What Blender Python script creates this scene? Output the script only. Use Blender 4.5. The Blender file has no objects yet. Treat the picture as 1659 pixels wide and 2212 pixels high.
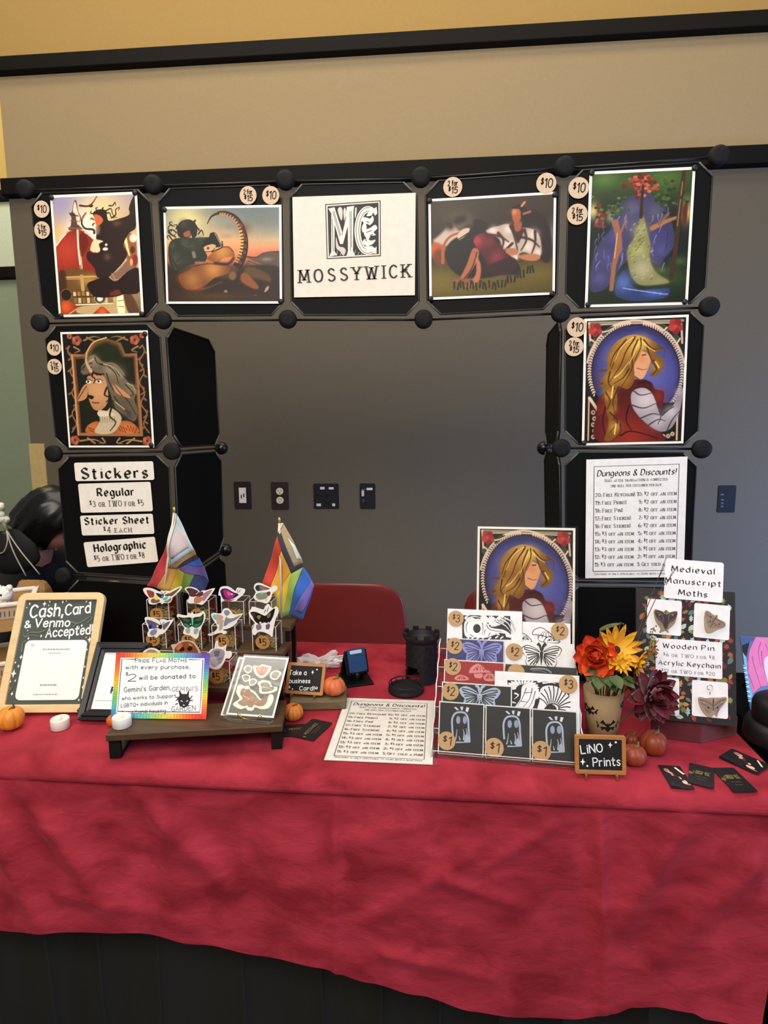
import bpy, bmesh, math, random
import numpy as np
from mathutils import Vector, Matrix, noise as mnoise
random.seed(7)
scene = bpy.context.scene
COL = scene.collection
PI = math.pi
rad = math.radians

# ------------------------------------------------------------------ camera
F_PX, YAW, PITCH, ROLL = 1300.0, 0.09637, 0.13719, -0.010
EYE = Vector((0, 0, 1.3896))
_f = Vector((-math.sin(YAW)*math.cos(PITCH), math.cos(YAW)*math.cos(PITCH), -math.sin(PITCH)))
_r = Vector((math.cos(YAW), math.sin(YAW), 0)); _u = _r.cross(_f)
RT = _r*math.cos(ROLL) + _u*math.sin(ROLL); UP = -_r*math.sin(ROLL) + _u*math.cos(ROLL)
cam_data = bpy.data.cameras.new('camera')
cam = bpy.data.objects.new('camera', cam_data); COL.objects.link(cam)
cam.matrix_world = Matrix(((RT.x, UP.x, -_f.x, EYE.x), (RT.y, UP.y, -_f.y, EYE.y), (RT.z, UP.z, -_f.z, EYE.z), (0, 0, 0, 1)))
cam_data.sensor_fit = 'HORIZONTAL'; cam_data.sensor_width = 36.0
cam_data.lens = F_PX/1659*36.0; cam_data.clip_start = 0.02
scene.camera = cam

# ------------------------------------------------------------------ world, lights, exposure
scene.view_settings.view_transform = 'Standard'
scene.view_settings.look = 'None'
scene.view_settings.exposure = 0.0
scene.view_settings.gamma = 1.0
scene.view_settings.use_curve_mapping = False
w = bpy.data.worlds.new('hall_ambient'); scene.world = w; w.use_nodes = True
w.node_tree.nodes['Background'].inputs[0].default_value = (1.0, 0.93, 0.82, 1)
w.node_tree.nodes['Background'].inputs[1].default_value = 0.22

def area(name, loc, target, size, power, color, size_y=None, spread=None):
    l = bpy.data.lights.new(name, 'AREA'); l.energy = power; l.color = color
    l.shape = 'RECTANGLE'; l.size = size; l.size_y = size_y or size
    if spread: l.spread = spread
    o = bpy.data.objects.new(name, l); COL.objects.link(o); o.location = loc
    o.rotation_euler = (Vector(target)-Vector(loc)).to_track_quat('-Z', 'Y').to_euler()
    return o
area('ceiling_light_front', (-0.4, -1.3, 3.0), (-0.2, 1.3, 0.7), 2.4, 101, (1.0, 0.94, 0.87), 1.3)
area('ceiling_light_over_table', (-0.6, 0.9, 3.9), (-0.6, 1.2, 0.0), 2.6, 42, (1.0, 0.92, 0.82), 0.8)
area('ceiling_light_wall', (-0.3, 1.7, 4.3), (-0.3, 2.7, 2.2), 5.0, 46, (1.0, 0.85, 0.62), 0.4)
area('far_room_light', (-2.9, 3.0, 3.7), (-3.0, 3.8, 1.6), 0.9, 16, (1.0, 0.92, 0.72), 0.5)
area('window_daylight', (3.0, 0.0, 1.6), (0.8, 1.6, 0.75), 1.2, 46, (0.44, 0.60, 1.0), 1.6)

area('blue_wall_fill', (2.7, 1.5, 0.75), (1.3, 2.6, 0.7), 0.9, 34, (0.22, 0.40, 1.0), 0.9, rad(110))  # added blue fill lamp, tints only the lower right wall

# ------------------------------------------------------------------ helpers: photograph ray -> point of the room
def ray(px, py):
    return _f + RT*((px-829.5)/F_PX) - UP*((py-1106)/F_PX)
def atz(px, py, z=0.74):
    d = ray(px, py); return EYE + d*((z-EYE.z)/d.z)
def aty(px, py, y):
    d = ray(px, py); return EYE + d*(y/d.y)

# ------------------------------------------------------------------ materials
def lin(h):
    h = h.lstrip('#')
    c = [int(h[i:i+2], 16)/255 for i in (0, 2, 4)]
    return tuple(x/12.92 if x <= 0.04045 else ((x+0.055)/1.055)**2.4 for x in c) + (1.0,)
_mats = {}
def M(hexc, rough=0.6, metal=0.0, spec=0.4, nz=0.05, scale=60.0, bump=0.0, sheen=0.0, coat=0.0, kind=None):
    key = (hexc, rough, metal, spec, nz, scale, bump, sheen, coat, kind)
    if key in _mats: return _mats[key]
    m = bpy.data.materials.new('surface_%s_%d' % (hexc.lstrip('#'), len(_mats))); m.use_nodes = True
    n = m.node_tree.nodes; L = m.node_tree.links; p = n['Principled BSDF']
    p.inputs['Roughness'].default_value = rough; p.inputs['Metallic'].default_value = metal
    p.inputs['Specular IOR Level'].default_value = spec
    p.inputs['Sheen Weight'].default_value = sheen; p.inputs['Coat Weight'].default_value = coat
    c = lin(hexc)
    tc = n.new('ShaderNodeTexCoord'); mp = n.new('ShaderNodeMapping'); nt = n.new('ShaderNodeTexNoise')
    L.new(tc.outputs['Object'], mp.inputs[0]); L.new(mp.outputs[0], nt.inputs['Vector'])
    nt.inputs['Scale'].default_value = scale; nt.inputs['Detail'].default_value = 3
    if kind == 'wood':
        mp.inputs['Scale'].default_value = (1, 8, 8); nt.inputs['Distortion'].default_value = 0.6
    if kind == 'woodz':
        mp.inputs['Scale'].default_value = (8, 8, 1)
    mix = n.new('ShaderNodeMix'); mix.data_type = 'RGBA'
    mix.inputs[6].default_value = tuple(x*(1-nz) for x in c[:3])+(1,)
    mix.inputs[7].default_value = tuple(min(1, x*(1+nz)) for x in c[:3])+(1,)
    rmp = n.new('ShaderNodeMapRange'); rmp.inputs[1].default_value = .3; rmp.inputs[2].default_value = .7
    L.new(nt.outputs['Fac'], rmp.inputs[0]); L.new(rmp.outputs[0], mix.inputs[0]); L.new(mix.outputs[2], p.inputs['Base Color'])
    if bump:
        b = n.new('ShaderNodeBump'); b.inputs['Strength'].default_value = bump; b.inputs['Distance'].default_value = 0.004
        L.new(nt.outputs['Fac'], b.inputs['Height']); L.new(b.outputs[0], p.inputs['Normal'])
    _mats[key] = m
    return m
def clear_mat(name, tint=(1, 1, 1, 1), refl=0.10, rough=0.05):
    m = bpy.data.materials.new(name); m.use_nodes = True
    n = m.node_tree.nodes; L = m.node_tree.links; n.clear()
    out = n.new('ShaderNodeOutputMaterial'); mx = n.new('ShaderNodeMixShader')
    t = n.new('ShaderNodeBsdfTransparent'); t.inputs[0].default_value = tint
    g = n.new('ShaderNodeBsdfGlossy'); g.inputs['Roughness'].default_value = rough
    lw = n.new('ShaderNodeLayerWeight'); lw.inputs[0].default_value = 0.35
    nt = n.new('ShaderNodeTexNoise'); nt.inputs['Scale'].default_value = 30
    tc = n.new('ShaderNodeTexCoord'); L.new(tc.outputs['Object'], nt.inputs['Vector'])
    b = n.new('ShaderNodeBump'); b.inputs['Strength'].default_value = .25; b.inputs['Distance'].default_value = .003
    L.new(nt.outputs['Fac'], b.inputs['Height']); L.new(b.outputs[0], g.inputs['Normal'])
    mr = n.new('ShaderNodeMapRange'); mr.inputs[3].default_value = refl; mr.inputs[4].default_value = min(1, refl*5)
    L.new(lw.outputs['Fresnel'], mr.inputs[0]); L.new(mr.outputs[0], mx.inputs[0])
    L.new(t.outputs[0], mx.inputs[1]); L.new(g.outputs[0], mx.inputs[2]); L.new(mx.outputs[0], out.inputs[0])
    return m
CLEAR = clear_mat('clear_acrylic', (.95, .95, .95, 1), .10)
SLEEVE = clear_mat('clear_plastic_sleeve', (.98, .98, .98, 1), .05, .12)
_art = None
def art_mat():
    global _art
    if _art: return _art
    m = bpy.data.materials.new('printed_artwork'); m.use_nodes = True
    n = m.node_tree.nodes; L = m.node_tree.links; p = n['Principled BSDF']
    a = n.new('ShaderNodeAttribute'); a.attribute_name = 'Col'; L.new(a.outputs['Color'], p.inputs['Base Color'])
    nt = n.new('ShaderNodeTexNoise'); nt.inputs['Scale'].default_value = 90
    mr = n.new('ShaderNodeMapRange'); mr.inputs[3].default_value = .35; mr.inputs[4].default_value = .45
    L.new(nt.outputs['Fac'], mr.inputs[0]); L.new(mr.outputs[0], p.inputs['Roughness'])
    p.inputs['Specular IOR Level'].default_value = .25
    _art = m; return m

# ------------------------------------------------------------------ mesh builder
class MB:
    def __init__(s): s.v = []; s.f = []; s.m = []; s.mats = []; s.smooth = []
    def mi(s, mat):
        if mat not in s.mats: s.mats.append(mat)
        return s.mats.index(mat)
    def add(s, verts, faces, mat, T=None, smooth=False):
        o = len(s.v); k = s.mi(mat)
        for v in verts:
            v = Vector(v); s.v.append(T @ v if T else v)
        for f in faces: s.f.append([i+o for i in f]); s.m.append(k); s.smooth.append(smooth)
        return s
    def box(s, c, d, mat, T=None):
        x, y, z = c; a, b, e = d[0]/2, d[1]/2, d[2]/2
        vs = [(x+i*a, y+j*b, z+k*e) for k in (-1, 1) for j in (-1, 1) for i in (-1, 1)]
        return s.add(vs, [(0, 2, 3, 1), (4, 5, 7, 6), (0, 1, 5, 4), (2, 6, 7, 3), (0, 4, 6, 2), (1, 3, 7, 5)], mat, T)
    def prism(s, pts, z0, z1, mat, T=None):      # outline in local xy pushed along local z
        n = len(pts)
        ar = sum(pts[i][0]*pts[(i+1) % n][1]-pts[(i+1) % n][0]*pts[i][1] for i in range(n))
        if ar < 0: pts = pts[::-1]
        vs = [(p[0], p[1], z0) for p in pts]+[(p[0], p[1], z1) for p in pts]
        fs = [list(range(n))[::-1], list(range(n, 2*n))]+[(i, (i+1) % n, n+(i+1) % n, n+i) for i in range(n)]
        return s.add(vs, fs, mat, T)
    def lathe(s, prof, mat, T=None, n=28, smooth=True, rmod=None, a0=0, a1=2*PI):
        full = abs(a1-a0-2*PI) < 1e-6; k = n if full else n+1
        vs = []
        for (r, z) in prof:
            for i in range(k):
                a = a0+(a1-a0)*i/n
                q = r*(rmod(a, z) if rmod else 1)
                vs.append((q*math.cos(a), q*math.sin(a), z))
        fs = []
        for j in range(len(prof)-1):
            for i in range(n):
                i2 = (i+1) % k
                fs.append((j*k+i, j*k+i2, (j+1)*k+i2, (j+1)*k+i))
        return s.add(vs, fs, mat, T, smooth)
    def tube(s, pts, r, mat, T=None, n=8, cap=True, r2=None):
        pts = [Vector(p) for p in pts]; vs = []; fs = []
        N = len(pts); ref = Vector((0, 0, 1))
        for i, p in enumerate(pts):
            d = (pts[min(i+1, N-1)]-pts[max(i-1, 0)])
            if d.length < 1e-9: d = Vector((0, 0, 1))
            d.normalize()
            if abs(d.dot(ref)) > .95: ref = Vector((1, 0, 0)) if abs(d.x) < .9 else Vector((0, 1, 0))
            a = d.cross(ref).normalized(); b = d.cross(a)
            ref = b.cross(d) if False else ref
            rr = r if r2 is None else r+(r2-r)*i/(N-1)
            for k in range(n):
                t = 2*PI*k/n; vs.append(p+a*(rr*math.cos(t))+b*(rr*math.sin(t)))
        for i in range(N-1):
            for k in range(n):
                k2 = (k+1) % n; fs.append((i*n+k, i*n+k2, (i+1)*n+k2, (i+1)*n+k))
        if cap: fs.append(list(range(n))[::-1]); fs.append([(N-1)*n+k for k in range(n)])
        return s.add(vs, fs, mat, T, True)
    def build(s, name, parent=None, M0=None, bevel=0, auto=False, keep=False):
        me = bpy.data.meshes.new(name)
        vs = s.v
        if M0 is not None: vs = [M0 @ v for v in vs]
        if parent is not None and not keep:
            W_ = Matrix(); q = parent
            while q: W_ = q.matrix_basis @ W_; q = q.parent
            inv = W_.inverted(); vs = [inv @ v for v in vs]
        me.from_pydata([tuple(v) for v in vs], [], s.f)
        for m in s.mats: me.materials.append(m)
        me.polygons.foreach_set('material_index', s.m)
        me.polygons.foreach_set('use_smooth', s.smooth)
        me.update()
        o = bpy.data.objects.new(name, me); COL.objects.link(o)
        if parent is not None: o.parent = parent
        if bevel:
            b = o.modifiers.new('bevel', 'BEVEL'); b.width = bevel; b.segments = 2; b.limit_method = 'ANGLE'
        return o

def tag(o, label=None, cat=None, group=None, kind=None):
    if label: o['label'] = label
    if cat: o['category'] = cat
    if group: o['group'] = group
    if kind: o['kind'] = kind
    return o
def thing(name, loc, label, cat, group=None):
    o = bpy.data.objects.new(name, None); COL.objects.link(o); o.location = Vector(loc)
    o.matrix_basis = Matrix.Translation(Vector(loc)); o.empty_display_size = .05
    return tag(o, label, cat, group)
def recentre(o):
    """top-level single mesh: put the origin at the base of the mesh"""
    me = o.data; c = Vector((0, 0, 0)); zs = 1e9
    for v in me.vertices: c += v.co; zs = min(zs, v.co.z)
    c /= len(me.vertices); c.z = zs
    me.transform(Matrix.Translation(-c)); o.location = c
    return o
def frame(P, x, y):
    """matrix whose local x runs along a card, y up it and z out of its face"""
    x = Vector(x).normalized(); y = (Vector(y)-x*Vector(y).dot(x)).normalized(); z = x.cross(y)
    return Matrix(((x.x, y.x, z.x, P[0]), (x.y, y.y, z.y, P[1]), (x.z, y.z, z.z, P[2]), (0, 0, 0, 1)))
def catmull(pts, n=6, closed=False):
    P = [np.array(p, float) for p in pts]; N = len(P); out = []
    rng = range(N if closed else N-1)
    for i in rng:
        p0 = P[(i-1) % N] if closed or i > 0 else 2*P[0]-P[1]
        p1 = P[i]; p2 = P[(i+1) % N]
        p3 = P[(i+2) % N] if closed or i+2 < N else 2*P[-1]-P[-2]
        for k in range(n):
            t = k/n
            out.append(tuple(.5*((2*p1)+(-p0+p2)*t+(2*p0-5*p1+4*p2-p3)*t*t+(-p0+3*p1-3*p2+p3)*t**3)))
    if not closed: out.append(tuple(P[-1]))
    return out
def circ(cx, cy, rx, ry=None, n=28, a0=0, a1=2*PI):
    ry = rx if ry is None else ry
    return [(cx+rx*math.cos(a0+(a1-a0)*i/n), cy+ry*math.sin(a0+(a1-a0)*i/n)) for i in range(n if a1-a0 > 6.28 else n+1)]
def rrect(x0, y0, x1, y1, r, n=5):
    if r <= 0: return [(x0, y0), (x1, y0), (x1, y1), (x0, y1)]
    out = []
    for cx, cy, a in ((x1-r, y0+r, -PI/2), (x1-r, y1-r, 0), (x0+r, y1-r, PI/2), (x0+r, y0+r, PI)):
        out += [(cx+r*math.cos(a+PI/2*i/n), cy+r*math.sin(a+PI/2*i/n)) for i in range(n+1)]
    return out

# ------------------------------------------------------------------ pen-stroke lettering
_G = {
'A': "0,0 2,6 4,0;.8,2.2 3.2,2.2", 'B': "0,0 0,6;~0,6 2.2,5.9 3,4.6 2.2,3.3 0,3.2;~0,3.2 2.7,3 3.5,1.6 2.6,.1 0,0", 'C': "~3.8,5 2.2,6 .6,5 .1,3 .6,1 2.2,0 3.8,1",
'D': "0,0 0,6;~0,6 2.5,5.6 3.8,3 2.5,.4 0,0", 'E': "3.4,6 0,6;0,6 0,0;0,0 3.4,0;0,3.1 2.6,3.1", 'F': "3.4,6 0,6;0,6 0,0;0,3.1 2.6,3.1", 'G': "~3.8,5 2.2,6 .6,5 .1,3 .6,1 2.2,0 3.6,.8 3.8,2.6;3.8,2.6 2.4,2.6",
'H': "0,0 0,6;3.8,0 3.8,6;0,3.1 3.8,3.1", 'I': ".6,0 .6,6", 'J': "~2.4,6 2.4,1.4 1.4,0 0,.8", 'K': "0,0 0,6;3.6,6 0,2.6;1.2,3.6 3.8,0", 'L': "0,6 0,0;0,0 3.2,0", 'M': "0,0 .5,6;.5,6 2.5,1.2;2.5,1.2 4.5,6;4.5,6 5,0",
'N': "0,0 0,6;0,6 4,0;4,0 4,6", 'O': "~2.1,6 .6,5.2 0,3 .6,.8 2.1,0 3.6,.8 4.2,3 3.6,5.2 2.1,6", 'P': "0,0 0,6;~0,6 2.6,5.8 3.4,4.4 2.6,3 0,2.8", 'Q': "~2.1,6 .6,5.2 0,3 .6,.8 2.1,0 3.6,.8 4.2,3 3.6,5.2 2.1,6;2.4,1.4 4,-.6",
'R': "0,0 0,6;~0,6 2.6,5.8 3.4,4.4 2.6,3 0,2.8;1.6,2.8 3.8,0", 'S': "~3.4,5.1 1.8,6 .4,5 .7,3.8 2,3 3.3,2.2 3.4,.9 1.8,0 .1,.9", 'T': "0,6 4,6;2,6 2,0", 'U': "~0,6 0,1.6 1.9,0 3.8,1.6 3.8,6", 'V': "0,6 2,0;2,0 4,6", 'W': "0,6 1.4,0;1.4,0 2.8,5.4;2.8,5.4 4.2,0;4.2,0 5.6,6",
'X': "0,6 4,0;4,6 0,0", 'Y': "0,6 2,3;2,3 4,6;2,3 2,0", 'Z': "0,6 3.8,6;3.8,6 0,0;0,0 3.8,0",
'a': "~3,3.4 1.6,4 .3,3.2 .1,1.4 1.2,0 2.6,.8 3,2;3,4 3,0", 'b': "0,6 0,0;~0,3 1.4,4 2.8,3 2.8,1 1.4,0 0,1", 'c': "~2.8,3.2 1.5,4 .2,3 .2,1 1.5,0 2.8,.8", 'd': "3,6 3,0;~3,3 1.6,4 .2,3 .2,1 1.6,0 3,1",
'e': "~.2,2.1 2.8,2.3 2.4,3.7 1.4,4 .3,3 .3,1 1.5,0 2.8,.8", 'f': "~2.4,5.6 1.5,6 .9,5 .9,0;0,3.8 2.2,3.8", 'g': "~3,3.2 1.5,4 .2,3 .2,1.2 1.5,.2 3,1.2;~3,4 3,-.8 2,-2 .3,-1.6", 'h': "0,6 0,0;~0,2.8 1.5,4 2.7,3.2 2.8,0",
'i': ".4,4 .4,0;.4,5.2 .5,5.5", 'j': "~1,4 1,-1 .4,-2 -.4,-1.7;1,5.2 1.1,5.5", 'k': "0,6 0,0;2.6,4 0,1.8;.9,2.6 2.8,0", 'l': ".3,6 .3,0", 'm': "0,4 0,0;~0,2.8 1.1,4 2,3.2 2,0;~2,2.8 3.2,4 4.1,3.2 4.1,0", 'n': "0,4 0,0;~0,2.8 1.5,4 2.7,3.2 2.8,0",
'o': "~1.5,4 .3,3.2 .1,2 .3,.8 1.5,0 2.7,.8 2.9,2 2.7,3.2 1.5,4", 'p': "0,4 0,-2;~0,3 1.4,4 2.8,3 2.8,1 1.4,0 0,1", 'q': "3,4 3,-2;~3,3 1.6,4 .2,3 .2,1 1.6,0 3,1", 'r': "0,4 0,0;~0,2.6 1,3.8 2.1,3.7", 's': "~2.4,3.4 1.3,4 .3,3.3 .6,2.4 1.9,1.7 2.3,.8 1.3,0 .1,.6",
't': "~1,5.6 1,.8 1.6,0 2.4,.4;0,4 2.3,4", 'u': "~0,4 0,1 1.2,0 2.4,.6 2.8,1.6;2.8,4 2.8,0", 'v': "0,4 1.4,0;1.4,0 2.8,4", 'w': "0,4 1,0;1,0 2,3.6;2,3.6 3,0;3,0 4,4", 'x': "0,4 2.6,0;2.6,4 0,0", 'y': "0,4 1.5,.4;3,4 .6,-2", 'z': "0,4 2.6,4;2.6,4 0,0;0,0 2.6,0",
'0': "~1.7,6 .4,5 .1,3 .4,1 1.7,0 3,1 3.3,3 3,5 1.7,6", '1': "0,4.8 1.2,6;1.2,6 1.2,0", '2': "~.1,4.8 1.5,6 3,5 2.6,3.2 0,0;0,0 3.2,0", '3': "~.2,5.2 1.6,6 2.9,5 2.5,3.7 1.2,3.2;~1.2,3.2 3,2.5 3,.9 1.5,0 0,.8", '4': "2.4,0 2.4,6;2.4,6 0,2;0,2 3.4,2", '5': "3,6 .5,6;.5,6 .3,3.3;~.3,3.3 1.8,3.8 3.1,2.6 2.8,.8 1.4,0 .1,.7",
'6': "~2.8,5.4 1.4,5.6 .3,3.6 .2,1.4 1.5,0 2.9,1.2 2.6,2.8 1.4,3.2 .3,2", '7': "0,6 3.2,6;3.2,6 1,0", '8': "~1.6,3.2 .4,4.4 1.6,6 2.8,4.6 1.6,3.2 .1,1.5 1.6,0 3.1,1.5 1.6,3.2", '9': "~2.8,4 1.5,3 .2,4.2 .6,5.6 1.8,6 2.9,4.8 2.8,2.6 1.6,0",
'$': "~3,5 1.7,5.8 .4,4.9 .7,3.8 1.8,3 2.9,2.2 3,1 1.7,.2 .2,1;1.7,6.8 1.7,-.8", '&': "~3.6,0 .8,4.2 1,5.6 2,5.8 2.4,4.6 .3,1.8 .4,.4 1.8,0 3.4,2.2", '!': ".3,6 .3,1.8;.3,.3 .35,0", ':': ".3,3.2 .35,2.9;.3,.6 .35,.3", "'": ".3,6 .2,4.8", ',': ".4,.4 .1,-1", '.': ".3,.35 .35,0", '+': "0,3 3,3;1.5,1.5 1.5,4.5", '-': "0,2.6 2,2.6",
'@': "~.8,.4 .3,1.4 1.2,2.4 2.3,1.6 1.6,.5 .8,.4;1.9,2.2 1.9,5.4;.6,4.1 3.6,4.4;~2.9,2.2 3,3.1 3.3,2.2"}
_GC = {}
def glyph(ch):
    if ch in _GC: return _GC[ch]
    strokes = []
    for s in _G[ch].split(';'):
        sm = s[0] == '~'; pts = [tuple(map(float, p.split(','))) for p in s.lstrip('~').split()]
        strokes.append(catmull(pts, 5) if sm else pts)
    _GC[ch] = (strokes, max(p[0] for st in strokes for p in st))
    return _GC[ch]
def text_strokes(txt, size, track=1.4, caps=False, cond=1.0):
    """polylines of a line of text, cap height = size; small caps when caps is set; '^' raises and shrinks the next character"""
    k = size/6; x = 0; out = []; sup = False
    for ch in txt:
        if ch == ' ': x += 2.6*k*cond; continue
        if ch == '^': sup = True; continue
        sc = 1.0; g = ch; dy = 0
        if caps and ch.islower(): g = ch.upper(); sc = .74
        if sup: sc = .6; dy = 2.6*k; sup = False
        st, wd = glyph(g)
        for s in st: out.append([(x+p[0]*k*sc*cond, p[1]*k*sc+dy) for p in s])
        x += (wd*sc+track)*k*cond
    return out, x-track*k*cond

class Card:
    """a thin printed or cut board: everything on its face is part of one mesh. local x right, y up, z out of the face"""
    def __init__(s, W, H, hexc='f4f1ea', th=.0012, r=0.0, rough=.5, outline=None, base=True, step=.00003):
        s.mb = MB(); s.z = .0003; s.W = W; s.H = H; s.rough = rough; s.step = step
        if base: s.mb.prism(outline or rrect(0, 0, W, H, r), -th, 0, M(hexc, rough))
    def poly(s, pts, hexc, rough=None, smooth=False, **k):
        if smooth: pts = catmull(pts, 4, True)
        s.z += s.step
        n = len(pts); ar = sum(pts[i][0]*pts[(i+1) % n][1]-pts[(i+1) % n][0]*pts[i][1] for i in range(n))
        if ar < 0: pts = pts[::-1]
        s.mb.add([(p[0], p[1], s.z) for p in pts], [list(range(n))], M(hexc, rough or s.rough, **k)); return s
    def ell(s, cx, cy, rx, ry, hexc, n=20, **k): return s.poly(circ(cx, cy, rx, ry, n), hexc, **k)
    def line(s, pts, w, hexc, smooth=True, w2=None, closed=False, rough=None):
        if smooth and len(pts) > 2: pts = catmull(pts, 5, closed)
        if closed: pts = list(pts)+[pts[0]]
        P = [np.array(p, float) for p in pts]; N = len(P); vs = []
        s.z += s.step
        for i in range(N):
            d = P[min(i+1, N-1)]-P[max(i-1, 0)]; l = math.hypot(*d) or 1; nrm = np.array((-d[1], d[0]))/l
            ww = (w if w2 is None else w+(w2-w)*i/(N-1))/2
            a = P[i]-nrm*ww; b = P[i]+nrm*ww; vs += [(a[0], a[1], s.z), (b[0], b[1], s.z)]
        s.mb.add(vs, [(2*i, 2*i+2, 2*i+3, 2*i+1) for i in range(N-1)], M(hexc, rough or s.rough)); return s
    def pen(s, strokes, ox, oy, style, wd, hexc, shear=0, rot=0):
        s.z += s.step; m = M(hexc, s.rough); cr, sr = math.cos(rot), math.sin(rot)
        def tr(p):
            x = p[0]+shear*p[1]; y = p[1]; return (ox+x*cr-y*sr, oy+x*sr+y*cr)
        for st in strokes:
            P = [np.array(tr(p)) for p in st]; N = len(P); vs = []
            for i in range(N):
                d = P[min(i+1, N-1)]-P[max(i-1, 0)]; l = math.hypot(*d) or 1; d = d/l; nrm = np.array((-d[1], d[0]))
                if style == 'hand': ww = wd
                elif style == 'nib': ww = wd*(.35+.95*abs(d[0]*math.sin(rad(35))-d[1]*math.cos(rad(35)))**1.3)
                else: ww = wd*(.68+.45*abs(d[1]))
                e = d*wd*.35 if i in (0, N-1) and style == 'hand' else 0
                c = P[i]-e if i == 0 else P[i]+e
                a = c-nrm*ww/2; b = c+nrm*ww/2; vs += [(a[0], a[1], s.z), (b[0], b[1], s.z)]
            s.mb.add(vs, [(2*i, 2*i+2, 2*i+3, 2*i+1) for i in range(N-1)], m)
            if style == 'serif':
                for i, j in ((0, 1), (N-1, N-2)):
                    d = P[i]-P[j]
                    if abs(d[1]) > abs(d[0])*.9:
                        q = P[i]; h = wd*.2; l = wd*1.6
                        s.mb.add([(q[0]-l, q[1]-h, s.z), (q[0]+l, q[1]-h, s.z), (q[0]+l, q[1]+h, s.z), (q[0]-l, q[1]+h, s.z)], [(0, 1, 2, 3)], m)
        return s
    def text(s, txt, x, y, size, hexc='1c1a18', style='hand', wd=None, align='l', width=None, track=1.4, caps=False, shear=0, rot=0):
        st, w = text_strokes(txt, size, track, caps)
        k = 1.0
        if width: k = width/w; st = [[(p[0]*k, p[1]) for p in q] for q in st]; w = width
        if align == 'c': x -= w/2
        if align == 'r': x -= w
        return s.pen(st, x, y, style, wd or size*.14, hexc, shear, rot)
    def star(s, x, y, r, hexc='f2f2f0'):
        return s.poly([(x, y+r), (x+r*.22, y+r*.22), (x+r*.7, y), (x+r*.22, y-r*.22), (x, y-r), (x-r*.22, y-r*.22), (x-r*.7, y), (x-r*.22, y+r*.22)], hexc)
    def build(s, name, Mx, parent=None): 
        o = s.mb.build(name, parent, Mx)
        return o if parent is not None else recentre(o)

def lean_card(bl, br, tl, tr, z=.7405, y=None, lean=None):
    """pose of a board standing on a level surface: base corners, leaning back; returns matrix, width, height"""
    if y is None: P0, P1 = atz(*bl, z), atz(*br, z)
    else: P0, P1 = aty(*bl, y), aty(*br, y)
    x = P1-P0; x.z = 0; W = x.length; x.normalize(); n = Vector((x.y, -x.x, 0))
    best = None
    for a in ([lean] if lean is not None else range(0, 61, 1)):
        up = Vector((0, 0, 1))*math.cos(rad(a))-n*math.sin(rad(a)); nn = x.cross(up); uv = []
        for q in (tl, tr):
            d = ray(*q); t = (P0-EYE).dot(nn)/d.dot(nn); D = EYE+d*t-P0; uv.append((D.dot(x), D.dot(up)))
        e = abs((uv[1][0]-uv[0][0])-W)+.3*abs(uv[0][0])
        if best is None or e < best[0]: best = (e, a, up, (uv[0][1]+uv[1][1])/2)
    return frame(P0, x, best[2]), W, best[3]
def wall_card(quad, y):
    """pose of a sheet fixed flat to an upright plane at depth y; quad TL TR BR BL"""
    a, b, c, d = [aty(*q, y) for q in quad]
    x = ((b-a)+(c-d)).normalized(); W = ((b-a).length+(c-d).length)/2; H = ((a-d).length+(b-c).length)/2
    yv = Vector((0, -1, 0)).cross(x)*1.0
    if yv.z < 0: yv = -yv
    C = (a+b+c+d)/4
    return frame(C-x*W/2-yv*H/2, x, yv), W, H
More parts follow.
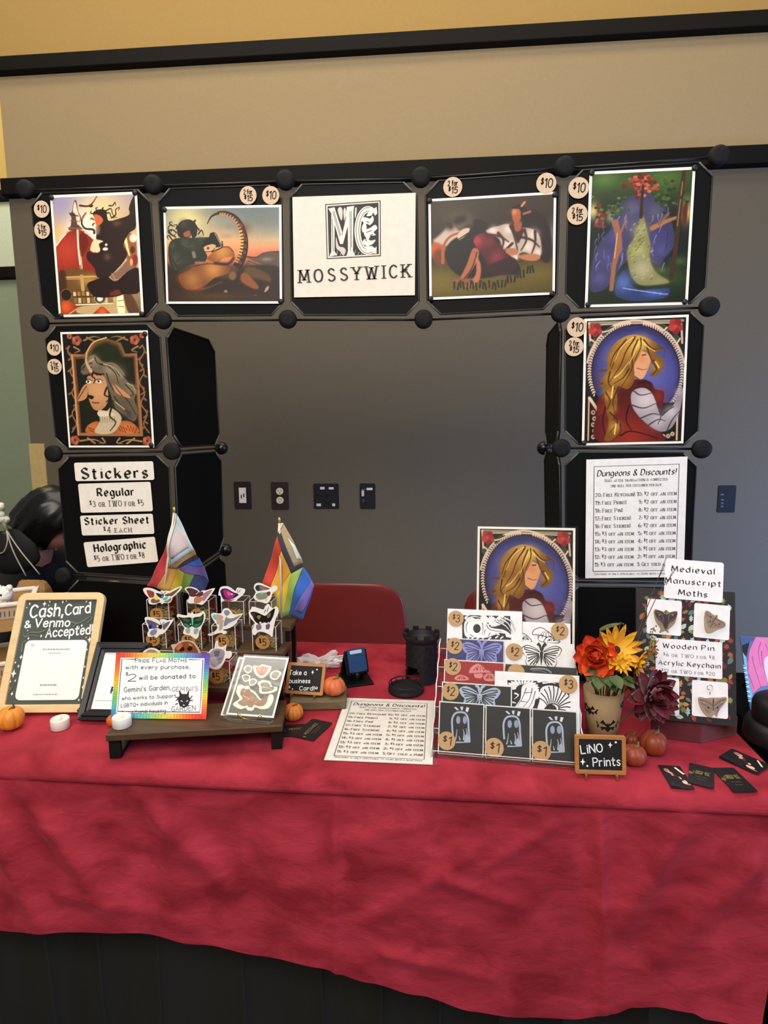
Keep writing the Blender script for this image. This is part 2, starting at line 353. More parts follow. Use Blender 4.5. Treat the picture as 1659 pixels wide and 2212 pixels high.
# ------------------------------------------------------------------ painted artwork (printed pictures as vertex colours of a fine sheet)
def rgb(h): h = h.lstrip('#'); return np.array([int(h[i:i+2], 16)/255 for i in (0, 2, 4)])
class Paint:
    def __init__(s, w, h, quad, bg='000000'):
        s.w, s.h = w, h; s.a = np.ones((h, w, 3))*rgb(bg)
        dst = [(0, 0), (w, 0), (w, h), (0, h)]; A = []; B = []
        for (x, y), (u, v) in zip(quad, dst):
            A += [[x, y, 1, 0, 0, 0, -u*x, -u*y], [0, 0, 0, x, y, 1, -v*x, -v*y]]; B += [u, v]
        s.Hm = np.append(np.linalg.solve(np.array(A, float), np.array(B, float)), 1).reshape(3, 3)
        s.k = 0.5*(w/abs(quad[1][0]-quad[0][0])+h/abs(quad[3][1]-quad[0][1]))
        s.yy, s.xx = np.mgrid[0:h, 0:w]+.5
        s.rng = np.random.RandomState(3)
    def T(s, pts):
        p = np.array([(x, y, 1) for x, y in pts], float) @ s.Hm.T; return p[:, :2]/p[:, 2:]
    def blur(s, m, sg):
        if sg < .35: return m
        r = max(1, int(sg*2.5)); k = np.exp(-.5*(np.arange(-r, r+1)/sg)**2); k /= k.sum()
        for ax in (0, 1):
            pad = [(0, 0), (0, 0)]; pad[ax] = (r, r); q = np.pad(m, pad, mode='edge'); o = 0
            for i, kk in enumerate(k): o = o+kk*np.take(q, np.arange(i, i+m.shape[ax]), axis=ax)
            m = o
        return m
    def put(s, m, hexc, al=1): m = (m*al)[..., None]; s.a = s.a*(1-m)+rgb(hexc)*m; return s
    def pm(s, pts):
        p = s.T(pts); acc = 0
        for ox, oy in ((-.25, -.25), (.25, -.25), (-.25, .25), (.25, .25)):
            X = s.xx+ox; Y = s.yy+oy; ins = np.zeros((s.h, s.w), bool)
            for i in range(len(p)):
                x1, y1 = p[i]; x2, y2 = p[(i+1) % len(p)]
                if y1 == y2: continue
                ins ^= ((y1 > Y) != (y2 > Y)) & (X < (x2-x1)*(Y-y1)/(y2-y1)+x1)
            acc = acc+ins
        return acc/4
    def poly(s, pts, hexc, soft=0, al=1, sm=True):
        if sm: pts = catmull(pts, 5, True)
        return s.put(s.blur(s.pm(pts), soft*s.k*.55), hexc, al)
    def shade(s, pts, hexc, glow, gh, gr, sm=True, soft=0):
        """filled shape with a softer second tone around the given centre"""
        if sm: pts = catmull(pts, 5, True)
        m = s.blur(s.pm(pts), soft*s.k*.6); s.put(m, hexc)
        c = s.T([glow])[0]; d = np.hypot(s.xx-c[0], s.yy-c[1])/(gr*s.k); return s.put(m*np.exp(-d*d), gh, .9)
    def line(s, pts, wd, hexc, w2=None, sm=True, al=1, soft=0):
        if sm and len(pts) > 2: pts = catmull(pts, 5)
        p = s.T(pts); m = np.zeros((s.h, s.w)); N = len(p)
        for i in range(N-1):
            ww = (wd if w2 is None else wd+(w2-wd)*i/(N-1))*s.k/2; a, b = p[i], p[i+1]
            x0 = int(max(0, min(a[0], b[0])-ww-2)); x1 = int(min(s.w, max(a[0], b[0])+ww+3)); y0 = int(max(0, min(a[1], b[1])-ww-2)); y1 = int(min(s.h, max(a[1], b[1])+ww+3))
            if x1 <= x0 or y1 <= y0: continue
            X = s.xx[y0:y1, x0:x1]; Y = s.yy[y0:y1, x0:x1]; d = b-a; L2 = d@d+1e-9
            t = np.clip(((X-a[0])*d[0]+(Y-a[1])*d[1])/L2, 0, 1); dist = np.hypot(X-a[0]-t*d[0], Y-a[1]-t*d[1])
            m[y0:y1, x0:x1] = np.maximum(m[y0:y1, x0:x1], np.clip(ww-dist+.5, 0, 1)*min(1, ww*2+.3))
        return s.put(s.blur(m, soft*s.k), hexc, al)
    def glow(s, x, y, r, hexc, al=1, ry=None):
        c = s.T([(x, y)])[0]; d = ((s.xx-c[0])/(r*s.k))**2+((s.yy-c[1])/((ry or r)*s.k))**2; return s.put(np.exp(-d), hexc, al)
    def ell(s, x, y, rx, ry, hexc, soft=0, al=1): return s.poly(circ(x, y, rx, ry, 24), hexc, soft, al, False)
    def vgrad(s, stops):
        t = s.yy/s.h; ts = [q[0] for q in stops]; cs = np.array([rgb(q[1]) for q in stops])
        for c in range(3): s.a[..., c] = np.interp(t, ts, cs[:, c])
        return s
    def grain(s, a):
        n = s.blur(s.rng.randn(s.h, s.w), .8)*a; s.a = np.clip(s.a+n[..., None], 0, 1); return s
    def mesh(s, W, H):
        """grid in local xy (0..W, 0..H) with the colours of the painting"""
        w, h = s.w, s.h; me = bpy.data.meshes.new('artwork')
        X = np.linspace(0, W, w); Y = np.linspace(H, 0, h)
        co = np.zeros((h, w, 3)); co[..., 0] = X[None]; co[..., 1] = Y[:, None]; co[..., 2] = .0004
        i = np.arange(h*w).reshape(h, w)
        q = np.stack([i[1:, :-1], i[1:, 1:], i[:-1, 1:], i[:-1, :-1]], -1).reshape(-1, 4)
        me.vertices.add(h*w); me.vertices.foreach_set('co', co.ravel()); nf = len(q)
        me.loops.add(nf*4); me.loops.foreach_set('vertex_index', q.ravel().astype(np.int32))
        me.polygons.add(nf); me.polygons.foreach_set('loop_start', np.arange(0, nf*4, 4, dtype=np.int32)); me.polygons.foreach_set('loop_total', np.full(nf, 4, dtype=np.int32))
        me.update(calc_edges=True)
        c = np.clip(s.a, 0, 1); c = np.where(c <= .04045, c/12.92, ((c+.055)/1.055)**2.4)
        ca = me.color_attributes.new('Col', 'FLOAT_COLOR', 'POINT')
        ca.data.foreach_set('color', np.concatenate([c, np.ones((h, w, 1))], -1).ravel().astype(np.float32))
        me.materials.append(art_mat()); return me

def art_print(name, label, Mx, W, H, paint, margin=.006, clips=(), group=None, parentless=True):
    c = Card(W, H, 'f6f1e2', rough=.45); base = thing(name, Mx @ Vector((W/2, 0, 0)), label, 'print', group)
    c.mb.build('paper', base, Mx)
    me = paint.mesh(W-2*margin, H-2*margin); me.transform(Mx @ Matrix.Translation((margin, margin, 0)))
    me.transform(base.matrix_basis.inverted()); o = bpy.data.objects.new('artwork', me); COL.objects.link(o); o.parent = base
    for (u, v) in clips:
        MB().lathe([(0, .004), (.0052, .0035), (.0062, .002), (.0062, 0)], M('1a1a19', .5), Mx @ Matrix.Translation((u*W, v*H, .0006)), 14).build('corner_magnet', base)
    return base

def art_dome():
    a = Paint(170, 238, [(85, 10), (1475, 10), (1590, 1955), (210, 1975)], 'e0b070')
    a.vgrad([(0, '9c92a8'), (.1, 'b79a96'), (.28, 'dca860'), (.5, 'e8c68a'), (1, '7a5a3a')])
    a.glow(700, 480, 380, 'fff6d8', .95).glow(950, 200, 430, 'f2d98c', .7).glow(620, 620, 300, 'fffbe8', .8).glow(250, 150, 260, '9a92b8', .7).glow(1440, 900, 200, 'f4ddc4', .8)
    a.shade([(145, 830), (260, 660), (380, 570), (520, 548), (660, 590), (780, 720), (850, 1000), (850, 1320), (180, 1320)], '8e2416', (330, 900), 'c0402c', 330)
    a.line([(140, 820), (250, 670), (380, 565), (520, 545), (650, 590), (790, 720)], 22, 'd8b48a').line([(150, 800), (240, 690), (310, 620)], 26, 'f6ead0').line([(640, 600), (700, 640), (780, 710)], 16, 'fff4dc')
    a.poly([(370, 555), (400, 480), (410, 350), (370, 270), (420, 260), (460, 90), (500, 80), (530, 250), (580, 360), (540, 470), (590, 550)], '5e4038', 3).poly([(440, 250), (475, 90), (520, 250), (560, 370), (520, 480), (480, 300)], 'f2dcb4', 4)
    a.line([(395, 300), (530, 330)], 18, '3a2420').line([(400, 400), (540, 420)], 14, '7a5848').line([(370, 520), (590, 540)], 26, '7c5a48')
    a.line([(520, 560), (530, 900), (570, 1200), (590, 1330)], 44, 'a88468').line([(515, 570), (525, 800), (555, 1130)], 22, 'fff3d0').line([(560, 900), (590, 1200)], 14, 'f0d8a8')
    a.poly([(550, 640), (650, 640), (700, 800), (600, 1000), (555, 930)], '5a1810', 14, .7)
    a.poly([(180, 1250), (870, 1320), (870, 1960), (200, 1960)], '6e4a22', 20).glow(700, 1400, 180, 'c89848', .8, 90).line([(290, 1340), (850, 1335)], 26, 'e0a860').line([(300, 1370), (560, 1370)], 20, 'c09060')
    a.line([(580, 1330), (600, 1550)], 60, 'c89a5c').poly([(190, 1270), (300, 1260), (320, 1700), (210, 1700)], '3a2416', 20, .8)
    a.ell(310, 1640, 95, 100, '2a1a10', 8).line(circ(310, 1640, 95, 100, 20), 14, '7c5c3a')
    for i in range(11):
        x = 430+i*75; a.poly([(x, 1590), (x+44, 1590), (x+50, 1660), (x+8, 1660)], 'f0dc9c' if i % 3 == 0 else 'a8824a', 3, .9, False).poly([(x+10, 1690), (x+60, 1690), (x+66, 1780), (x+18, 1780)], 'e8cc88' if i % 2 else '8a6c40', 3, .9, False)
    a.line([(430, 1670), (1120, 1665)], 16, '4a2e18').line([(470, 1810), (1130, 1790)], 20, 'fff0c8')
    a.poly([(560, 1960), (1400, 1960), (1330, 1640), (1120, 1650), (1110, 1790), (560, 1850)], 'c8a870', 10).poly([(1180, 1650), (1280, 1650), (1310, 1950), (1200, 1950)], 'fff2bc', 10).poly([(1290, 1650), (1420, 1640), (1560, 1960), (1380, 1960)], '5c3c26', 14)
    a.line([(1190, 1750), (1290, 1740)], 10, '6a4828').line([(1200, 1840), (1300, 1850)], 10, '6a4828').ell(890, 1710, 95, 80, '4e4038', 5).ell(890, 1710, 50, 45, 'fff4d0', 8).line(circ(890, 1710, 95, 80, 20), 14, 'b89c78')
    a.shade([(210, 1970), (230, 1740), (340, 1730), (520, 1840), (350, 1970)], '8e2c12', (300, 1840), 'f0622c', 130, False, 5).shade([(760, 1970), (900, 1840), (960, 1850), (1080, 1970)], '8e2c12', (930, 1930), 'f06a30', 100, False, 5).line([(360, 1960), (560, 1850), (900, 1820)], 20, 'd8a878')
    a.poly([(1280, 640), (1420, 640), (1500, 760), (1510, 1180), (1400, 1180), (1300, 900)], '9a5c34', 14).line([(1310, 700), (1350, 860), (1390, 1000)], 60, 'f6e49c', 20).ell(1450, 720, 60, 70, 'f8ecc8', 14).ell(1440, 910, 40, 60, '5a2c1c', 10).ell(1480, 1080, 50, 90, '8a2e20', 14).ell(1420, 1110, 26, 60, 'e8a878', 8)
    a.poly([(780, 300), (880, 235), (1000, 260), (1040, 420), (1200, 400), (1380, 340), (1380, 230), (1430, 90), (1480, 60), (1500, 520), (1380, 640), (1290, 820), (1350, 960), (1300, 1090), (1100, 1300), (990, 1370), (840, 1340), (800, 1200), (670, 1040), (690, 920), (800, 950), (900, 900), (830, 700), (860, 500)], '2c1a14', 3)
    a.poly([(800, 320), (900, 340), (950, 420), (880, 500), (830, 480)], 'd8683c', 8).poly([(830, 500), (900, 520), (880, 640), (830, 620)], '8a6a58', 10, .8).glow(1180, 470, 80, '6a5444', .7, 50)
    a.poly([(730, 880), (780, 740), (860, 730), (950, 760), (880, 800), (880, 920), (780, 930)], 'f4d8a8', 6).ell(985, 885, 45, 26, 'f8e4c0', 5).ell(1000, 815, 22, 20, 'f8f0dc', 4).glow(1020, 1020, 60, '6a4c40', .8)
    a.poly([(1060, 1330), (1200, 1240), (1370, 1060), (1400, 1180), (1500, 1220), (1300, 1310), (1180, 1410)], '8a6450', 14).line([(1090, 1290), (1180, 1400), (1320, 1290)], 10, 'caa08a')
    a.poly([(680, 1450), (820, 1390), (1000, 1340), (1160, 1420), (1350, 1270), (1540, 1220), (1560, 1600), (1300, 1640), (1150, 1680), (820, 1680), (700, 1560)], '24120e', 6).poly([(1060, 1610), (1200, 1560), (1240, 1640), (1080, 1660)], '7a3020', 12, .8)
    a.line([(800, 620), (780, 560), (650, 540), (590, 460), (600, 370), (660, 285)], 36, '38201a', 26).line([(600, 380), (660, 290)], 24, 'a87848')
    a.line([(560, 160), (680, 175), (760, 140), (850, 20)], 34, '5a2418', 12).ell(745, 170, 40, 26, '5a2418', 3).line([(570, 165), (680, 178), (770, 190)], 10, '3a1610')
    for pts in ([(1000, 260), (1080, 230), (1110, 320), (1150, 360)], [(1050, 180), (1110, 180), (1150, 130), (1160, 180)], [(1090, 380), (1160, 330), (1160, 250), (1220, 215), (1210, 260)], [(780, 300), (740, 290), (750, 250)], [(840, 240), (830, 210), (860, 200)], [(930, 240), (950, 210)], [(790, 400), (750, 370), (740, 400)], [(800, 460), (770, 480), (790, 500)], [(1000, 300), (1060, 300), (1090, 370), (1180, 375)]):
        a.line(pts, 22, '2a1812', 9)
    return a.grain(.012)
def art_sunset():
    a = Paint(246, 202, [(30, 62), (1565, 45), (1580, 1305), (70, 1308)], '806040')
    a.vgrad([(0, '6c7872'), (.18, '7e8780'), (.27, 'a39c84'), (.34, 'd4b07a'), (.42, 'e2936a'), (.5, 'd96a48'), (.56, 'b8583c'), (.62, '3c2418'), (1, '3a2812')])
    a.glow(330, 230, 300, 'f3dd90', .9).glow(800, 560, 260, 'f0ab6c', .7).glow(1250, 400, 200, 'dcae7c', .5).glow(1300, 150, 260, '5e6c6a', .6).glow(900, 620, 400, 'e8885c', .35, 120)
    for x, y, r in ((600, 120, 150), (900, 300, 130), (850, 430, 90), (1350, 220, 170)): a.glow(x, y, r, '7c7466', .35, r*.4)
    a.poly([(1100, 700), (1250, 710), (1350, 660), (1480, 640), (1590, 650), (1590, 900), (1200, 860)], '58463a', 5).line([(1110, 705), (1250, 712), (1350, 660), (1480, 638), (1590, 652)], 8, '2a1810').glow(1400, 740, 70, '9a8474', .8, 25)
    a.line([(1090, 720), (1250, 800), (1420, 850)], 50, 'b8683e', 20, soft=10).line([(1150, 760), (1320, 830)], 18, '6a3420')
    a.poly([(60, 870), (200, 900), (900, 1000), (1100, 840), (1590, 860), (1590, 1310), (70, 1310)], '2c1c10', 20).glow(700, 1240, 500, '5a4018', .6, 60)
    a.poly([(1110, 850), (1260, 860), (1440, 960), (1450, 1040), (1300, 1010), (1120, 960)], '5a3c1c', 22).poly([(1060, 940), (1130, 930), (1290, 1100), (1240, 1140), (1060, 1040)], '8a4c24', 14).ell(940, 960, 50, 60, '7a5828', 16)
    a.shade([(215, 960), (330, 900), (450, 820), (640, 805), (800, 815), (900, 850), (880, 930), (700, 990), (570, 1090), (400, 1150), (270, 1110)], '6c3a18', (680, 870), 'd08a44', 150, True, 8).glow(400, 1010, 130, 'b87c3c', .75).glow(240, 990, 50, '9a3c1c', .6).glow(470, 1120, 80, 'c06030', .5, 40)
    a.shade([(600, 740), (680, 640), (800, 575), (890, 580), (960, 650), (960, 700), (820, 720), (740, 780)], '8a4c20', (800, 640), 'd4923e', 120, True, 6).line([(790, 578), (890, 575), (955, 640)], 10, '2a140c').line([(700, 790), (880, 800), (960, 720)], 30, '2a140c', soft=10)
    a.line([(430, 830), (600, 800), (880, 815)], 9, '28140c')
    a.poly([(70, 620), (90, 520), (160, 460), (300, 450), (480, 450), (640, 450), (680, 560), (560, 600), (600, 700), (550, 780), (350, 820), (180, 910), (110, 820), (80, 740)], '262a1e', 4)
    for x, y, r, c in ((300, 510, 70, '434836'), (180, 700, 70, '454633'), (400, 560, 60, '3c4230'), (130, 560, 40, '4a4a38'), (230, 800, 50, '3e3c2c'), (500, 480, 50, '3a3e2e'), (300, 760, 50, '333526')): a.glow(x, y, r, c, .8)
    for p in ([(150, 700), (190, 800), (260, 740)], [(260, 520), (330, 570), (420, 560)], [(420, 620), (440, 700), (400, 720)], [(130, 780), (180, 880)]): a.line(p, 8, '686450', 4, al=.7)
    a.poly([(390, 640), (430, 640), (450, 710), (410, 720)], '84705a', 5).poly([(440, 770), (560, 770), (540, 800), (440, 800)], 'a0603c', 4)
    a.poly([(620, 440), (640, 390), (710, 385), (770, 500), (800, 560), (720, 580), (640, 560), (520, 560)], '14160f', 3).line([(700, 390), (770, 520), (790, 570)], 10, 'a89878').poly([(550, 580), (640, 540), (710, 550), (690, 620), (600, 640)], 'd8a878', 4).line([(570, 640), (660, 630), (700, 590)], 9, '30180e').ell(610, 590, 20, 18, '6a3420', 3).line([(800, 500), (795, 580), (660, 640)], 14, '1c120c')
    a.poly([(190, 350), (220, 250), (310, 205), (400, 220), (460, 290), (470, 340), (400, 390), (350, 450), (220, 440)], '23211a', 3).glow(280, 260, 60, '4a4434', .7)
    a.poly([(275, 390), (350, 350), (370, 380), (370, 430), (300, 440)], '9a5438', 6).poly([(390, 400), (460, 350), (450, 430), (400, 450)], '2a1a12', 4)
    for p in ([(170, 440), (110, 400), (70, 330), (100, 280), (160, 300)], [(180, 380), (130, 340), (110, 370)], [(180, 330), (190, 280), (150, 275)], [(120, 470), (80, 420), (55, 440), (75, 470)], [(130, 290), (90, 260), (105, 235), (128, 250)], [(450, 310), (490, 340), (470, 360)], [(480, 400), (520, 350), (545, 400), (550, 420)], [(420, 230), (440, 215), (430, 250)], [(110, 340), (70, 370), (130, 420), (170, 400)]): a.line(p, 20, '2e160e', 8)
    tail = catmull([(595, 265), (650, 165), (740, 118), (840, 112), (960, 160), (1050, 260), (1105, 400), (1120, 540), (1100, 680), (1050, 800), (1010, 860)], 6); N = len(tail)
    L = []; R = []
    for i, (x, y) in enumerate(tail):
        x2, y2 = tail[min(i+1, N-1)]; x1, y1 = tail[max(0, i-1)]; d = math.hypot(x2-x1, y2-y1) or 1; nx, ny = -(y2-y1)/d, (x2-x1)/d; t = i/(N-1); wd = 8+72*min(1, t*1.25)
        L.append((x-nx*wd*.35, y-ny*wd*.35)); R.append((x+nx*wd, y+ny*wd))
    a.poly(L+R[::-1], '34120e', 1, 1, False).glow(1100, 330, 80, '6a2a1c', .5).line(L[12:], 12, '1c0a08')
    for i in range(14, N-6, 2):
        x, y = R[i]; q = tail[i]; t = i/N; c = 'e8b048' if .55 < t < .8 else 'c08040'; a.line([(x, y), (x+(q[0]-x)*.42, y+(q[1]-y)*.42)], 26, c, 20)
    for (x, y) in ((1050, 280), (1085, 410), (1110, 470), (1105, 560), (1095, 640), (1060, 700), (1040, 780)): a.line([(x-18, y-16), (x+16, y-4), (x+12, y+22), (x-14, y+10)], 8, '8c5a48')
    a.line([(520, 1140), (640, 1110), (800, 1040)], 26, '6a5648', 14, al=.6, soft=4).ell(850, 1170, 26, 20, '8a6a5c', 4).poly([(1390, 1120), (1430, 1100), (1420, 1150), (1370, 1185)], 'c08870', 5).ell(1250, 1225, 20, 10, '6a4428', 4)
    return a.grain(.014)
def art_recliner():
    a = Paint(262, 210, [(850, 240), (1548, 197), (1540, 762), (850, 790)], '281810')
    a.vgrad([(0, '342714'), (.35, '2a1a10'), (.6, '2c2010'), (.8, '584714'), (1, '473a12')])
    a.glow(960, 300, 120, '40351a', .8).glow(1020, 360, 60, '8a7c68', .8, 50).poly([(860, 470), (900, 430), (970, 365), (1000, 400), (1040, 440), (930, 500)], 'c8b09c', 12).poly([(855, 480), (900, 480), (940, 520), (890, 560), (855, 560)], 'b8562c', 8)
    for x, y in ((960, 380), (1000, 350), (1030, 340), (1060, 400)): a.glow(x, y, 26, '1a1008', .9)
    a.glow(1100, 730, 330, '70600f', .55, 60).glow(1450, 640, 130, '6e5c1a', .6, 70).glow(900, 690, 90, '7c6a20', .6).glow(1540, 430, 22, '7a7068', .8, 80).ell(900, 560, 40, 50, '6e3418', 16)
    a.poly([(930, 560), (960, 470), (1080, 400), (1100, 340), (1200, 380), (1260, 470), (1360, 640), (1250, 660), (1130, 680), (1000, 660)], '180c0a', 6)
    a.poly([(1380, 330), (1440, 290), (1520, 380), (1530, 560), (1480, 580), (1400, 420)], '1c0e0a', 8)
    a.line([(915, 590), (920, 500), (960, 440), (1040, 410)], 18, 'a85a34', 12).poly([(1000, 430), (1030, 398), (1068, 392), (1060, 420), (1010, 460)], 'd4b49c', 4).line([(1000, 460), (1060, 420)], 6, '2a140c')
    a.poly([(1160, 410), (1230, 380), (1290, 370), (1330, 420), (1360, 390), (1430, 400), (1470, 450), (1475, 540), (1440, 570), (1390, 530), (1350, 540), (1330, 575), (1260, 510), (1230, 450)], 'b49a88', 4)
    for x, y, r in ((1200, 405, 26), (1290, 400, 30), (1290, 490, 34), (1430, 430, 34), (1400, 500, 34), (1455, 530, 20), (1330, 560, 16)): a.glow(x, y, r, 'e8d8c4', .85)
    for p in ([(1230, 420), (1260, 460), (1250, 520)], [(1300, 380), (1320, 430), (1340, 520)], [(1380, 400), (1390, 460), (1360, 520)], [(1440, 410), (1440, 480), (1420, 540)], [(1180, 430), (1240, 440), (1290, 470)], [(1350, 440), (1420, 460), (1465, 500)], [(1270, 520), (1310, 480)]): a.line(p, 16, '3c2420', 6, soft=2)
    a.poly([(1300, 380), (1330, 370), (1375, 400), (1350, 470), (1335, 470)], '3a1812', 4)
    a.shade([(1090, 470), (1130, 420), (1190, 430), (1230, 480), (1290, 560), (1300, 620), (1200, 640), (1150, 560)], '4a1016', (1110, 465), 'b4303c', 40, True, 4).glow(1220, 560, 40, '8a2a34', .8).glow(1180, 470, 26, '7c2028', .8).poly([(1170, 610), (1300, 560), (1340, 600), (1280, 660), (1180, 640)], '2a0c0c', 6)
    a.poly([(1085, 510), (1120, 520), (1110, 580), (1060, 660), (1020, 700), (1000, 705), (1050, 600)], 'a8603c', 4).poly([(1105, 560), (1130, 600), (1125, 680), (1080, 730), (1040, 725), (1100, 660)], 'b8694a', 4).line([(1110, 530), (1080, 620), (1030, 690)], 6, '3a180e').poly([(970, 690), (1000, 680), (1090, 690), (1060, 705), (990, 710)], '884a30', 4)
    a.poly([(1310, 290), (1330, 270), (1355, 290), (1358, 340), (1330, 365), (1312, 340)], 'a8522e', 4).glow(1322, 300, 16, 'd88858', .8).poly([(1310, 280), (1340, 255), (1385, 270), (1400, 330), (1380, 390), (1362, 330), (1355, 285)], '140a08', 3).poly([(1320, 365), (1360, 355), (1360, 400), (1330, 410)], '9c5030', 3).line([(1365, 265), (1380, 245)], 14, 'c8794c', 6).line([(1375, 310), (1412, 298)], 14, '9a5230', 5).line([(1320, 265), (1330, 242)], 9, '3a2014', 3)
    a.poly([(1270, 510), (1330, 510), (1340, 540), (1290, 545)], 'b06c48', 4).poly([(1340, 550), (1440, 540), (1470, 560), (1440, 580), (1380, 575)], 'b87048', 5)
    for i in range(26):
        x = 980+i*18; y = 720+8*math.sin(i*2.1)-max(0, i-14)*9; a.line([(x, y+18), (x+6*math.sin(i*1.7), y-18)], 11, '241a0a', 3)
    return a.grain(.014)
def art_forest():
    a = Paint(196, 262, [(385, 250), (1125, 208), (1080, 1180), (360, 1205)], '20301c')
    a.vgrad([(0, '33451e'), (.15, '2c3c1c'), (.3, '1c2418'), (.6, '141a18'), (.8, '1e2616'), (1, '182012')])
    for x, y, r, c in ((480, 290, 110, '55762e'), (930, 280, 130, '4c6e2a'), (640, 300, 80, '3c5826'), (1080, 420, 60, '3a5222'), (430, 1000, 70, '50702e'), (910, 950, 60, '52682c'), (1030, 880, 60, '3e5a28'), (980, 1000, 120, '2e4420'), (520, 640, 80, '10141a')): a.glow(x, y, r, c, .85, r*.6)
    a.glow(395, 520, 40, 'd8c078', .95, 60).glow(1085, 520, 40, 'd8a860', .95, 80).glow(530, 560, 40, 'a8a870', .8, 50)
    a.poly([(400, 630), (430, 560), (420, 460), (450, 470), (470, 540), (530, 470), (480, 600), (490, 640)], '6a2c1c', 5).line([(420, 600), (440, 540)], 18, 'b85030').poly([(1060, 610), (1050, 500), (1090, 440), (1080, 610)], '5a2c1c', 6)
    rr = random.Random(5)
    a.poly([(380, 1100), (390, 900), (450, 740), (520, 660), (560, 520), (620, 430), (690, 400), (760, 330), (830, 400), (870, 470), (940, 520), (985, 640), (1000, 760), (930, 850), (890, 920), (820, 880), (690, 860), (600, 930), (500, 1080)], '3a3758', 8)
    for x, y, r, c in ((500, 860, 80, '4a4678'), (560, 700, 60, '4e4a84'), (870, 720, 80, '3f3c74'), (450, 1010, 50, '565080'), (690, 500, 60, '605c78'), (850, 520, 70, '54566a'), (900, 800, 50, '504c84'), (640, 600, 60, '545070')): a.glow(x, y, r, c, .85)
    for k in range(60):
        x = 420+rr.random()*540; y = 480+rr.random()*440
        if abs(x-720) < 330-.2*abs(y-700) and not (660 < x < 830): a.line([(x, y), (x+rr.uniform(-22, 6), y+30), (x+rr.uniform(-30, 10), y+60)], 9, ('8a86a8', '2a2748', '6a659a')[k % 3], 3, al=.75)
    a.poly([(745, 560), (700, 700), (650, 800), (655, 900), (690, 1010), (760, 1060), (900, 1050), (960, 1030), (860, 960), (815, 860), (820, 760), (790, 650), (770, 560)], '807c4c', 8).glow(740, 660, 60, 'a8a66c', .8).glow(730, 800, 60, 'b4b26c', .8, 50).glow(760, 940, 80, 'b4ac84', .85).glow(880, 1030, 60, '9a9268', .7, 24)
    for k in range(40): x = 660+rr.random()*170; y = 600+rr.random()*430; a.line([(x, y), (x+12, y-8)], 8, ('4a482a', 'c4c07c')[k % 2], 4, al=.55)
    a.poly([(560, 1120), (590, 1000), (640, 950), (670, 1040), (740, 1090), (860, 1085), (960, 1080), (930, 1150), (760, 1175), (640, 1165)], '2c3a64', 6).glow(620, 1040, 70, '5a74b4', .8).glow(850, 1115, 80, '4c66a8', .8, 28)
    for k in range(7): x = 620+k*45; a.line([(x, 1080+k*7), (x+60, 1092+k*5)], 7, '88a0d0', 3)
    a.line([(560, 600), (590, 760), (555, 900), (535, 1090)], 46, '9a6444', 30, soft=3).line([(590, 700), (620, 620), (640, 560)], 18, '9a6444', 8).line([(575, 680), (555, 860)], 10, 'd49868').line([(830, 640), (930, 590), (1010, 560)], 38, 'a86c48', 20, soft=3).line([(880, 610), (950, 530)], 16, '8a5638', 6)
    for k in range(90):
        x = 755+rr.gauss(0, 62); y = 318+rr.gauss(0, 46); a.ell(x, max(225, y), 16, 11, ('762820', '9a3a2c', '5c1c18', 'b04a34', 'c86a40')[k % 5], 2)
    a.line([(760, 330), (752, 440), (748, 560)], 18, '3a2018', 26)
    for k in range(30): a.ell(560+rr.gauss(0, 60), 470+rr.gauss(0, 60), 15, 10, ('3c5426', '55702e', '2a3a1c')[k % 3], 2); a.ell(930+rr.gauss(0, 60), 400+rr.gauss(0, 70), 15, 10, ('3c5426', '4c6030', '243018')[k % 3], 2)
    a.line([(1062, 205), (1030, 500), (1005, 780), (975, 1000)], 30, '40281a', 36).line([(1050, 300), (1015, 620)], 9, '8a6a48').line([(1035, 420), (1075, 360)], 14, '40281a', 6)
    return a.grain(.014)
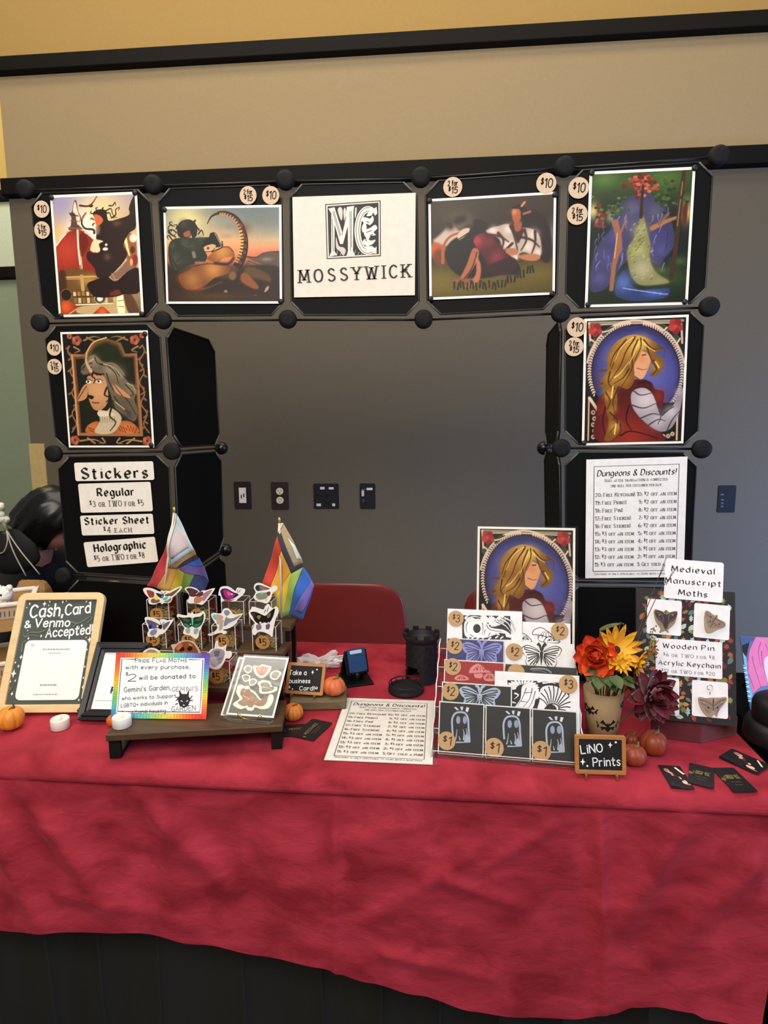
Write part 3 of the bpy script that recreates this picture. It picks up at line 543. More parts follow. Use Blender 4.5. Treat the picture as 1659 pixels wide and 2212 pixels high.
def art_lady(w=188, h=246):
    a = Paint(w, h, [(412, 175), (1095, 140), (1062, 1002), (392, 1012)], '16110e')
    a.line([(430, 190), (1070, 165)], 18, '9a8c72').line([(440, 205), (700, 190), (1060, 182)], 8, 'd8b890')
    for x0, x1, yy in ((430, 438, 340), (1060, 1066, 320)): a.line([(x0, 190), (x1, yy)], 12, 'e8c4a0')
    ring = circ(748, 520, 312, 330, 60)
    a.line(circ(748, 520, 336, 352, 60, rad(190), rad(350)), 12, 'e8c8a4')
    for i in range(84):
        t = rad(140)+rad(262)*i/83; x, y = 748+318*math.cos(t), 520+336*math.sin(t)
        if abs(i-41.5) < 2.5: continue
        dx, dy = -math.sin(t), math.cos(t); sg = 1 if i < 42 else -1
        a.line([(x+9*math.cos(t)-6*dx*sg, y+9*math.sin(t)-6*dy*sg), (x, y)], 10, 'f0cca8', 6).line([(x-9*math.cos(t)-6*dx*sg, y-9*math.sin(t)-6*dy*sg), (x, y)], 10, 'f0cca8', 6)
    a.ell(745, 530, 298, 330, '2a2450', 5).ell(745, 540, 275, 300, '3a3a78', 16, .9).glow(800, 560, 230, '6468ac', .85).glow(620, 400, 120, '5458a0', .6)
    a.poly([(400, 1010), (470, 660), (520, 740), (1010, 730), (1060, 700), (1060, 1005)], '16110e', 2, 1, False)
    for (x, y, r) in ((470, 235, 46), (1020, 205, 50)):
        for k in range(5): t = k*1.26+.3; a.ell(x+r*.55*math.cos(t), y+r*.62*math.sin(t), r*.52, r*.52, ('a8322c', '8a2420', 'b83a32')[k % 3], 4)
        a.glow(x, y, r*.25, 'd8564a', .8)
    for p in ([(530, 260), (570, 225), (600, 215)], [(960, 225), (920, 200), (890, 198)], [(440, 330), (470, 300), (480, 280)], [(1040, 300), (1020, 270), (1010, 256)]): a.line(p, 30, '46503a', 8).line(p, 6, '20261a')
    for p in ([(600, 206), (700, 185)], [(800, 185), (900, 205)], [(440, 300), (470, 330), (440, 400)], [(1050, 290), (1030, 330), (1050, 380)], [(520, 250), (560, 240), (620, 205)], [(960, 215), (930, 235), (880, 205)]): a.line(p, 11, 'e8c4a0', 5)
    a.line([(427, 700), (420, 990)], 10, 'e0b48c').line([(430, 700), (490, 790)], 20, 'e8c8a4', 6).line([(1035, 770), (1030, 990)], 12, 'dcb088')
    for i in range(5): a.ell(455+8*(i % 2), 800+42*i, 15, 16, 'd0a88c', 3).ell(455+8*(i % 2), 800+42*i, 7, 7, '4a2c20')
    for x, y in ((490, 970), (935, 965), (970, 965), (1000, 950)): a.ell(x, y, 15, 15, 'd8b498', 3).ell(x, y, 6, 6, '5a3428')
    # a lady in a red gown with loose golden hair and a pale silver shawl
    a.shade([(490, 1000), (480, 800), (500, 690), (620, 620), (760, 570), (850, 590), (880, 640), (940, 660), (930, 760), (900, 900), (930, 1005)], '4a1210', (700, 980), '9a2c1c', 200, True, 2).glow(900, 690, 50, '8a2a22', .8).glow(530, 780, 60, '8c2820', .7)
    for p in ([(640, 960), (720, 930), (900, 980)], [(700, 750), (680, 850), (720, 930)], [(540, 760), (520, 860), (540, 980)], [(760, 600), (820, 590), (850, 610)]): a.line(p, 12, '2a0a08', 5)
    a.shade([(720, 660), (790, 630), (850, 660), (890, 740), (920, 820), (1000, 760), (1050, 640), (1075, 650), (1050, 790), (1000, 900), (930, 935), (850, 900), (770, 830), (720, 750)], '8e8288', (820, 710), 'd8c8c4', 110, True, 2).glow(900, 860, 50, 'cabcb8', .8).glow(990, 800, 50, 'd0c4c4', .8).glow(1045, 660, 26, 'b4a4a8', .8)
    for p in ([(730, 650), (780, 680), (860, 665)], [(720, 750), (800, 770), (880, 740)], [(780, 840), (860, 810), (920, 820)], [(830, 890), (900, 850), (950, 860)], [(960, 930), (1000, 850), (1050, 790)], [(930, 820), (960, 790), (1010, 760)], [(890, 740), (920, 820), (900, 880)]): a.line(p, 11, '4a3e46', 5)
    a.poly([(740, 400), (800, 380), (850, 420), (838, 480), (800, 560), (760, 570), (720, 520)], 'e0a070', 3).glow(790, 430, 30, 'd88258', .7).line([(755, 495), (790, 505), (825, 500)], 7, '8a4428', 3).line([(790, 405), (815, 402)], 9, '5a3018').line([(720, 540), (770, 572)], 8, '6a3a20')
    a.shade([(560, 420), (590, 340), (660, 285), (740, 265), (830, 290), (900, 330), (940, 360), (880, 385), (930, 430), (935, 490), (890, 545), (840, 545), (870, 490), (850, 420), (800, 370), (760, 430), (735, 480), (735, 580), (690, 640), (620, 620), (620, 740), (590, 850), (640, 890), (600, 980), (530, 990), (560, 880), (540, 760), (530, 660), (500, 600), (545, 520)], '7a4c18', (720, 330), 'd8a044', 110, True, 2)
    for x, y, r, c in ((610, 420, 60, 'b8802c'), (590, 560, 60, 'c08c34'), (660, 560, 50, 'b88430'), (560, 680, 40, 'c8923a'), (590, 780, 30, 'b07c2c'), (600, 900, 40, 'c89440'), (880, 480, 40, 'b4802c'), (780, 320, 50, 'f0c860')): a.glow(x, y, r, c, .8)
    for p in ([(740, 280), (640, 360), (580, 500)], [(740, 290), (680, 380), (640, 480), (560, 600)], [(760, 300), (720, 400), (720, 500), (650, 620)], [(780, 290), (780, 350), (740, 440)], [(800, 300), (860, 360), (920, 360)], [(820, 340), (850, 430), (900, 520)], [(570, 520), (560, 600), (610, 640)], [(540, 660), (570, 720), (550, 780)], [(620, 640), (590, 720), (600, 800)], [(570, 800), (620, 860), (570, 940)], [(640, 880), (640, 940), (590, 990)], [(700, 500), (660, 560), (600, 600)], [(870, 440), (890, 500), (860, 540)], [(680, 300), (600, 400), (570, 480)]): a.line(p, 10, '46260c', 4)
    for p in ([(730, 285), (650, 350), (600, 450)], [(770, 310), (740, 380), (700, 470)], [(600, 560), (640, 530), (700, 450)], [(590, 620), (580, 700)], [(610, 880), (600, 950)], [(790, 310), (830, 350), (880, 380)], [(880, 450), (905, 490)]): a.line(p, 9, 'f2cc6c', 3)
    for p in ([(545, 510), (490, 520), (480, 580), (520, 600)], [(520, 600), (470, 620), (500, 640)], [(900, 340), (945, 370), (940, 420)]): a.line(p, 12, '5a3a1c', 4)
    return a.grain(.012)
def art_horned_portrait():
    a = Paint(176, 236, [(432, 122), (1012, 118), (1046, 898), (484, 905)], '17110f')
    for sx in (-1, 1):
        pts = []
        for i in range(31): t = i/30; pts.append((735+sx*(252-18*math.sin(t*PI)+16*math.sin(t*26))+t*26, 210+600*t))
        a.line(pts, 8, '9a7246', sm=False)
        for i in range(0, 30, 2): x, y = pts[i]; a.line([(x, y), (x+20*(1 if i % 4 else -1), y+16)], 13, '8a5a34', 4)
        for (x, y, r) in ((735+sx*200, 170, 36), (735+sx*250, 140, 20), (765+sx*248, 866, 34)):
            for k in range(5): a.ell(x+r*.5*math.cos(k*1.26), y+r*.5*math.sin(k*1.26), r*.5, r*.5, ('a05038', 'b86848')[k % 2], 3)
            a.ell(x, y, r*.25, r*.25, '5c2018', 3)
        for p in ([(735+sx*150, 170), (735+sx*90, 145), (735+sx*40, 150)], [(735+sx*220, 215), (735+sx*180, 240), (735+sx*215, 255)], [(735+sx*130, 150), (735+sx*80, 175)], [(765+sx*210, 870), (765+sx*120, 860), (765+sx*50, 885)], [(765+sx*60, 850), (765+sx*40, 880), (765+sx*80, 885)], [(765+sx*160, 850), (765+sx*110, 885)]): a.line(p, 12, 'a87c4c', 4)
    a.poly([(500, 265), (590, 265), (640, 190), (740, 155), (840, 190), (870, 265), (950, 262), (985, 835), (540, 835)], 'a06a40', 0, 1, False).poly([(512, 285), (600, 282), (660, 205), (740, 175), (820, 205), (862, 282), (935, 280), (965, 815), (552, 815)], '6a3e24', 0, 1, False)
    a.poly([(528, 300), (610, 296), (665, 220), (735, 190), (810, 216), (850, 290), (925, 292), (955, 812), (562, 812)], '1a1a0e', 1, 1, False).glow(740, 260, 120, '22280e', .8).line([(500, 270), (540, 830)], 10, 'd09a64').line([(600, 260), (650, 185), (740, 152)], 9, 'e0ac70')
    a.shade([(595, 812), (610, 760), (680, 735), (700, 812)], 'a85428', (640, 780), 'd07838', 50).shade([(780, 812), (830, 735), (910, 740), (955, 812)], 'a85428', (880, 780), 'd47c3c', 70)
    for i in range(14): a.line([(810+i*10, 760+(i*23) % 40), (822+i*9, 775+(i*23) % 40)], 6, '6a2c14').line([(610+i*6, 775+(i*17) % 30), (618+i*6, 785+(i*17) % 30)], 5, '6a2c14')
    a.poly([(560, 370), (600, 310), (650, 270), (720, 320), (800, 330), (860, 400), (890, 460), (950, 500), (930, 580), (950, 660), (930, 730), (860, 700), (790, 640), (770, 560), (720, 440), (640, 400), (580, 410)], '6a5c48', 3)
    for x, y, r, c in ((650, 310, 40, '9a8868'), (820, 400, 50, '8c7a5c'), (760, 380, 40, 'a08e70'), (850, 620, 60, '5a4c3a'), (900, 510, 40, '8a7654'), (890, 690, 40, '4a4034')): a.glow(x, y, r, c, .8)
    for p in ([(640, 330), (600, 330), (580, 380)], [(660, 290), (680, 330), (740, 340)], [(700, 340), (780, 350), (830, 420)], [(740, 340), (800, 400), (820, 470)], [(860, 420), (900, 470), (950, 510)], [(790, 560), (830, 620), (900, 680)], [(780, 590), (800, 650), (880, 710)], [(840, 540), (890, 600), (940, 690)], [(740, 400), (760, 470), (790, 520)], [(870, 480), (920, 540), (900, 560)], [(560, 380), (590, 350), (640, 360)]): a.line(p, 8, '2a2018', 4)
    for p in ([(650, 300), (620, 320), (600, 350)], [(720, 335), (790, 360), (850, 430)], [(880, 470), (920, 490), (940, 540)], [(800, 600), (860, 650)]): a.line(p, 7, 'c4b08c', 3)
    a.shade([(605, 430), (640, 400), (720, 420), (745, 500), (745, 600), (700, 655), (650, 650), (620, 590), (610, 520)], 'b47c50', (680, 520), 'd49c6c', 100, True, 2)
    a.poly([(535, 585), (570, 500), (605, 475), (605, 560), (570, 590)], 'c08458', 2).line([(600, 490), (540, 582)], 6, '4a2818').poly([(780, 470), (840, 510), (905, 570), (850, 560), (800, 530)], 'c48a5c', 2).line([(785, 475), (850, 560)], 6, '4a2818')
    a.line([(605, 250), (600, 320), (632, 385)], 8, 'caa474', 24).poly([(610, 550), (650, 560), (640, 580), (620, 575)], '241410', 1).line([(640, 600), (655, 606), (685, 605)], 7, '3c1c10').line([(605, 415), (640, 408)], 10, '2a1c12').line([(670, 410), (720, 405)], 10, '2a1c12')
    for x, y in ((616, 458), (688, 456)): a.ell(x, y, 20, 13, 'f0e4cc', 1).ell(x-4, y, 8, 9, '3a2814').line([(x-20, y-8), (x, y-16), (x+22, y-4)], 6, '241810')
    for p in ([(650, 390), (640, 420), (660, 440), (650, 470)], [(660, 400), (700, 410)], [(740, 500), (725, 550), (760, 570), (735, 600)]): a.line(p, 13, '1e1610', 5)
    a.poly([(680, 660), (740, 660), (770, 640), (840, 710), (780, 812), (655, 812), (690, 730)], 'c4b08c', 2).poly([(680, 665), (760, 670), (790, 690), (690, 700)], 'dccaa6', 2)
    for i in range(7): a.line([(690+i*17, 705), (694+i*16, 740)], 5, '8a7856')
    a.line([(770, 640), (760, 700), (800, 740), (760, 800)], 13, '1e1610', 5)
    return a.grain(.012)
# ------------------------------------------------------------------ the hall
def wall_y(x): return 2.6 + .018*x
WX0, WX1 = -1.845, 3.2
TR1, TR2 = 2.893, 2.42                                       # heights of the two black rails
orange, tan, grey = M('9c7e46', .85, nz=.03, scale=90, bump=.05), M('95815e', .85, nz=.03, scale=90, bump=.05), M('5a5140', .85, nz=.03, scale=90, bump=.05)
pale = M('c6d0b8', .85, nz=.03, scale=90, bump=.05); green = M('8e9a82', .85, nz=.03, scale=90, bump=.05); yellow = M('b89c58', .85, nz=.03, scale=90, bump=.05)
RAIL = M('0d0b08', .6, spec=.12, nz=.1)
def struct(name, mb, label=None, bevel=0):
    o = mb.build(name, bevel=bevel); o['kind'] = 'structure'
    if label: o['label'] = label
    return o
b = MB(); th = .15
Y0, Y1 = wall_y(WX0), wall_y(WX1)
for z0, z1, m in ((0, TR2, grey), (TR2, TR1, tan), (TR1, 4.6, orange)):
    b.add([(WX0, Y0, z0), (WX1, Y1, z0), (WX1, Y1, z1), (WX0, Y0, z1), (WX0, Y0+1.3, z0), (WX1, Y1+1.3, z0), (WX1, Y1+1.3, z1), (WX0, Y0+1.3, z1)], [(0, 1, 2, 3), (5, 4, 7, 6), (4, 0, 3, 7), (1, 5, 6, 2)], m)
struct('wall_back', b)
b = MB()
for z0, z1, m in ((0, TR2, green), (TR2, TR1, pale), (TR1, 4.6, yellow)): b.box((-3.7, 3.9, (z0+z1)/2), (3.75, .1, z1-z0), m)
struct('wall_left', b)
def rail(name, z, h, x0, x1, y0, y1, d=.03):
    b = MB(); vs = []
    for x, y in ((x0, y0), (x1, y1)):
        for dy, dz in ((.002, -h/2), (-d, -h/2+.008), (-d, h/2-.012), (.002, h/2)): vs.append((x, y+dy, z+dz))
    b.add(vs, [(0, 1, 2, 3), (7, 6, 5, 4), (0, 4, 5, 1), (1, 5, 6, 2), (2, 6, 7, 3), (3, 7, 4, 0)], RAIL); struct(name, b, bevel=.003)
rail('trim_1', TR1, .075, WX0-.012, WX1, Y0, Y1)
rail('trim_2', TR2, .085, WX0-.012, WX1, Y0, Y1)
rail('trim_3', TR1, .075, -5.5, WX0, 3.848, 3.848)
rail('trim_4', TR2, .085, -5.5, WX0, 3.848, 3.848)
b = MB(); b.box((WX0+.03, wall_y(WX0)-.003, .67), (.07, .006, 1.34), M('b59a62', .5)); b.box((WX0-.004, wall_y(WX0)+.04, .67), (.008, .09, 1.34), M('b59a62', .5)); struct('trim_5', b)
b = MB(); b.box((-1.0, 1.2, -.05), (9.4, 6.4, .1), M('3a3236', .95, nz=.25, scale=120, bump=.3)); struct('floor', b)
b = MB(); b.box(((WX0+WX1)/2, (Y0+Y1)/2-.008, .05), (WX1-WX0, .012, .1), RAIL, Matrix.Translation((0, 0, 0))); struct('baseboard_back', b)

# wall plates
def plate(name, px, py, w, h, hexc, label, cat):
    y = wall_y(aty(px, py, 2.6).x)-.0035; P = aty(px, py, y); P.y = y
    t = thing(name, P+Vector((0, .003, -h/2)), label, cat, None)
    c = Card(w, h, hexc, .006, .006, .8); Mx = frame(P-Vector((w/2, 0, h/2)), (1, .018, 0), (0, 0, 1))
    return t, c, Mx
t, c, Mx = plate('data_outlet', 524, 1070, .078, .122, '1c1210', 'brown wall plate with white data port insert, nearest the left display tower', 'outlet')
cp = c.mb.build('cover_plate', t, Mx, bevel=.002)
k = Card(.032, .068, 'e6dccb', .001); k.poly([(.008, .02), (.013, .02), (.013, .036), (.008, .036)], '2a2420').poly([(.019, .026), (.024, .026), (.024, .042), (.019, .042)], '2a2420').ell(.008, .05, .004, .004, 'fffdf4'); k.mb.build('port_insert', cp, Mx @ Matrix.Translation((.023, .027, .0016)))
t, c, Mx = plate('duplex_outlet', 604.5, 1071, .078, .122, '2a1812', 'brown duplex power outlet with two cream sockets on the grey wall', 'outlet')
cp = c.mb.build('cover_plate', t, Mx, bevel=.002)
for yy in (.041, .081):
    k = Card(0, 0, base=False); k.mb.prism(circ(0, 0, .0165, .0155, 20), -.001, .0015, M('d9cfa4', .4)); k.z = .0016
    k.poly([(-.007, -.001), (-.005, -.001), (-.005, .007), (-.007, .007)], '2a2018').poly([(.005, -.001), (.007, -.001), (.007, .006), (.005, .006)], '2a2018').ell(0, -.007, .0025, .0025, '2a2018', 10)
    k.mb.build('socket', cp, Mx @ Matrix.Translation((.039, yy, .0012)))
t, c, Mx = plate('audio_panel', 704.5, 1072, .112, .112, '0c0b0b', 'square black double wall plate with small labels and jacks', 'outlet')
for x, y, w_, h_ in ((.03, .086, .02, .011), (.068, .086, .022, .01), (.012, .012, .02, .012), (.082, .012, .013, .012)): c.poly([(x, y), (x+w_, y), (x+w_, y+h_), (x, y+h_)], 'c9c6be')
cp = c.mb.build('cover_plate', t, Mx, bevel=.002)
for x, y in ((.018, .07), (.062, .07), (.018, .034), (.064, .034)): MB().lathe([(.0055, 0), (.0055, .004), (.003, .004), (.003, .001), (0, .001)], M('3a3a3c', .3, .8), Mx @ Matrix.Translation((x, y, .001)), 12).build('jack', cp)
t, c, Mx = plate('volume_panel', 794, 1072, .068, .112, '0d0c0c', 'narrow black wall plate with white label and slider, rightmost of the row of four', 'outlet')
c.poly([(.03, .083), (.056, .083), (.056, .093), (.03, .093)], 'cfcdc8').poly([(.008, .084), (.026, .084), (.026, .0875), (.008, .0875)], '5c5a58')
cp = c.mb.build('cover_plate', t, Mx, bevel=.002)
k = Card(.011, .026, 'b8b6b0', .002, .002); k.mb.build('slider', cp, Mx @ Matrix.Translation((.008, .056, .002)))
k = Card(.014, .016, '2c2c30', .002, .002); k.mb.build('slider', cp, Mx @ Matrix.Translation((.008, .028, .002)))
t, c, Mx = plate('wall_switch', 1570, 1078, .072, .114, '050505', 'black wall plate on the bluish grey wall right of the display tower', 'outlet')
c.poly([(.01, .074), (.024, .074), (.024, .078), (.01, .078)], '6a6a74') ; cp = c.mb.build('cover_plate', t, Mx, bevel=.002)
for y in (.05, .036, .022): Card(.012, .008, '33333c', .002, .001).mb.build('switch_button', cp, Mx @ Matrix.Translation((.012, y, .002)))

# ------------------------------------------------------------------ table, skirt and red cloth
TX0, TX1, TY0, TY1, TZ = -1.34, .628, 1.055, 1.752, .74
HEM = [(v.x, v.z) for v in [aty(px, py, 1.012) for px, py in ((-260, 1996), (0, 2010), (150, 2016), (285, 2030), (420, 2056), (560, 2078), (690, 2094), (800, 2122), (900, 2150), (1020, 2186), (1130, 2206), (1240, 2222), (1335, 2212), (1390, 2200), (1460, 2196), (1530, 2203), (1570, 2218), (1640, 2226), (1800, 2230))]]
def hem(x):
    for (a, p), (c_, q) in zip(HEM, HEM[1:]):
        if x <= c_: t = max(0, (x-a)/(c_-a)); t = t*t*(3-2*t); return p+(q-p)*t
    return HEM[-1][1]
FOLDS = [(-.95, .74, -.80, .42, .020, .030), (-.86, .74, -.66, .46, .016, .026), (-.62, .72, -.42, .50, .016, .028), (-.55, .70, -.50, .40, .010, .04), (-.20, .72, -.20, .33, .007, .008), (.05, .60, -.16, .45, .006, .02), (.29, .68, .31, .30, .012, .012), (.46, .74, .34, .48, .022, .035), (.20, .66, .05, .56, .007, .016), (.02, .55, .16, .50, .006, .014), (.56, .60, .40, .40, .009, .03), (-.75, .48, -.5, .42, .007, .02), (-.1, .40, .1, .36, .006, .014)]
def fold(x, z, s=1.0):
    d = TZ-z; v = Vector((x*2.6, z*1.2, .3)); o = .010*math.sin(x*7+1.2+.8*math.sin(z*4))+.010*mnoise.noise(v*1.5)+.004*mnoise.noise(v*4)+.002*mnoise.noise(Vector((x*9, z*24+x*6, 2.1)))
    for (x0, z0, x1, z1, a, w_) in FOLDS:
        dx, dz = x1-x0, z1-z0; l2 = dx*dx+dz*dz; t = ((x-x0)*dx+(z-z0)*dz)/l2; tc_ = max(0, min(1, t)); dist = ((x-x0-tc_*dx)*dz-(z-z0-tc_*dz)*dx)/math.sqrt(l2); r2 = math.hypot(x-x0-tc_*dx, z-z0-tc_*dz)
        o += 1.7*a*math.exp(-(r2/w_)**2)*(1-.6*tc_)*(1 if dist > -1 else 0)
    return s*min(1, d/.12)*o
mvel = bpy.data.materials.new('crushed_red_velvet'); mvel.use_nodes = True
n = mvel.node_tree.nodes; L = mvel.node_tree.links; p = n['Principled BSDF']
tc = n.new('ShaderNodeTexCoord'); mp = n.new('ShaderNodeMapping'); mp.inputs['Scale'].default_value = (1.0, 1.0, 1.9); L.new(tc.outputs['Object'], mp.inputs[0])
n1 = n.new('ShaderNodeTexNoise'); n1.inputs['Scale'].default_value = 9; n1.inputs['Detail'].default_value = 5; n1.inputs['Distortion'].default_value = .5; L.new(mp.outputs[0], n1.inputs['Vector'])
n2 = n.new('ShaderNodeTexNoise'); n2.inputs['Scale'].default_value = 520; L.new(tc.outputs['Object'], n2.inputs['Vector'])
r = n.new('ShaderNodeValToRGB'); e = r.color_ramp.elements; e[0].position = .30; e[0].color = lin('7c1a24'); e[1].position = .72; e[1].color = lin('ae3442'); L.new(n1.outputs['Fac'], r.inputs[0])
L.new(r.outputs[0], p.inputs['Base Color']); p.inputs['Roughness'].default_value = .8; p.inputs['Specular IOR Level'].default_value = .15
p.inputs['Sheen Weight'].default_value = .4; p.inputs['Sheen Roughness'].default_value = .4; p.inputs['Sheen Tint'].default_value = lin('ff6a80')
n3 = n.new('ShaderNodeTexNoise'); n3.inputs['Scale'].default_value = 26; n3.inputs['Detail'].default_value = 4; n3.inputs['Distortion'].default_value = .8; L.new(mp.outputs[0], n3.inputs['Vector'])
ad = n.new('ShaderNodeMath'); ad.operation = 'MULTIPLY_ADD'; ad.inputs[1].default_value = .12; L.new(n2.outputs['Fac'], ad.inputs[0]); L.new(n3.outputs['Fac'], ad.inputs[2])
bp = n.new('ShaderNodeBump'); bp.inputs['Strength'].default_value = .22; bp.inputs['Distance'].default_value = .012; L.new(ad.outputs[0], bp.inputs['Height']); L.new(bp.outputs[0], p.inputs['Normal'])
def ridge(x, y):
    if x < -.62 or x > .24: return 0
    e = min(1, (x+.62)/.03, (.24-x)/.03)
    return e*.04*max(0, min(1, (y-1.588)/.012))*max(0, min(1, (1.672-y)/.02))
cb = MB(); NX = 300; us = [TX0+(TX1-TX0)*i/NX for i in range(NX+1)]
ys = [TY1-(TY1-TY0-.018)*j/110 for j in range(111)]; ND = 90; rows = []
for y in ys: rows.append([(x, y-(.010*(1-min(1, (y-TY0)/.02))**2)*0, TZ+ridge(x, y)+.0006*mnoise.noise(Vector((x*18, y*18, 0)))) for x in us])
for k in range(1, 9):
    a = PI/2*k/9; rows.append([(x, TY0+.018-.034*math.sin(a), TZ-.034*(1-math.cos(a))) for x in us])
for j in range(ND+1):
    t = j/ND; rr = []
    for x in us:
        z = TZ-.034+(hem(x)-TZ+.034)*t; tuck = 0.0
        rr.append((x-.045*t*max(0, (x-.3)/.33), TY0-.016-fold(x, z)*.9-.03*t+.012, z) if j else (x, TY0-.016, z))
    rows.append(rr)
vs = [v for r_ in rows for v in r_]; K = NX+1
fs = [(j*K+i, (j+1)*K+i, (j+1)*K+i+1, j*K+i+1) for j in range(len(rows)-1) for i in range(NX)]
cb.add(vs, fs, mvel, smooth=True)
# the cloth's short drop at the right end and at the back
def drop(path, zb):
    vs = []
    for i, (x, y) in enumerate(path):
        for k in range(16):
            t = k/15; z = TZ-.0+(zb-TZ)*t; off = .012*math.sin(i*.9)*t+.012*t; vs.append((x+(off if path[0][0] > 0 else -off), y, z))
    return vs
path = [(TX1, TY1-(TY1-TY0+.012)*i/40) for i in range(41)]; vv = drop(path, .27)
cb.add(vv, [(i*16+k, i*16+k+1, (i+1)*16+k+1, (i+1)*16+k) for i in range(40) for k in range(15)], mvel, smooth=True)
cloth = cb.build('tablecloth')
tag(cloth, 'crushed red velvet tablecloth draped over the stall table', 'tablecloth')
sb = MB(); vs = []; NS = 700
for i in range(NS+1):
    x = -1.45+2.05*i/NS; ph = x*44+1.5*math.sin(x*7); yb = 1.118+.022*(abs(math.sin(ph*.5))**.6)*2-.022+.006*math.sin(ph*.37+1)
    vs += [(x+.004*math.sin(ph*.7), yb, .72), (x, yb-.004*math.sin(ph), .36), (x+.01*math.sin(ph*.3), yb, .012)]
sb.add(vs, [(3*i+k, 3*i+3+k, 3*i+4+k, 3*i+1+k) for i in range(NS) for k in (0, 1)], M('1c1a16', .9, nz=.12, scale=200), smooth=True)
tag(sb.build('table_skirt'), 'black pleated skirt hanging to the floor below the red cloth', 'table skirt')

# ------------------------------------------------------------------ modular panel display (arch of black panels)
FY, BY = 1.474, 1.735
PANEL = M('070706', .55, spec=.12, nz=.15, scale=8, bump=.04); RODM = M('1c1c1a', .35, .2); KNOB = M('131414', .7, spec=.2, nz=.2, scale=300, bump=.2); CORN = M('55544e', .4)
J = {}
for i, (px, py) in enumerate([(57, 410), (332, 400), (617, 390), (909, 384), (1219, 361), (1551, 338)]): J['t', i] = aty(px, py, FY)
for i, (px, py) in enumerate([(88, 698), (352, 692), (622, 690), (915, 690), (1211, 676), (1531, 663)]): J['m', i] = aty(px, py, FY)
for i, px, py in ((0, 117, 980), (1, 372, 975), (4, 1212, 968), (5, 1515, 970)): J['n', i] = aty(px, py, FY)
for i, px, py in ((0, 139, 1243), (1, 384, 1258), (4, 1213, 1258), (5, 1500, 1262)): J['l', i] = aty(px, py, FY)
for i in (0, 1, 4, 5): q = J['l', i]; J['b', i] = Vector((q.x+(.006 if i < 2 else -.004), FY, .748))
for i, sx, px in ((1, 478, 486), (4, 1175, 1180)):
    J['kn', i] = aty(px if 0 else sx, 968, BY); J['kl', i] = aty({1: 487, 4: 1180}[i], 1188, BY)
    J['km', i] = J['kn', i]+Vector((-.004 if i == 1 else .004, 0, .315)); J['kb', i] = Vector((J['kl', i].x, BY, .748))
disp = thing('display_arch', (-.2, 1.5, .741), 'black arch of modular plastic panels standing on the back of the table', 'display rack')
def panel(a, b_, c_, d_, side=False, mat=None):
    """four joints (TL TR BR BL) -> sheet with clipped corners, raised glossy rim and grey corner clips"""
    C = (a+b_+c_+d_)/4; x = ((b_-a)+(c_-d_)).normalized(); y = ((a-d_)+(b_-c_)); Mx = frame(C, x, y); inv = Mx.inverted()
    q = [(inv @ v) for v in (d_, c_, b_, a)]; g = .0100
    pts = []
    for k in range(4):
        p0, pp, pn = q[k], q[k-1], q[(k+1) % 4]; u = (pp-p0).normalized(); v = (pn-p0).normalized(); o = p0+(u+v)*g
        pts += [tuple((o+u*.03).xy), tuple((o+v*.03).xy)]
    m = MB(); m.prism(pts, -.003, .001, PANEL, Mx)
    ring = [(p_[0], p_[1], .0012) for p_ in pts]; m.tube(ring+[ring[0]], .0022, RODM, Mx, 6, False)
    for k in range(4): m.tube([Vector((pts[2*k][0], pts[2*k][1], .0022)), Vector((pts[2*k+1][0], pts[2*k+1][1], .0022))], .0024, CORN, Mx, 6)
    o = m.build('panel', disp)
    return o
for i in range(5): panel(J['t', i], J['t', i+1], J['m', i+1], J['m', i])
for i in (0, 4):
    panel(J['m', i], J['m', i+1], J['n', i+1], J['n', i]); panel(J['n', i], J['n', i+1], J['l', i+1], J['l', i]); panel(J['l', i], J['l', i+1], J['b', i+1], J['b', i])
panel(J['m', 1], J['km', 1], J['kn', 1], J['n', 1]); panel(J['n', 1], J['kn', 1], J['kl', 1], J['l', 1]); panel(J['l', 1], J['kl', 1], J['kb', 1], J['b', 1])
panel(J['km', 4], J['m', 4], J['n', 4], J['kn', 4]); panel(J['kn', 4], J['n', 4], J['l', 4], J['kl', 4]); panel(J['kl', 4], J['l', 4], J['b', 4], J['kb', 4])
for key, v in J.items():
    if key[0] == 'km': continue
    m = MB()
    if key[0].startswith('k'): m.lathe([(0, -.016), (.012, -.014), (.0185, -.006), (.0195, 0), (.0185, .006), (.012, .014), (0, .016)], M('0b0b0b', .3), Matrix.Translation(v) @ Matrix.Rotation(PI/2, 4, 'X'), 20)
    else: m.lathe([(0, -.011), (.017, -.0105), (.0215, -.008), (.022, 0), (.0205, .006), (.012, .008), (0, .008)], KNOB, frame(v+Vector((0, -.004, 0)), (1, 0, 0), (0, 0, 1)), 24); m.v = m.v
    if key[0] == 'b': 
        for w_ in m.v: w_.z = max(w_.z, .741)
    if key[0] == 'kb':
        for w_ in m.v: w_.z = max(w_.z, .741)
    m.build('connector', disp)
RODT = .0028
def rod(a, b_): MB().tube([a+Vector((0, .006, 0)), b_+Vector((0, .006, 0))], RODT, RODM).build('frame_rod', disp)
for i in range(5): rod(J['t', i], J['t', i+1]); rod(J['m', i], J['m', i+1])
for i in (0, 4): rod(J['n', i], J['n', i+1]); rod(J['l', i], J['l', i+1])
for i in (1, 4): rod(J['n', i], J['kn', i]); rod(J['l', i], J['kl', i])

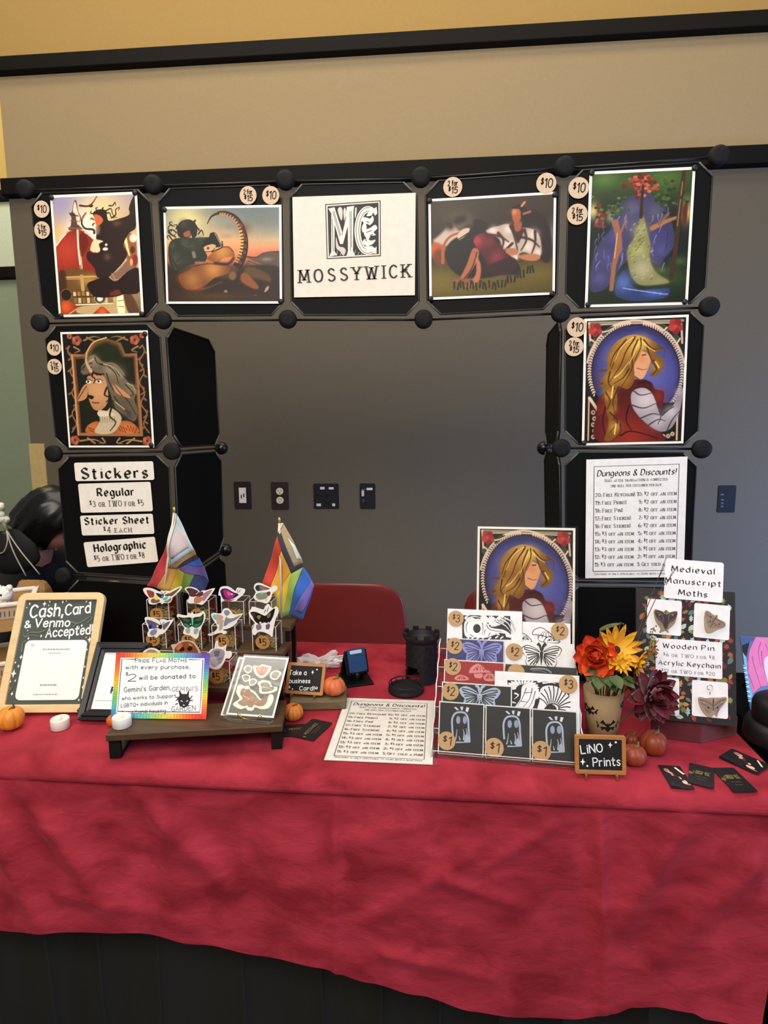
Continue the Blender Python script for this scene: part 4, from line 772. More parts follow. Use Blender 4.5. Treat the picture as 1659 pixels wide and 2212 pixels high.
# ------------------------------------------------------------------ chairs behind the table
CHAIR = M('6e221e', .38, nz=.04); LEGM = M('6a6a6a', .3, .9)
def chair_shell(parent, O):
    NU, NV = 22, 18
    def grid(f, name):
        top = [[f(u/NU, v/NV) for u in range(NU+1)] for v in range(NV+1)]; m = MB(); vs = [p_ for r_ in top for p_ in r_]; k = NU+1
        m.add([O+Vector(p_) for p_ in vs], [(j*k+i, j*k+i+1, (j+1)*k+i+1, (j+1)*k+i) for j in range(NV) for i in range(NU)], CHAIR, smooth=True)
        o = m.build(name, parent); s = o.modifiers.new('thickness', 'SOLIDIFY'); s.thickness = .008; s.offset = 0
        o.modifiers.new('smooth', 'SUBSURF').levels = 1; o.modifiers['smooth'].render_levels = 1
    def back(u, v):
        s = 2*u-1; hw = .185+.05*(1-v)**.8; lim = 1-.5*(1-math.sqrt(max(0, 1-max(0, (v-.82)/.18)**2)))*.42
        x = s*hw*lim; z = .47+.39*v+.006*(1-s*s)-.010*max(0, abs(s)-.8)/.2*v; y = -.025*v*0+.045*s*s*(.4+.6*(1-v))-.05*(1-v)**2; return (x, y, z)
    grid(back, 'backrest')
    def seat(u, v):
        s = 2*u-1; x = s*(.22-.02*v); y = .03-.0+.42*v; z = .45-.018*(1-s*s)*math.sin(v*PI)+.02*(1-v)**3-.03*max(0, v-.85)/.15; return (x, y, z)
    grid(seat, 'seat')
def make_chair(O, label):
    t = thing('stacking_chair', O, label, 'chair', 'red plastic chairs')
    chair_shell(t, Vector(O)); O = Vector(O)
    for sx in (-1, 1):
        for y, y2 in ((.06, -.02), (.40, .46)): MB().tube([O+Vector((sx*.17, y, .437)), O+Vector((sx*.2, y2, .2)), O+Vector((sx*.225, y2, 0))], .011, LEGM).build('leg', t)
        MB().tube([O+Vector((sx*.17, .05, .437)), O+Vector((sx*.17, .41, .437))], .009, LEGM).build('seat_rail', t)
    return t
ch = aty(750, 1254, 2.0)
c0 = make_chair((aty(748, 1254, 2.0).x, 2.0, 0), 'red plastic chair in the open gap of the black arch')
def dup(src, dx, dy, label, rz=0):
    r_ = src.copy(); COL.objects.link(r_); r_.location = src.location+Vector((dx, dy, 0)); r_['label'] = label; r_.rotation_euler = (0, 0, rz)
    for ch_ in src.children:
        q = ch_.copy(); COL.objects.link(q); q.parent = r_
    return r_
dup(c0, aty(1132, 1262, 2.0).x-c0.location.x, .0, 'red plastic chair mostly hidden behind the sleeved lady print')
dup(c0, -2.2-c0.location.x, .45, 'dark red chair at the far left behind the neighbouring stall', PI)
# ------------------------------------------------------------------ prints, signs and price dots on the arch
PY = 1.4685
def hang(name, quad, fn): 
    Mx, W, H = wall_card(quad, PY); return Mx, W, H
Mx, W, H = wall_card([(108, 422), (291, 414), (315, 681), (127, 685)], PY)
art_print('art_print', 'tall print of a dark horned figure before a red dome', Mx, W, H, art_dome(), .006, ((.02, .98), (.98, .99), (.03, .01), (.98, .01)), 'art prints on the arch')
Mx, W, H = wall_card([(354, 446), (608, 443), (609, 655), (358, 657)], PY)
art_print('art_print', 'wide sunset print of a reader in a green coat under a curling tail', Mx, W, H, art_sunset(), .0055, ((.01, .97), (.99, .02)), 'art prints on the arch')
Mx, W, H = wall_card([(925, 429), (1202, 415), (1198, 635), (928, 649)], PY)
art_print('art_print', 'wide dark print of a figure in a white shirt reclining on grass', Mx, W, H, art_recliner(), .0055, ((.01, .98), (.99, .97), (.01, .01), (.98, .01)), 'art prints on the arch')
Mx, W, H = wall_card([(1276, 371), (1502, 360), (1486, 658), (1261, 664)], PY)
art_print('art_print', 'tall forest print with violet bank and blue pool, top right panel', Mx, W, H, art_forest(), .006, ((.02, .99), (.99, .99), (.03, .02), (.97, .02)), 'art prints on the arch')
Mx, W, H = wall_card([(132, 717), (320, 714), (332, 966), (147, 967)], PY)
art_print('art_print', 'framed-portrait print of a horned person with grey curls and long ears', Mx, W, H, art_horned_portrait(), .005, ((.97, .97), (.97, .02)), 'art prints on the arch')
Mx, W, H = wall_card([(1262, 689), (1487, 679), (1477, 958), (1257, 962)], PY)
art_print('art_print', 'print of a golden-haired lady in a blue oval, on the right tower', Mx, W, H, art_lady(), .0055, ((.02, .02),), 'art prints on the arch')

# shop sign: woodcut monogram over the shop name
Mx, W, H = wall_card([(631, 426), (897, 416), (897, 638), (636, 642)], PY)
def uv(px, py):  # crop of the sign -> card units
    return ((px-86)/(770-86)*W, H-(py-212)/(775-212)*H)
c = Card(W, H, 'e3dac8', rough=.55)
def P(*pts): return [uv(*q) for q in pts]
lw = W/684
c.poly(P((270, 258), (578, 247), (580, 553), (276, 562)), '1c1a1a').poly(P((275, 263), (573, 252), (575, 548), (281, 557)), 'e3dac8').poly(P((283, 270), (566, 259), (569, 541), (288, 550)), '221f1f')
cream = 'ece4d4'
c.poly(P((287, 282), (322, 276), (366, 420), (392, 276), (432, 272), (428, 300), (424, 520), (436, 546), (386, 548), (396, 520), (396, 380), (368, 480), (352, 480), (322, 370), (320, 520), (336, 540), (290, 550), (302, 524), (304, 310)), cream)
for p_ in (((312, 300), (352, 440)), ((318, 296), (356, 430)), ((408, 300), (410, 520)), ((416, 300), (416, 500)), ((310, 340), (312, 520)), ((386, 330), (362, 430))): c.line(P(*p_), 3*lw, '3a3432', False)
c.poly(P((340, 290), (356, 276), (368, 300), (362, 350), (350, 330)), 'd8d0c0', smooth=True).poly(P((372, 300), (380, 280), (386, 300), (376, 350)), 'd8d0c0', smooth=True).poly(P((330, 440), (344, 490), (372, 500), (384, 520), (370, 545), (350, 520), (330, 500)), 'cfc6b6', smooth=True).poly(P((436, 290), (446, 282), (444, 320), (436, 340)), 'cfc6b6', smooth=True)
ring = circ(512, 408, 74, 130, 40, rad(-55), rad(-318))
c.line(P(*circ(508, 410, 58, 116, 40, rad(-58), rad(-305))), 34*lw, cream, False)
c.line(P(*circ(508, 410, 66, 126, 40, rad(-80), rad(-290))), 3*lw, '4a4442', False).line(P(*circ(508, 410, 50, 106, 40, rad(-80), rad(-290))), 3*lw, '4a4442', False)
c.poly(P((530, 300), (556, 282), (560, 318), (548, 330)), cream).poly(P((530, 520), (556, 500), (556, 540), (530, 536)), cream)
for p_ in (((470, 350), (490, 336), (520, 345), (534, 330), (540, 356), (520, 380), (500, 372), (500, 400), (480, 420), (474, 390), (484, 366)), ((488, 410), (520, 396), (548, 380), (560, 400), (540, 420), (552, 436), (524, 440), (512, 456), (490, 440)), ((478, 470), (500, 452), (524, 466), (550, 462), (536, 484), (510, 494), (490, 490)), ((500, 330), (520, 304), (532, 326)), ((488, 500), (520, 496), (530, 512), (506, 520))): c.poly(P(*p_), 'f2ebdc', smooth=True)
for p_ in (((500, 360), (516, 368)), ((500, 420), (530, 410)), ((490, 440), (500, 470)), ((520, 440), (535, 430))): c.line(P(*p_), 4*lw, '2a2626', False)
for i in range(14): a_ = P((292+i*20, 548-.03*i*20), (292+i*20+6, 530-(i*7) % 18)); c.line(a_, 2.4*lw, 'cfc6b6', False)
x0, y0 = uv(120, 692); x1, y1 = uv(744, 672)
c.text('MOSSYWICK', x0, y0, 66*lw, '1e1a18', 'serif', 9*lw, width=x1-x0, track=3.0, rot=math.atan2(y1-y0, x1-x0))
t = thing('shop_sign', Mx @ Vector((W/2, 0, 0)), 'cream shop sign with boxed woodcut monogram over spaced capitals, centre of the arch', 'sign'); c.mb.build('sheet', t, Mx)

# discount sheet (also lies on the table)
def discount_card(W, H):
    c = Card(W, H, 'f0ece6', rough=.5); u = W/216.
    ink = '6a6462'
    c.line([(17*u, 16*u), (W-17*u, 16*u), (W-17*u, H-16*u), (17*u, H-16*u)], 1.6*u, '3a3432', False, closed=True)
    c.text('Dungeons & Discounts!', 24*u, H-38*u, 13*u, '2c2826', 'nib', 2*u, width=W-48*u, shear=.15)
    c.text('Roll after transaction is completed', W/2, H-51*u, 6.4*u, '8a8482', 'serif', 1.0*u, 'c', W*.62, caps=True); c.text('one roll per customer per day', W/2, H-63*u, 6.4*u, '8a8482', 'serif', 1.0*u, 'c', W*.5, caps=True)
    rows = [('20: Free Keychain!', '10: ^$2 off an item'), ('19: Free Print!', '9: ^$2 off an item'), ('18: Free Pin!', '8: ^$2 off an item'), ('17: Free Sticker!', '7: ^$2 off an item'), ('16: Free Sticker!', '6: ^$2 off an item'), ('15: ^$3 off an item', '5: ^$1 off an item'), ('14: ^$3 off an item', '4: ^$1 off an item'), ('13: ^$3 off an item', '3: ^$1 off an item'), ('12: ^$3 off an item', '2: ^$1 off an item'), ('11: ^$3 off an item', '1: Get told a pun!')]
    top = H-84*u; st = (top-28*u)/9
    for i, (a, b) in enumerate(rows):
        y = top-i*st; wl = 84*u if i in (0,) or i > 4 else (66*u if i in (1,) else 58*u if i == 2 else 76*u)
        c.text(a, 21*u, y, 8*u, ink, 'serif', 1.15*u, width=wl, caps=True); c.text(b, W-21*u, y, 8*u, ink, 'serif', 1.15*u, 'r', 84*u if i == 0 else 80*u, caps=True)
    c.text('Discount is only applicable to items with a base price', 20*u, 8*u, 4.4*u, '8a8482', 'serif', .7*u, width=W-40*u, caps=True)
    return c
Mx, W, H = wall_card([(1267, 992), (1485, 987), (1477, 1246), (1264, 1250)], PY)
t = thing('discount_sheet', Mx @ Vector((W/2, 0, 0)), 'white dice-discount list fixed upright on the right tower', 'sign'); discount_card(W, H).mb.build('sheet', t, Mx)

# four sticker price signs on the left tower
def label_card(name, quad, lines, label, r=.005, hexc='ece4d4', group=None, y=PY):
    Mx, W, H = wall_card(quad, y); c = Card(W, H, hexc, rough=.55, r=r)
    for (txt, x, yy, size, style, wd, width, caps) in lines: c.text(txt, W*x, H*yy, H*size, '1e1a18' if not caps else '7a746c', style, H*wd, 'c', W*width, caps=caps, track=2.2)
    t = thing(name, Mx @ Vector((W/2, 0, 0)), label, 'sign', group); c.mb.build('card', t, Mx); return t
label_card('price_sign', [(161, 1000), (331, 996), (333, 1037), (162, 1039)], [('Stickers', .5, .13, .56, 'nib', .115, .83, False)], 'white card lettered Stickers, topmost of four on left tower', group='sticker price signs')
label_card('price_sign', [(168, 1045), (326, 1041), (329, 1104), (175, 1108)], [('Regular', .51, .56, .26, 'nib', .055, .50, False), ('^$3 or TWO for ^$5', .51, .2, .19, 'serif', .03, .74, True)], 'white card lettered Regular with a tan stained corner, left tower', group='sticker price signs')
label_card('price_sign', [(174, 1114), (330, 1110), (333, 1153), (176, 1157)], [('Sticker Sheet', .5, .55, .34, 'nib', .075, .88, False), ('^$4 each', .5, .12, .27, 'serif', .045, .38, True)], 'white card lettered Sticker Sheet, third of four on left tower', group='sticker price signs')
label_card('price_sign', [(181, 1171), (335, 1160), (341, 1213), (188, 1226)], [('Holographic', .5, .58, .31, 'nib', .065, .72, False), ('^$5 or TWO for ^$8', .47, .2, .22, 'serif', .035, .70, True)], 'white card lettered Holographic, lowest of four on left tower', group='sticker price signs')

KR = 'd6ba9a'
def dot(px, py, r_px, txt, label, y=PY):
    P0 = aty(px, py, y); P0.y = y; R_ = r_px/F_PX*y*1.0; Mx = frame(P0, (1, 0, 0), (0, 0, 1)); c = Card(0, 0, KR, base=False, rough=.7)
    c.mb.prism(circ(0, 0, R_, R_, 28), -.0004, .0005, M(KR, .75, nz=.06, scale=400)); c.z = .0006
    if len(txt) == 1: c.text('^$'+txt[0], 0, -R_*.42, R_*.85, '2a211a', 'hand', R_*.12, 'c', R_*1.15, shear=.1)
    else: c.text(txt[0], 0, R_*.12, R_*.5, '2a211a', 'hand', R_*.1, 'c', R_*1.0); c.text('^$'+txt[1], 0, -R_*.62, R_*.6, '2a211a', 'hand', R_*.11, 'c', R_*.95, shear=.1)
    o = c.mb.build('price_sticker', None, Mx); recentre(o); tag(o, label, 'sticker', 'kraft price dots on the arch')
T2 = ('2 for', '15')
dot(90, 452, 17.5, ('10',), 'round kraft $10 sticker left of the red dome print'); dot(91, 497, 18, T2, 'round kraft 2 for $15 sticker left of the red dome print')
dot(536, 422, 18, T2, 'round kraft 2 for $15 sticker above the sunset print'); dot(585, 422, 18, ('10',), 'round kraft $10 sticker above the sunset print')
dot(978, 404, 19, T2, 'round kraft 2 for $15 sticker above the reclining figure print'); dot(1180, 396, 19.5, ('10',), 'round kraft $10 sticker above the reclining figure print')
dot(1250, 406, 20, ('10',), 'round kraft $10 sticker left of the forest print'); dot(1247, 463, 20, T2, 'round kraft 2 for $15 sticker left of the forest print')
dot(117, 752, 16.5, ('10',), 'round kraft $10 sticker left of the grey-curled portrait print'); dot(118, 792, 17, T2, 'round kraft 2 for $15 sticker left of the grey-curled portrait print')
dot(1246, 707, 19.5, ('10',), 'round kraft $10 sticker left of the golden-haired lady print'); dot(1240, 749, 19, T2, 'round kraft 2 for $15 sticker left of the golden-haired lady print')
# ------------------------------------------------------------------ left half of the table
def qmap(quad, W, H):
    dst = [(0, H), (W, H), (W, 0), (0, 0)]; A = []; B = []
    for (x, y), (u, v) in zip(quad, dst):
        A += [[x, y, 1, 0, 0, 0, -u*x, -u*y], [0, 0, 0, x, y, 1, -v*x, -v*y]]; B += [u, v]
    Hm = np.append(np.linalg.solve(np.array(A, float), np.array(B, float)), 1).reshape(3, 3)
    def f(x, y): p_ = Hm @ np.array((x, y, 1.)); return (p_[0]/p_[2], p_[1]/p_[2])
    return f
def textq(c, f, txt, p0, p1, size, hexc, style='hand', wd=None, **k):
    a, b = f(*p0), f(*p1); c.text(txt, a[0], a[1], size, hexc, style, wd or size*.14, width=math.hypot(b[0]-a[0], b[1]-a[1]), rot=math.atan2(b[1]-a[1], b[0]-a[0]), **k)
WOODL = M('dcbf8c', .55, nz=.08, scale=14, kind='wood'); WOODM = M('a8703a', .5, nz=.14, scale=20, kind='wood'); WOODD = M('4a3420', .5, nz=.3, scale=9, kind='wood'); IRON = M('161514', .45, .3)

# big chalkboard
def pose(x, y, z, yaw, lean):
    a = rad(yaw); n_ = Vector((math.sin(a), -math.cos(a), 0)); return frame(Vector((x, y, z)), Vector((math.cos(a), math.sin(a), 0)), Vector((0, 0, 1))*math.cos(rad(lean))-n_*math.sin(rad(lean)))
Mx, W, H = pose(-1.026, 1.2266, .7455, 5.2, 28), .213, .282
q = [(210, 278), (1205, 262), (905, 1610), (-5, 1640)]; f = qmap(q, W, H)
t = thing('chalkboard_sign', Mx @ Vector((W/2, 0, 0)), 'large pale wood chalkboard lettered with payment methods, left end of the table', 'sign')
m = MB(); fr = .0185; o = rrect(0, 0, W, H, .02, 6); i_ = rrect(fr, fr, W-fr, H-fr, .002, 6); k = len(o)
vs = [(x, y, -.008) for x, y in o]+[(x, y, .007) for x, y in o]+[(x, y, .007) for x, y in i_]+[(x, y, -.008) for x, y in i_]
m.add(vs, [(a*k+j, a*k+(j+1) % k, ((a+1) % 4)*k+(j+1) % k, ((a+1) % 4)*k+j) for a in range(4) for j in range(k)], WOODL, Mx); m.build('frame', t, bevel=.002)
c = Card(W-2*fr+.002, H-2*fr+.002, '4a514b', .004, 0, .8); c.mb.v = [v+Vector((fr-.001, fr-.001, .001)) for v in c.mb.v]; c.z = .0014
ch_ = 'f4f4ee'
textq(c, f, 'Cash,', (320, 590), (690, 560), .030, ch_, wd=.0042); textq(c, f, 'Card', (720, 556), (1000, 520), .026, ch_, wd=.0036)
textq(c, f, '&', (265, 715), (330, 705), .016, ch_, wd=.003); textq(c, f, 'Venmo', (378, 705), (760, 690), .020, ch_, wd=.0034); textq(c, f, 'Accepted!', (500, 825), (1005, 775), .022, ch_, wd=.0034)
for x, y, s in ((320, 415, .0045), (490, 415, .008), (550, 385, .004), (700, 390, .005), (970, 380, .004), (1000, 400, .003), (320, 700, .005), (300, 745, .003), (310, 840, .005), (450, 810, .005), (900, 680, .005), (870, 700, .003), (975, 845, .009), (940, 820, .003), (985, 905, .004), (235, 1055, .007), (175, 1115, .004), (210, 1155, .005), (160, 1235, .011), (130, 1320, .004), (180, 1310, .004), (150, 1445, .006), (95, 1455, .003), (940, 960, .004), (970, 990, .0035), (905, 1145, .004), (940, 1160, .005), (885, 1265, .004), (875, 1360, .006), (825, 1490, .004), (1005, 800, .003), (290, 465, .003), (540, 435, .003), (745, 375, .003)):
    x_, y_ = f(x, y); c.star(x_, y_, s*.9, ch_)
for p_ in ([(780, 630), (850, 655), (930, 620), (1000, 570), (1015, 600), (960, 650)], [(500, 740), (420, 770), (330, 770), (270, 820), (260, 770)], [(270, 830), (340, 800), (420, 810)], [(240, 1000), (250, 900), (280, 870), (270, 920)], [(930, 1040), (950, 1080), (930, 1110)], [(930, 1200), (890, 1320), (920, 1350)], [(870, 1420), (900, 1440), (880, 1480)], [(120, 1400), (150, 1380), (110, 1440)], [(800, 700), (850, 655)]): c.line([f(*z_) for z_ in p_], .0035, '6c7260', w2=.0015)
c.mb.build('slate', t, Mx)
w_ = Card(0, 0, base=False); pts = [f(300, 870), f(925, 845), f(830, 1480), f(185, 1515)]; pts = [pts[3], pts[2], pts[1], pts[0]]
cx, cy = [sum(p_[k] for p_ in pts)/4 for k in (0, 1)]; ww, hh = abs(pts[1][0]-pts[0][0]), abs(pts[3][1]-pts[0][1])
x0, y0 = cx-ww/2, cy-hh/2; w_.mb.prism(rrect(x0, y0, x0+ww, y0+hh, .012), .0012, .0022, M('f2f0ea', .4)); w_.z = .0024
for (a, b, yy, th_) in ((.3, .72, .84, .006), (.4, .6, .775, .003), (.36, .6, .245, .006), (.28, .64, .09, .0035)):
    x_ = x0+ww*a
    while x_ < x0+ww*b: l = random.uniform(.003, .008); w_.line([(x_, y0+hh*yy), (x_+l, y0+hh*yy+.0006)], th_*.55, 'a4a29e', False); x_ += l+.0015
w_.ell(x0+ww*.12, y0+hh*.92, .004, .003, 'c4c8cc'); w_.mb.build('payment_card', t, Mx)
m = MB(); P0 = Mx @ Vector((W*.93, .012, .009))
m.tube([Mx @ Vector((W*.93, .03, .009)), P0, P0+Vector((0, -.012, -.002)), Vector((P0.x, P0.y-.002, .744))], .002, IRON)
m.build('wire_foot', t); MB().tube([Mx @ Vector((W*.5, H*.75, -.010)), Vector(((Mx @ Vector((W*.5, 0, 0))).x, (Mx @ Vector((W*.5, H*.75, 0))).y+.02, .744))], .003, IRON).build('back_strut', t)

# black picture frame
Mx, W, H = pose(-.8124, 1.2023, .7495, 2.3, 37), .1314, .1779
t = thing('picture_frame', Mx @ Vector((W/2, 0, 0)), 'black picture frame with white page, half hidden behind the rainbow sign', 'picture frame')
m = MB(); fr = .022
for k_, (ins, z0, z1) in enumerate(((0, -.012, .004), (.008, -.012, .009), (.016, -.012, .004))):
    a, b = rrect(ins, ins, W-ins, H-ins, .001, 1), rrect(ins+.0078, ins+.0078, W-ins-.0078, H-ins-.0078, .001, 1); n_ = len(a)
    vs = [(x, y, z0) for x, y in a]+[(x, y, z1) for x, y in a]+[(x, y, z1-.001) for x, y in b]+[(x, y, z0) for x, y in b]
    m.add(vs, [(q_*n_+j, q_*n_+(j+1) % n_, ((q_+1) % 4)*n_+(j+1) % n_, ((q_+1) % 4)*n_+j) for q_ in range(4) for j in range(n_)], M('131314', .35), Mx)
m.build('moulding', t, bevel=.001)
c = Card(W-.044, H-.044, 'eceeec', .002, 0, .3); c.poly([(W*.36, H*.49), (W*.42, H*.49), (W*.42, H*.54), (W*.36, H*.54)], '8a908c').line([(W*.34, H*.44), (W*.43, H*.44)], .002, 'a8acaa', False).line([(W*.06, H*.12), (W*.5, H*.12)], .0015, 'b0b4b2', False).text('P', W*.3, H*.22, .012, '2a3c80', 'hand', .004).line([(W*.38, H*.23), (W*.46, H*.23)], .006, '9cb0a0', False)
c.mb.build('page', t, Mx @ Matrix.Translation((.022, .022, -.002)))
MB().tube([Mx @ Vector((W*.5, H*.6, -.013)), Vector(((Mx @ Vector((W*.5, 0, 0))).x, (Mx @ Vector((W*.5, H*.6, 0))).y+.05, .745))], .006, IRON).build('strut', t)

# front riser
PA, PB = atz(255, 1640, .7405), atz(600, 1620, .7405); dx = (PB-PA).normalized(); dx.z = 0; dx.normalize(); dn = Vector((-dx.y, dx.x, 0))
L_ = (PB-PA).length+.03; O = Vector((PA.x, PA.y, .741))-dx*.018-dn*.004; Rm = frame(O, dx, dn)          # local x along, y to the back, z up
zt = .797
t = thing('wooden_riser', O+dx*L_/2+dn*.06, 'low dark wood riser with black metal legs at the front left of the stall', 'riser')
MB().box((L_/2, .055, zt-.741-.007), (L_, .118, .014), WOODD, Rm).build('board', t, bevel=.002)
for x in (.012, L_-.014):
    m = MB(); h_ = zt-.741-.014
    for y in (.012, .1): m.box((x+.006*0, y, h_/2), (.022, .012, h_), IRON, Rm)
    m.box((x, .055, .004), (.022, .09, .008), IRON, Rm); m.build('leg_frame', t, bevel=.001)
# rainbow sign on it
Mx, W, H = pose(-.6843, 1.122, zt+.002, 3.0, 18.8), .2016, .1333
q = [(115, 610), (885, 610), (845, 1150), (75, 1135)]; f = qmap(q, W, H)
c = Card(W, H, 'e05050', .0012, .006, .5); ww = .0108
def hue(stops, t_):
    n_ = len(stops)-1; i = min(int(t_*n_), n_-1); a, b = rgb(stops[i]), rgb(stops[i+1]); v = a+(b-a)*(t_*n_-i); return '%02x%02x%02x' % tuple(int(255*z_) for z_ in v)
S_T = ['d8402c', 'e88c34', 'e8c454', 'b4d45c', '5cc4b4', '5c8ccc', '6c3c98']; S_R = ['6c3c98', '5464c8', '58b0b8', '8cc860', 'e8c840', 'ec7c3c', 'd83c34']; S_B = ['4c6cc8', '5ca8d0', '64c4a4', 'b8d060', 'f0c048', 'ec7038', 'd83434']; S_L = ['4868c0', '54b8b0', '7cc05c', 'd8c83c', 'ec9030', 'e05c34', 'd83c34']
N_ = 28
for k_ in range(N_):
    a, b = k_/N_, (k_+1)/N_+.004
    for (r_, st) in (((ww+(W-2*ww)*a, H-ww, ww+(W-2*ww)*b, H), S_T), ((ww+(W-2*ww)*a, 0, ww+(W-2*ww)*b, ww), S_B)): c.z = .0004; c.poly([(r_[0], r_[1]), (r_[2], r_[1]), (r_[2], r_[3]), (r_[0], r_[3])], hue(st, (k_+.5)/N_), nz=.12, scale=180)
    for (r_, st) in (((0, H*a, ww, min(H, H*b)), S_L), ((W-ww, H*a, W, min(H, H*b)), S_R[::-1])): c.z = .0004; c.poly([(r_[0], r_[1]), (r_[2], r_[1]), (r_[2], r_[3]), (r_[0], r_[3])], hue(st, (k_+.5)/N_), nz=.12, scale=180)
c.z = .0006; i2 = ww+.003
c.poly([(ww, ww), (W-ww, ww), (W-ww, H-ww), (ww, H-ww)], 'ececec'); c.line([(W*.22, H-i2), (i2, H-i2), (i2, i2), (W-i2, i2), (W-i2, H-i2), (W*.78, H-i2)], .0018, '1c1a1c', False)
ink = '16141a'
textq(c, f, 'Pride Flag Moths', (268, 690), (690, 685), .0085, ink, wd=.0011, caps=True); textq(c, f, 'with every purchase,', (192, 745), (715, 740), .0075, ink, wd=.0011)
textq(c, f, '$', (192, 795), (212, 795), .006, ink, wd=.001); textq(c, f, '2', (212, 842), (275, 842), .0145, ink, wd=.0013); textq(c, f, 'will be donated to', (302, 830), (760, 815), .0080, ink, wd=.0012)
textq(c, f, "Gemini's Garden,", (180, 930), (556, 910), .0095, ink, wd=.0011); textq(c, f, 'who works to Support', (165, 992), (600, 972), .0065, ink, wd=.0009); textq(c, f, 'LGBTQ+ individuals in', (158, 1050), (530, 1027), .0068, ink, wd=.0009); textq(c, f, 'transitional housing.', (165, 1100), (525, 1090), .0065, ink, wd=.0009)
textq(c, f, "GEMINI'S", (570, 925), (780, 920), .0088, '6c6870', wd=.0009); textq(c, f, 'GARDEN', (565, 1085), (760, 1075), .0095, '6c6870', wd=.0011)
c.poly([f(*p_) for p_ in ((612, 980), (630, 960), (625, 910), (650, 945), (690, 945), (710, 905), (705, 965), (720, 985), (700, 1040), (665, 1058), (630, 1040))], '201e20').line([f(640, 1000), f(655, 1006)], .0016, 'ececec', False).line([f(685, 1006), f(700, 998)], .0016, 'ececec', False).ell(*f(664, 1035), .002, .0012, 'd8d4d8', 10)
for p_ in ([(600, 1000), (615, 985)], [(600, 970), (620, 975)], [(735, 960), (715, 985)], [(740, 995), (715, 1000)], [(615, 1020), (595, 1030)]): c.line([f(*z_) for z_ in p_], .002, '4a484c', False)
t = thing('donation_sign', Mx @ Vector((W/2, 0, 0)), 'rainbow-bordered handwritten sign about pride flag moths', 'sign'); c.mb.build('card', t, Mx)
MB().prism([(W*.35, 0), (W*.65, 0), (W*.5, H*.55)], -.0055, -.0035, M('d8d4cc', .6), Mx).build('easel_back', t)

# clear stand with sticker sheets
Mx, W, H = pose(-.4473, 1.1506, zt+.005, -4.4, 50), .1045, .1369
q = [(1160, 632), (1528, 655), (1400, 1140), (1008, 1112)]; f = qmap(q, W, H)
def sheet(name, label, Mx, full=True):
    c = Card(W, H, 'e9e6d8', .0006, 0, .4); c.poly([(.004, .004), (W-.004, .004), (W-.004, H-.004), (.004, H-.004)], '6e706a')
    c.line([(.004, H-.011), (W-.004, H-.011)], .001, '9a9c96', False)
    wo = 'efe6cc'
    shapes = [([(1160, 730), (1190, 710), (1225, 725), (1220, 760), (1190, 780), (1160, 755)], '8a8880'), ([(1240, 750), (1235, 715), (1280, 720), (1310, 705), (1345, 715), (1385, 725), (1370, 765), (1330, 810), (1290, 815), (1255, 790)], 'c0806a'), ([(1370, 800), (1385, 770), (1430, 755), (1465, 775), (1455, 800), (1430, 830), (1390, 830)], '908c84'), ([(1140, 800), (1170, 785), (1210, 800), (1200, 840), (1160, 845)], '8a8880'), ([(1200, 840), (1230, 820), (1265, 835), (1250, 870), (1210, 880)], '8c8a82'), ([(1270, 860), (1310, 835), (1370, 845), (1390, 885), (1430, 890), (1420, 925), (1350, 945), (1290, 940), (1285, 890)], '8a8478'), ([(1110, 880), (1140, 870), (1160, 885), (1200, 880), (1210, 905), (1250, 930), (1290, 980), (1320, 1000), (1350, 980), (1370, 950), (1400, 960), (1395, 1010), (1360, 1060), (1300, 1070), (1250, 1055), (1230, 1080), (1190, 1080), (1170, 1060), (1130, 1070), (1070, 1040), (1080, 1015), (1120, 985), (1095, 940), (1100, 905)], '9c8470')]
    if full:
        for pts, fill in shapes:
            cx = sum(p_[0] for p_ in pts)/len(pts); cy = sum(p_[1] for p_ in pts)/len(pts)
            c.poly([f(*p_) for p_ in pts], wo, smooth=True); s_ = .70 if len(pts) < 12 else .74
            c.poly([f(cx+(p_[0]-cx)*s_, cy+(p_[1]-cy)*s_) for p_ in pts], fill, smooth=True)
        for p_ in ([(1150, 960), (1200, 985), (1260, 1020)], [(1160, 920), (1180, 950)], [(1270, 740), (1310, 760), (1350, 745)], [(1310, 890), (1370, 900)]): c.line([f(*z_) for z_ in p_], .0025, 'd8a890', w2=.001)
        for x, y in ((1170, 940), (1210, 990), (1230, 1010), (1310, 750), (1290, 1030)): c.ell(*f(x, y), .003, .0025, 'c86c48', 10)
    tt = thing(name, Mx @ Vector((W/2, 0, 0)), label, 'sticker sheet', 'sticker sheets on the riser'); c.mb.build('sheet', tt, Mx)
    MB().add([(0-.001, -.001, .0012), (W+.001, -.001, .0012), (W+.001, H+.003, .0012), (-.001, H+.003, .0012)], [(0, 1, 2, 3)], SLEEVE, Mx).build('plastic_sleeve', tt)
sheet('sticker_sheet', 'grey sticker sheet with white-edged fox and leaf stickers, front of the clear stand', Mx)
sheet('sticker_sheet', 'second sheet peeping out behind the fox sticker sheet', Mx @ Matrix.Translation((-.014, -.002, -.006)), False)
t = thing('acrylic_easel', Mx @ Vector((W/2, 0, 0)), 'small clear easel with gold wire foot holding the sticker sheets', 'easel')
b0 = Mx @ Vector((W/2, 0, 0)); xx = (Mx.to_3x3() @ Vector((1, 0, 0))); nn = Vector((xx.y, -xx.x, 0)); Bm = frame(Vector((b0.x, b0.y, zt+.0005)), xx, -nn)
MB().box((-.002, .006, .0014), (W+.006, .05, .0026), CLEAR, Bm).box((-.002, -.018, .006), (W+.006, .002, .012), CLEAR, Bm).build('base', t)
m = MB()
m.tube([Bm @ Vector(p_) for p_ in ((-.02, -.012, .004), (-.018, -.016, .022), (-.012, -.012, .006), (0, -.014, .005), (.02, -.014, .006), (.03, -.016, .018), (.034, -.012, .004))], .0014, M('c8a45a', .25, 1.0)); m.build('wire_foot', t)

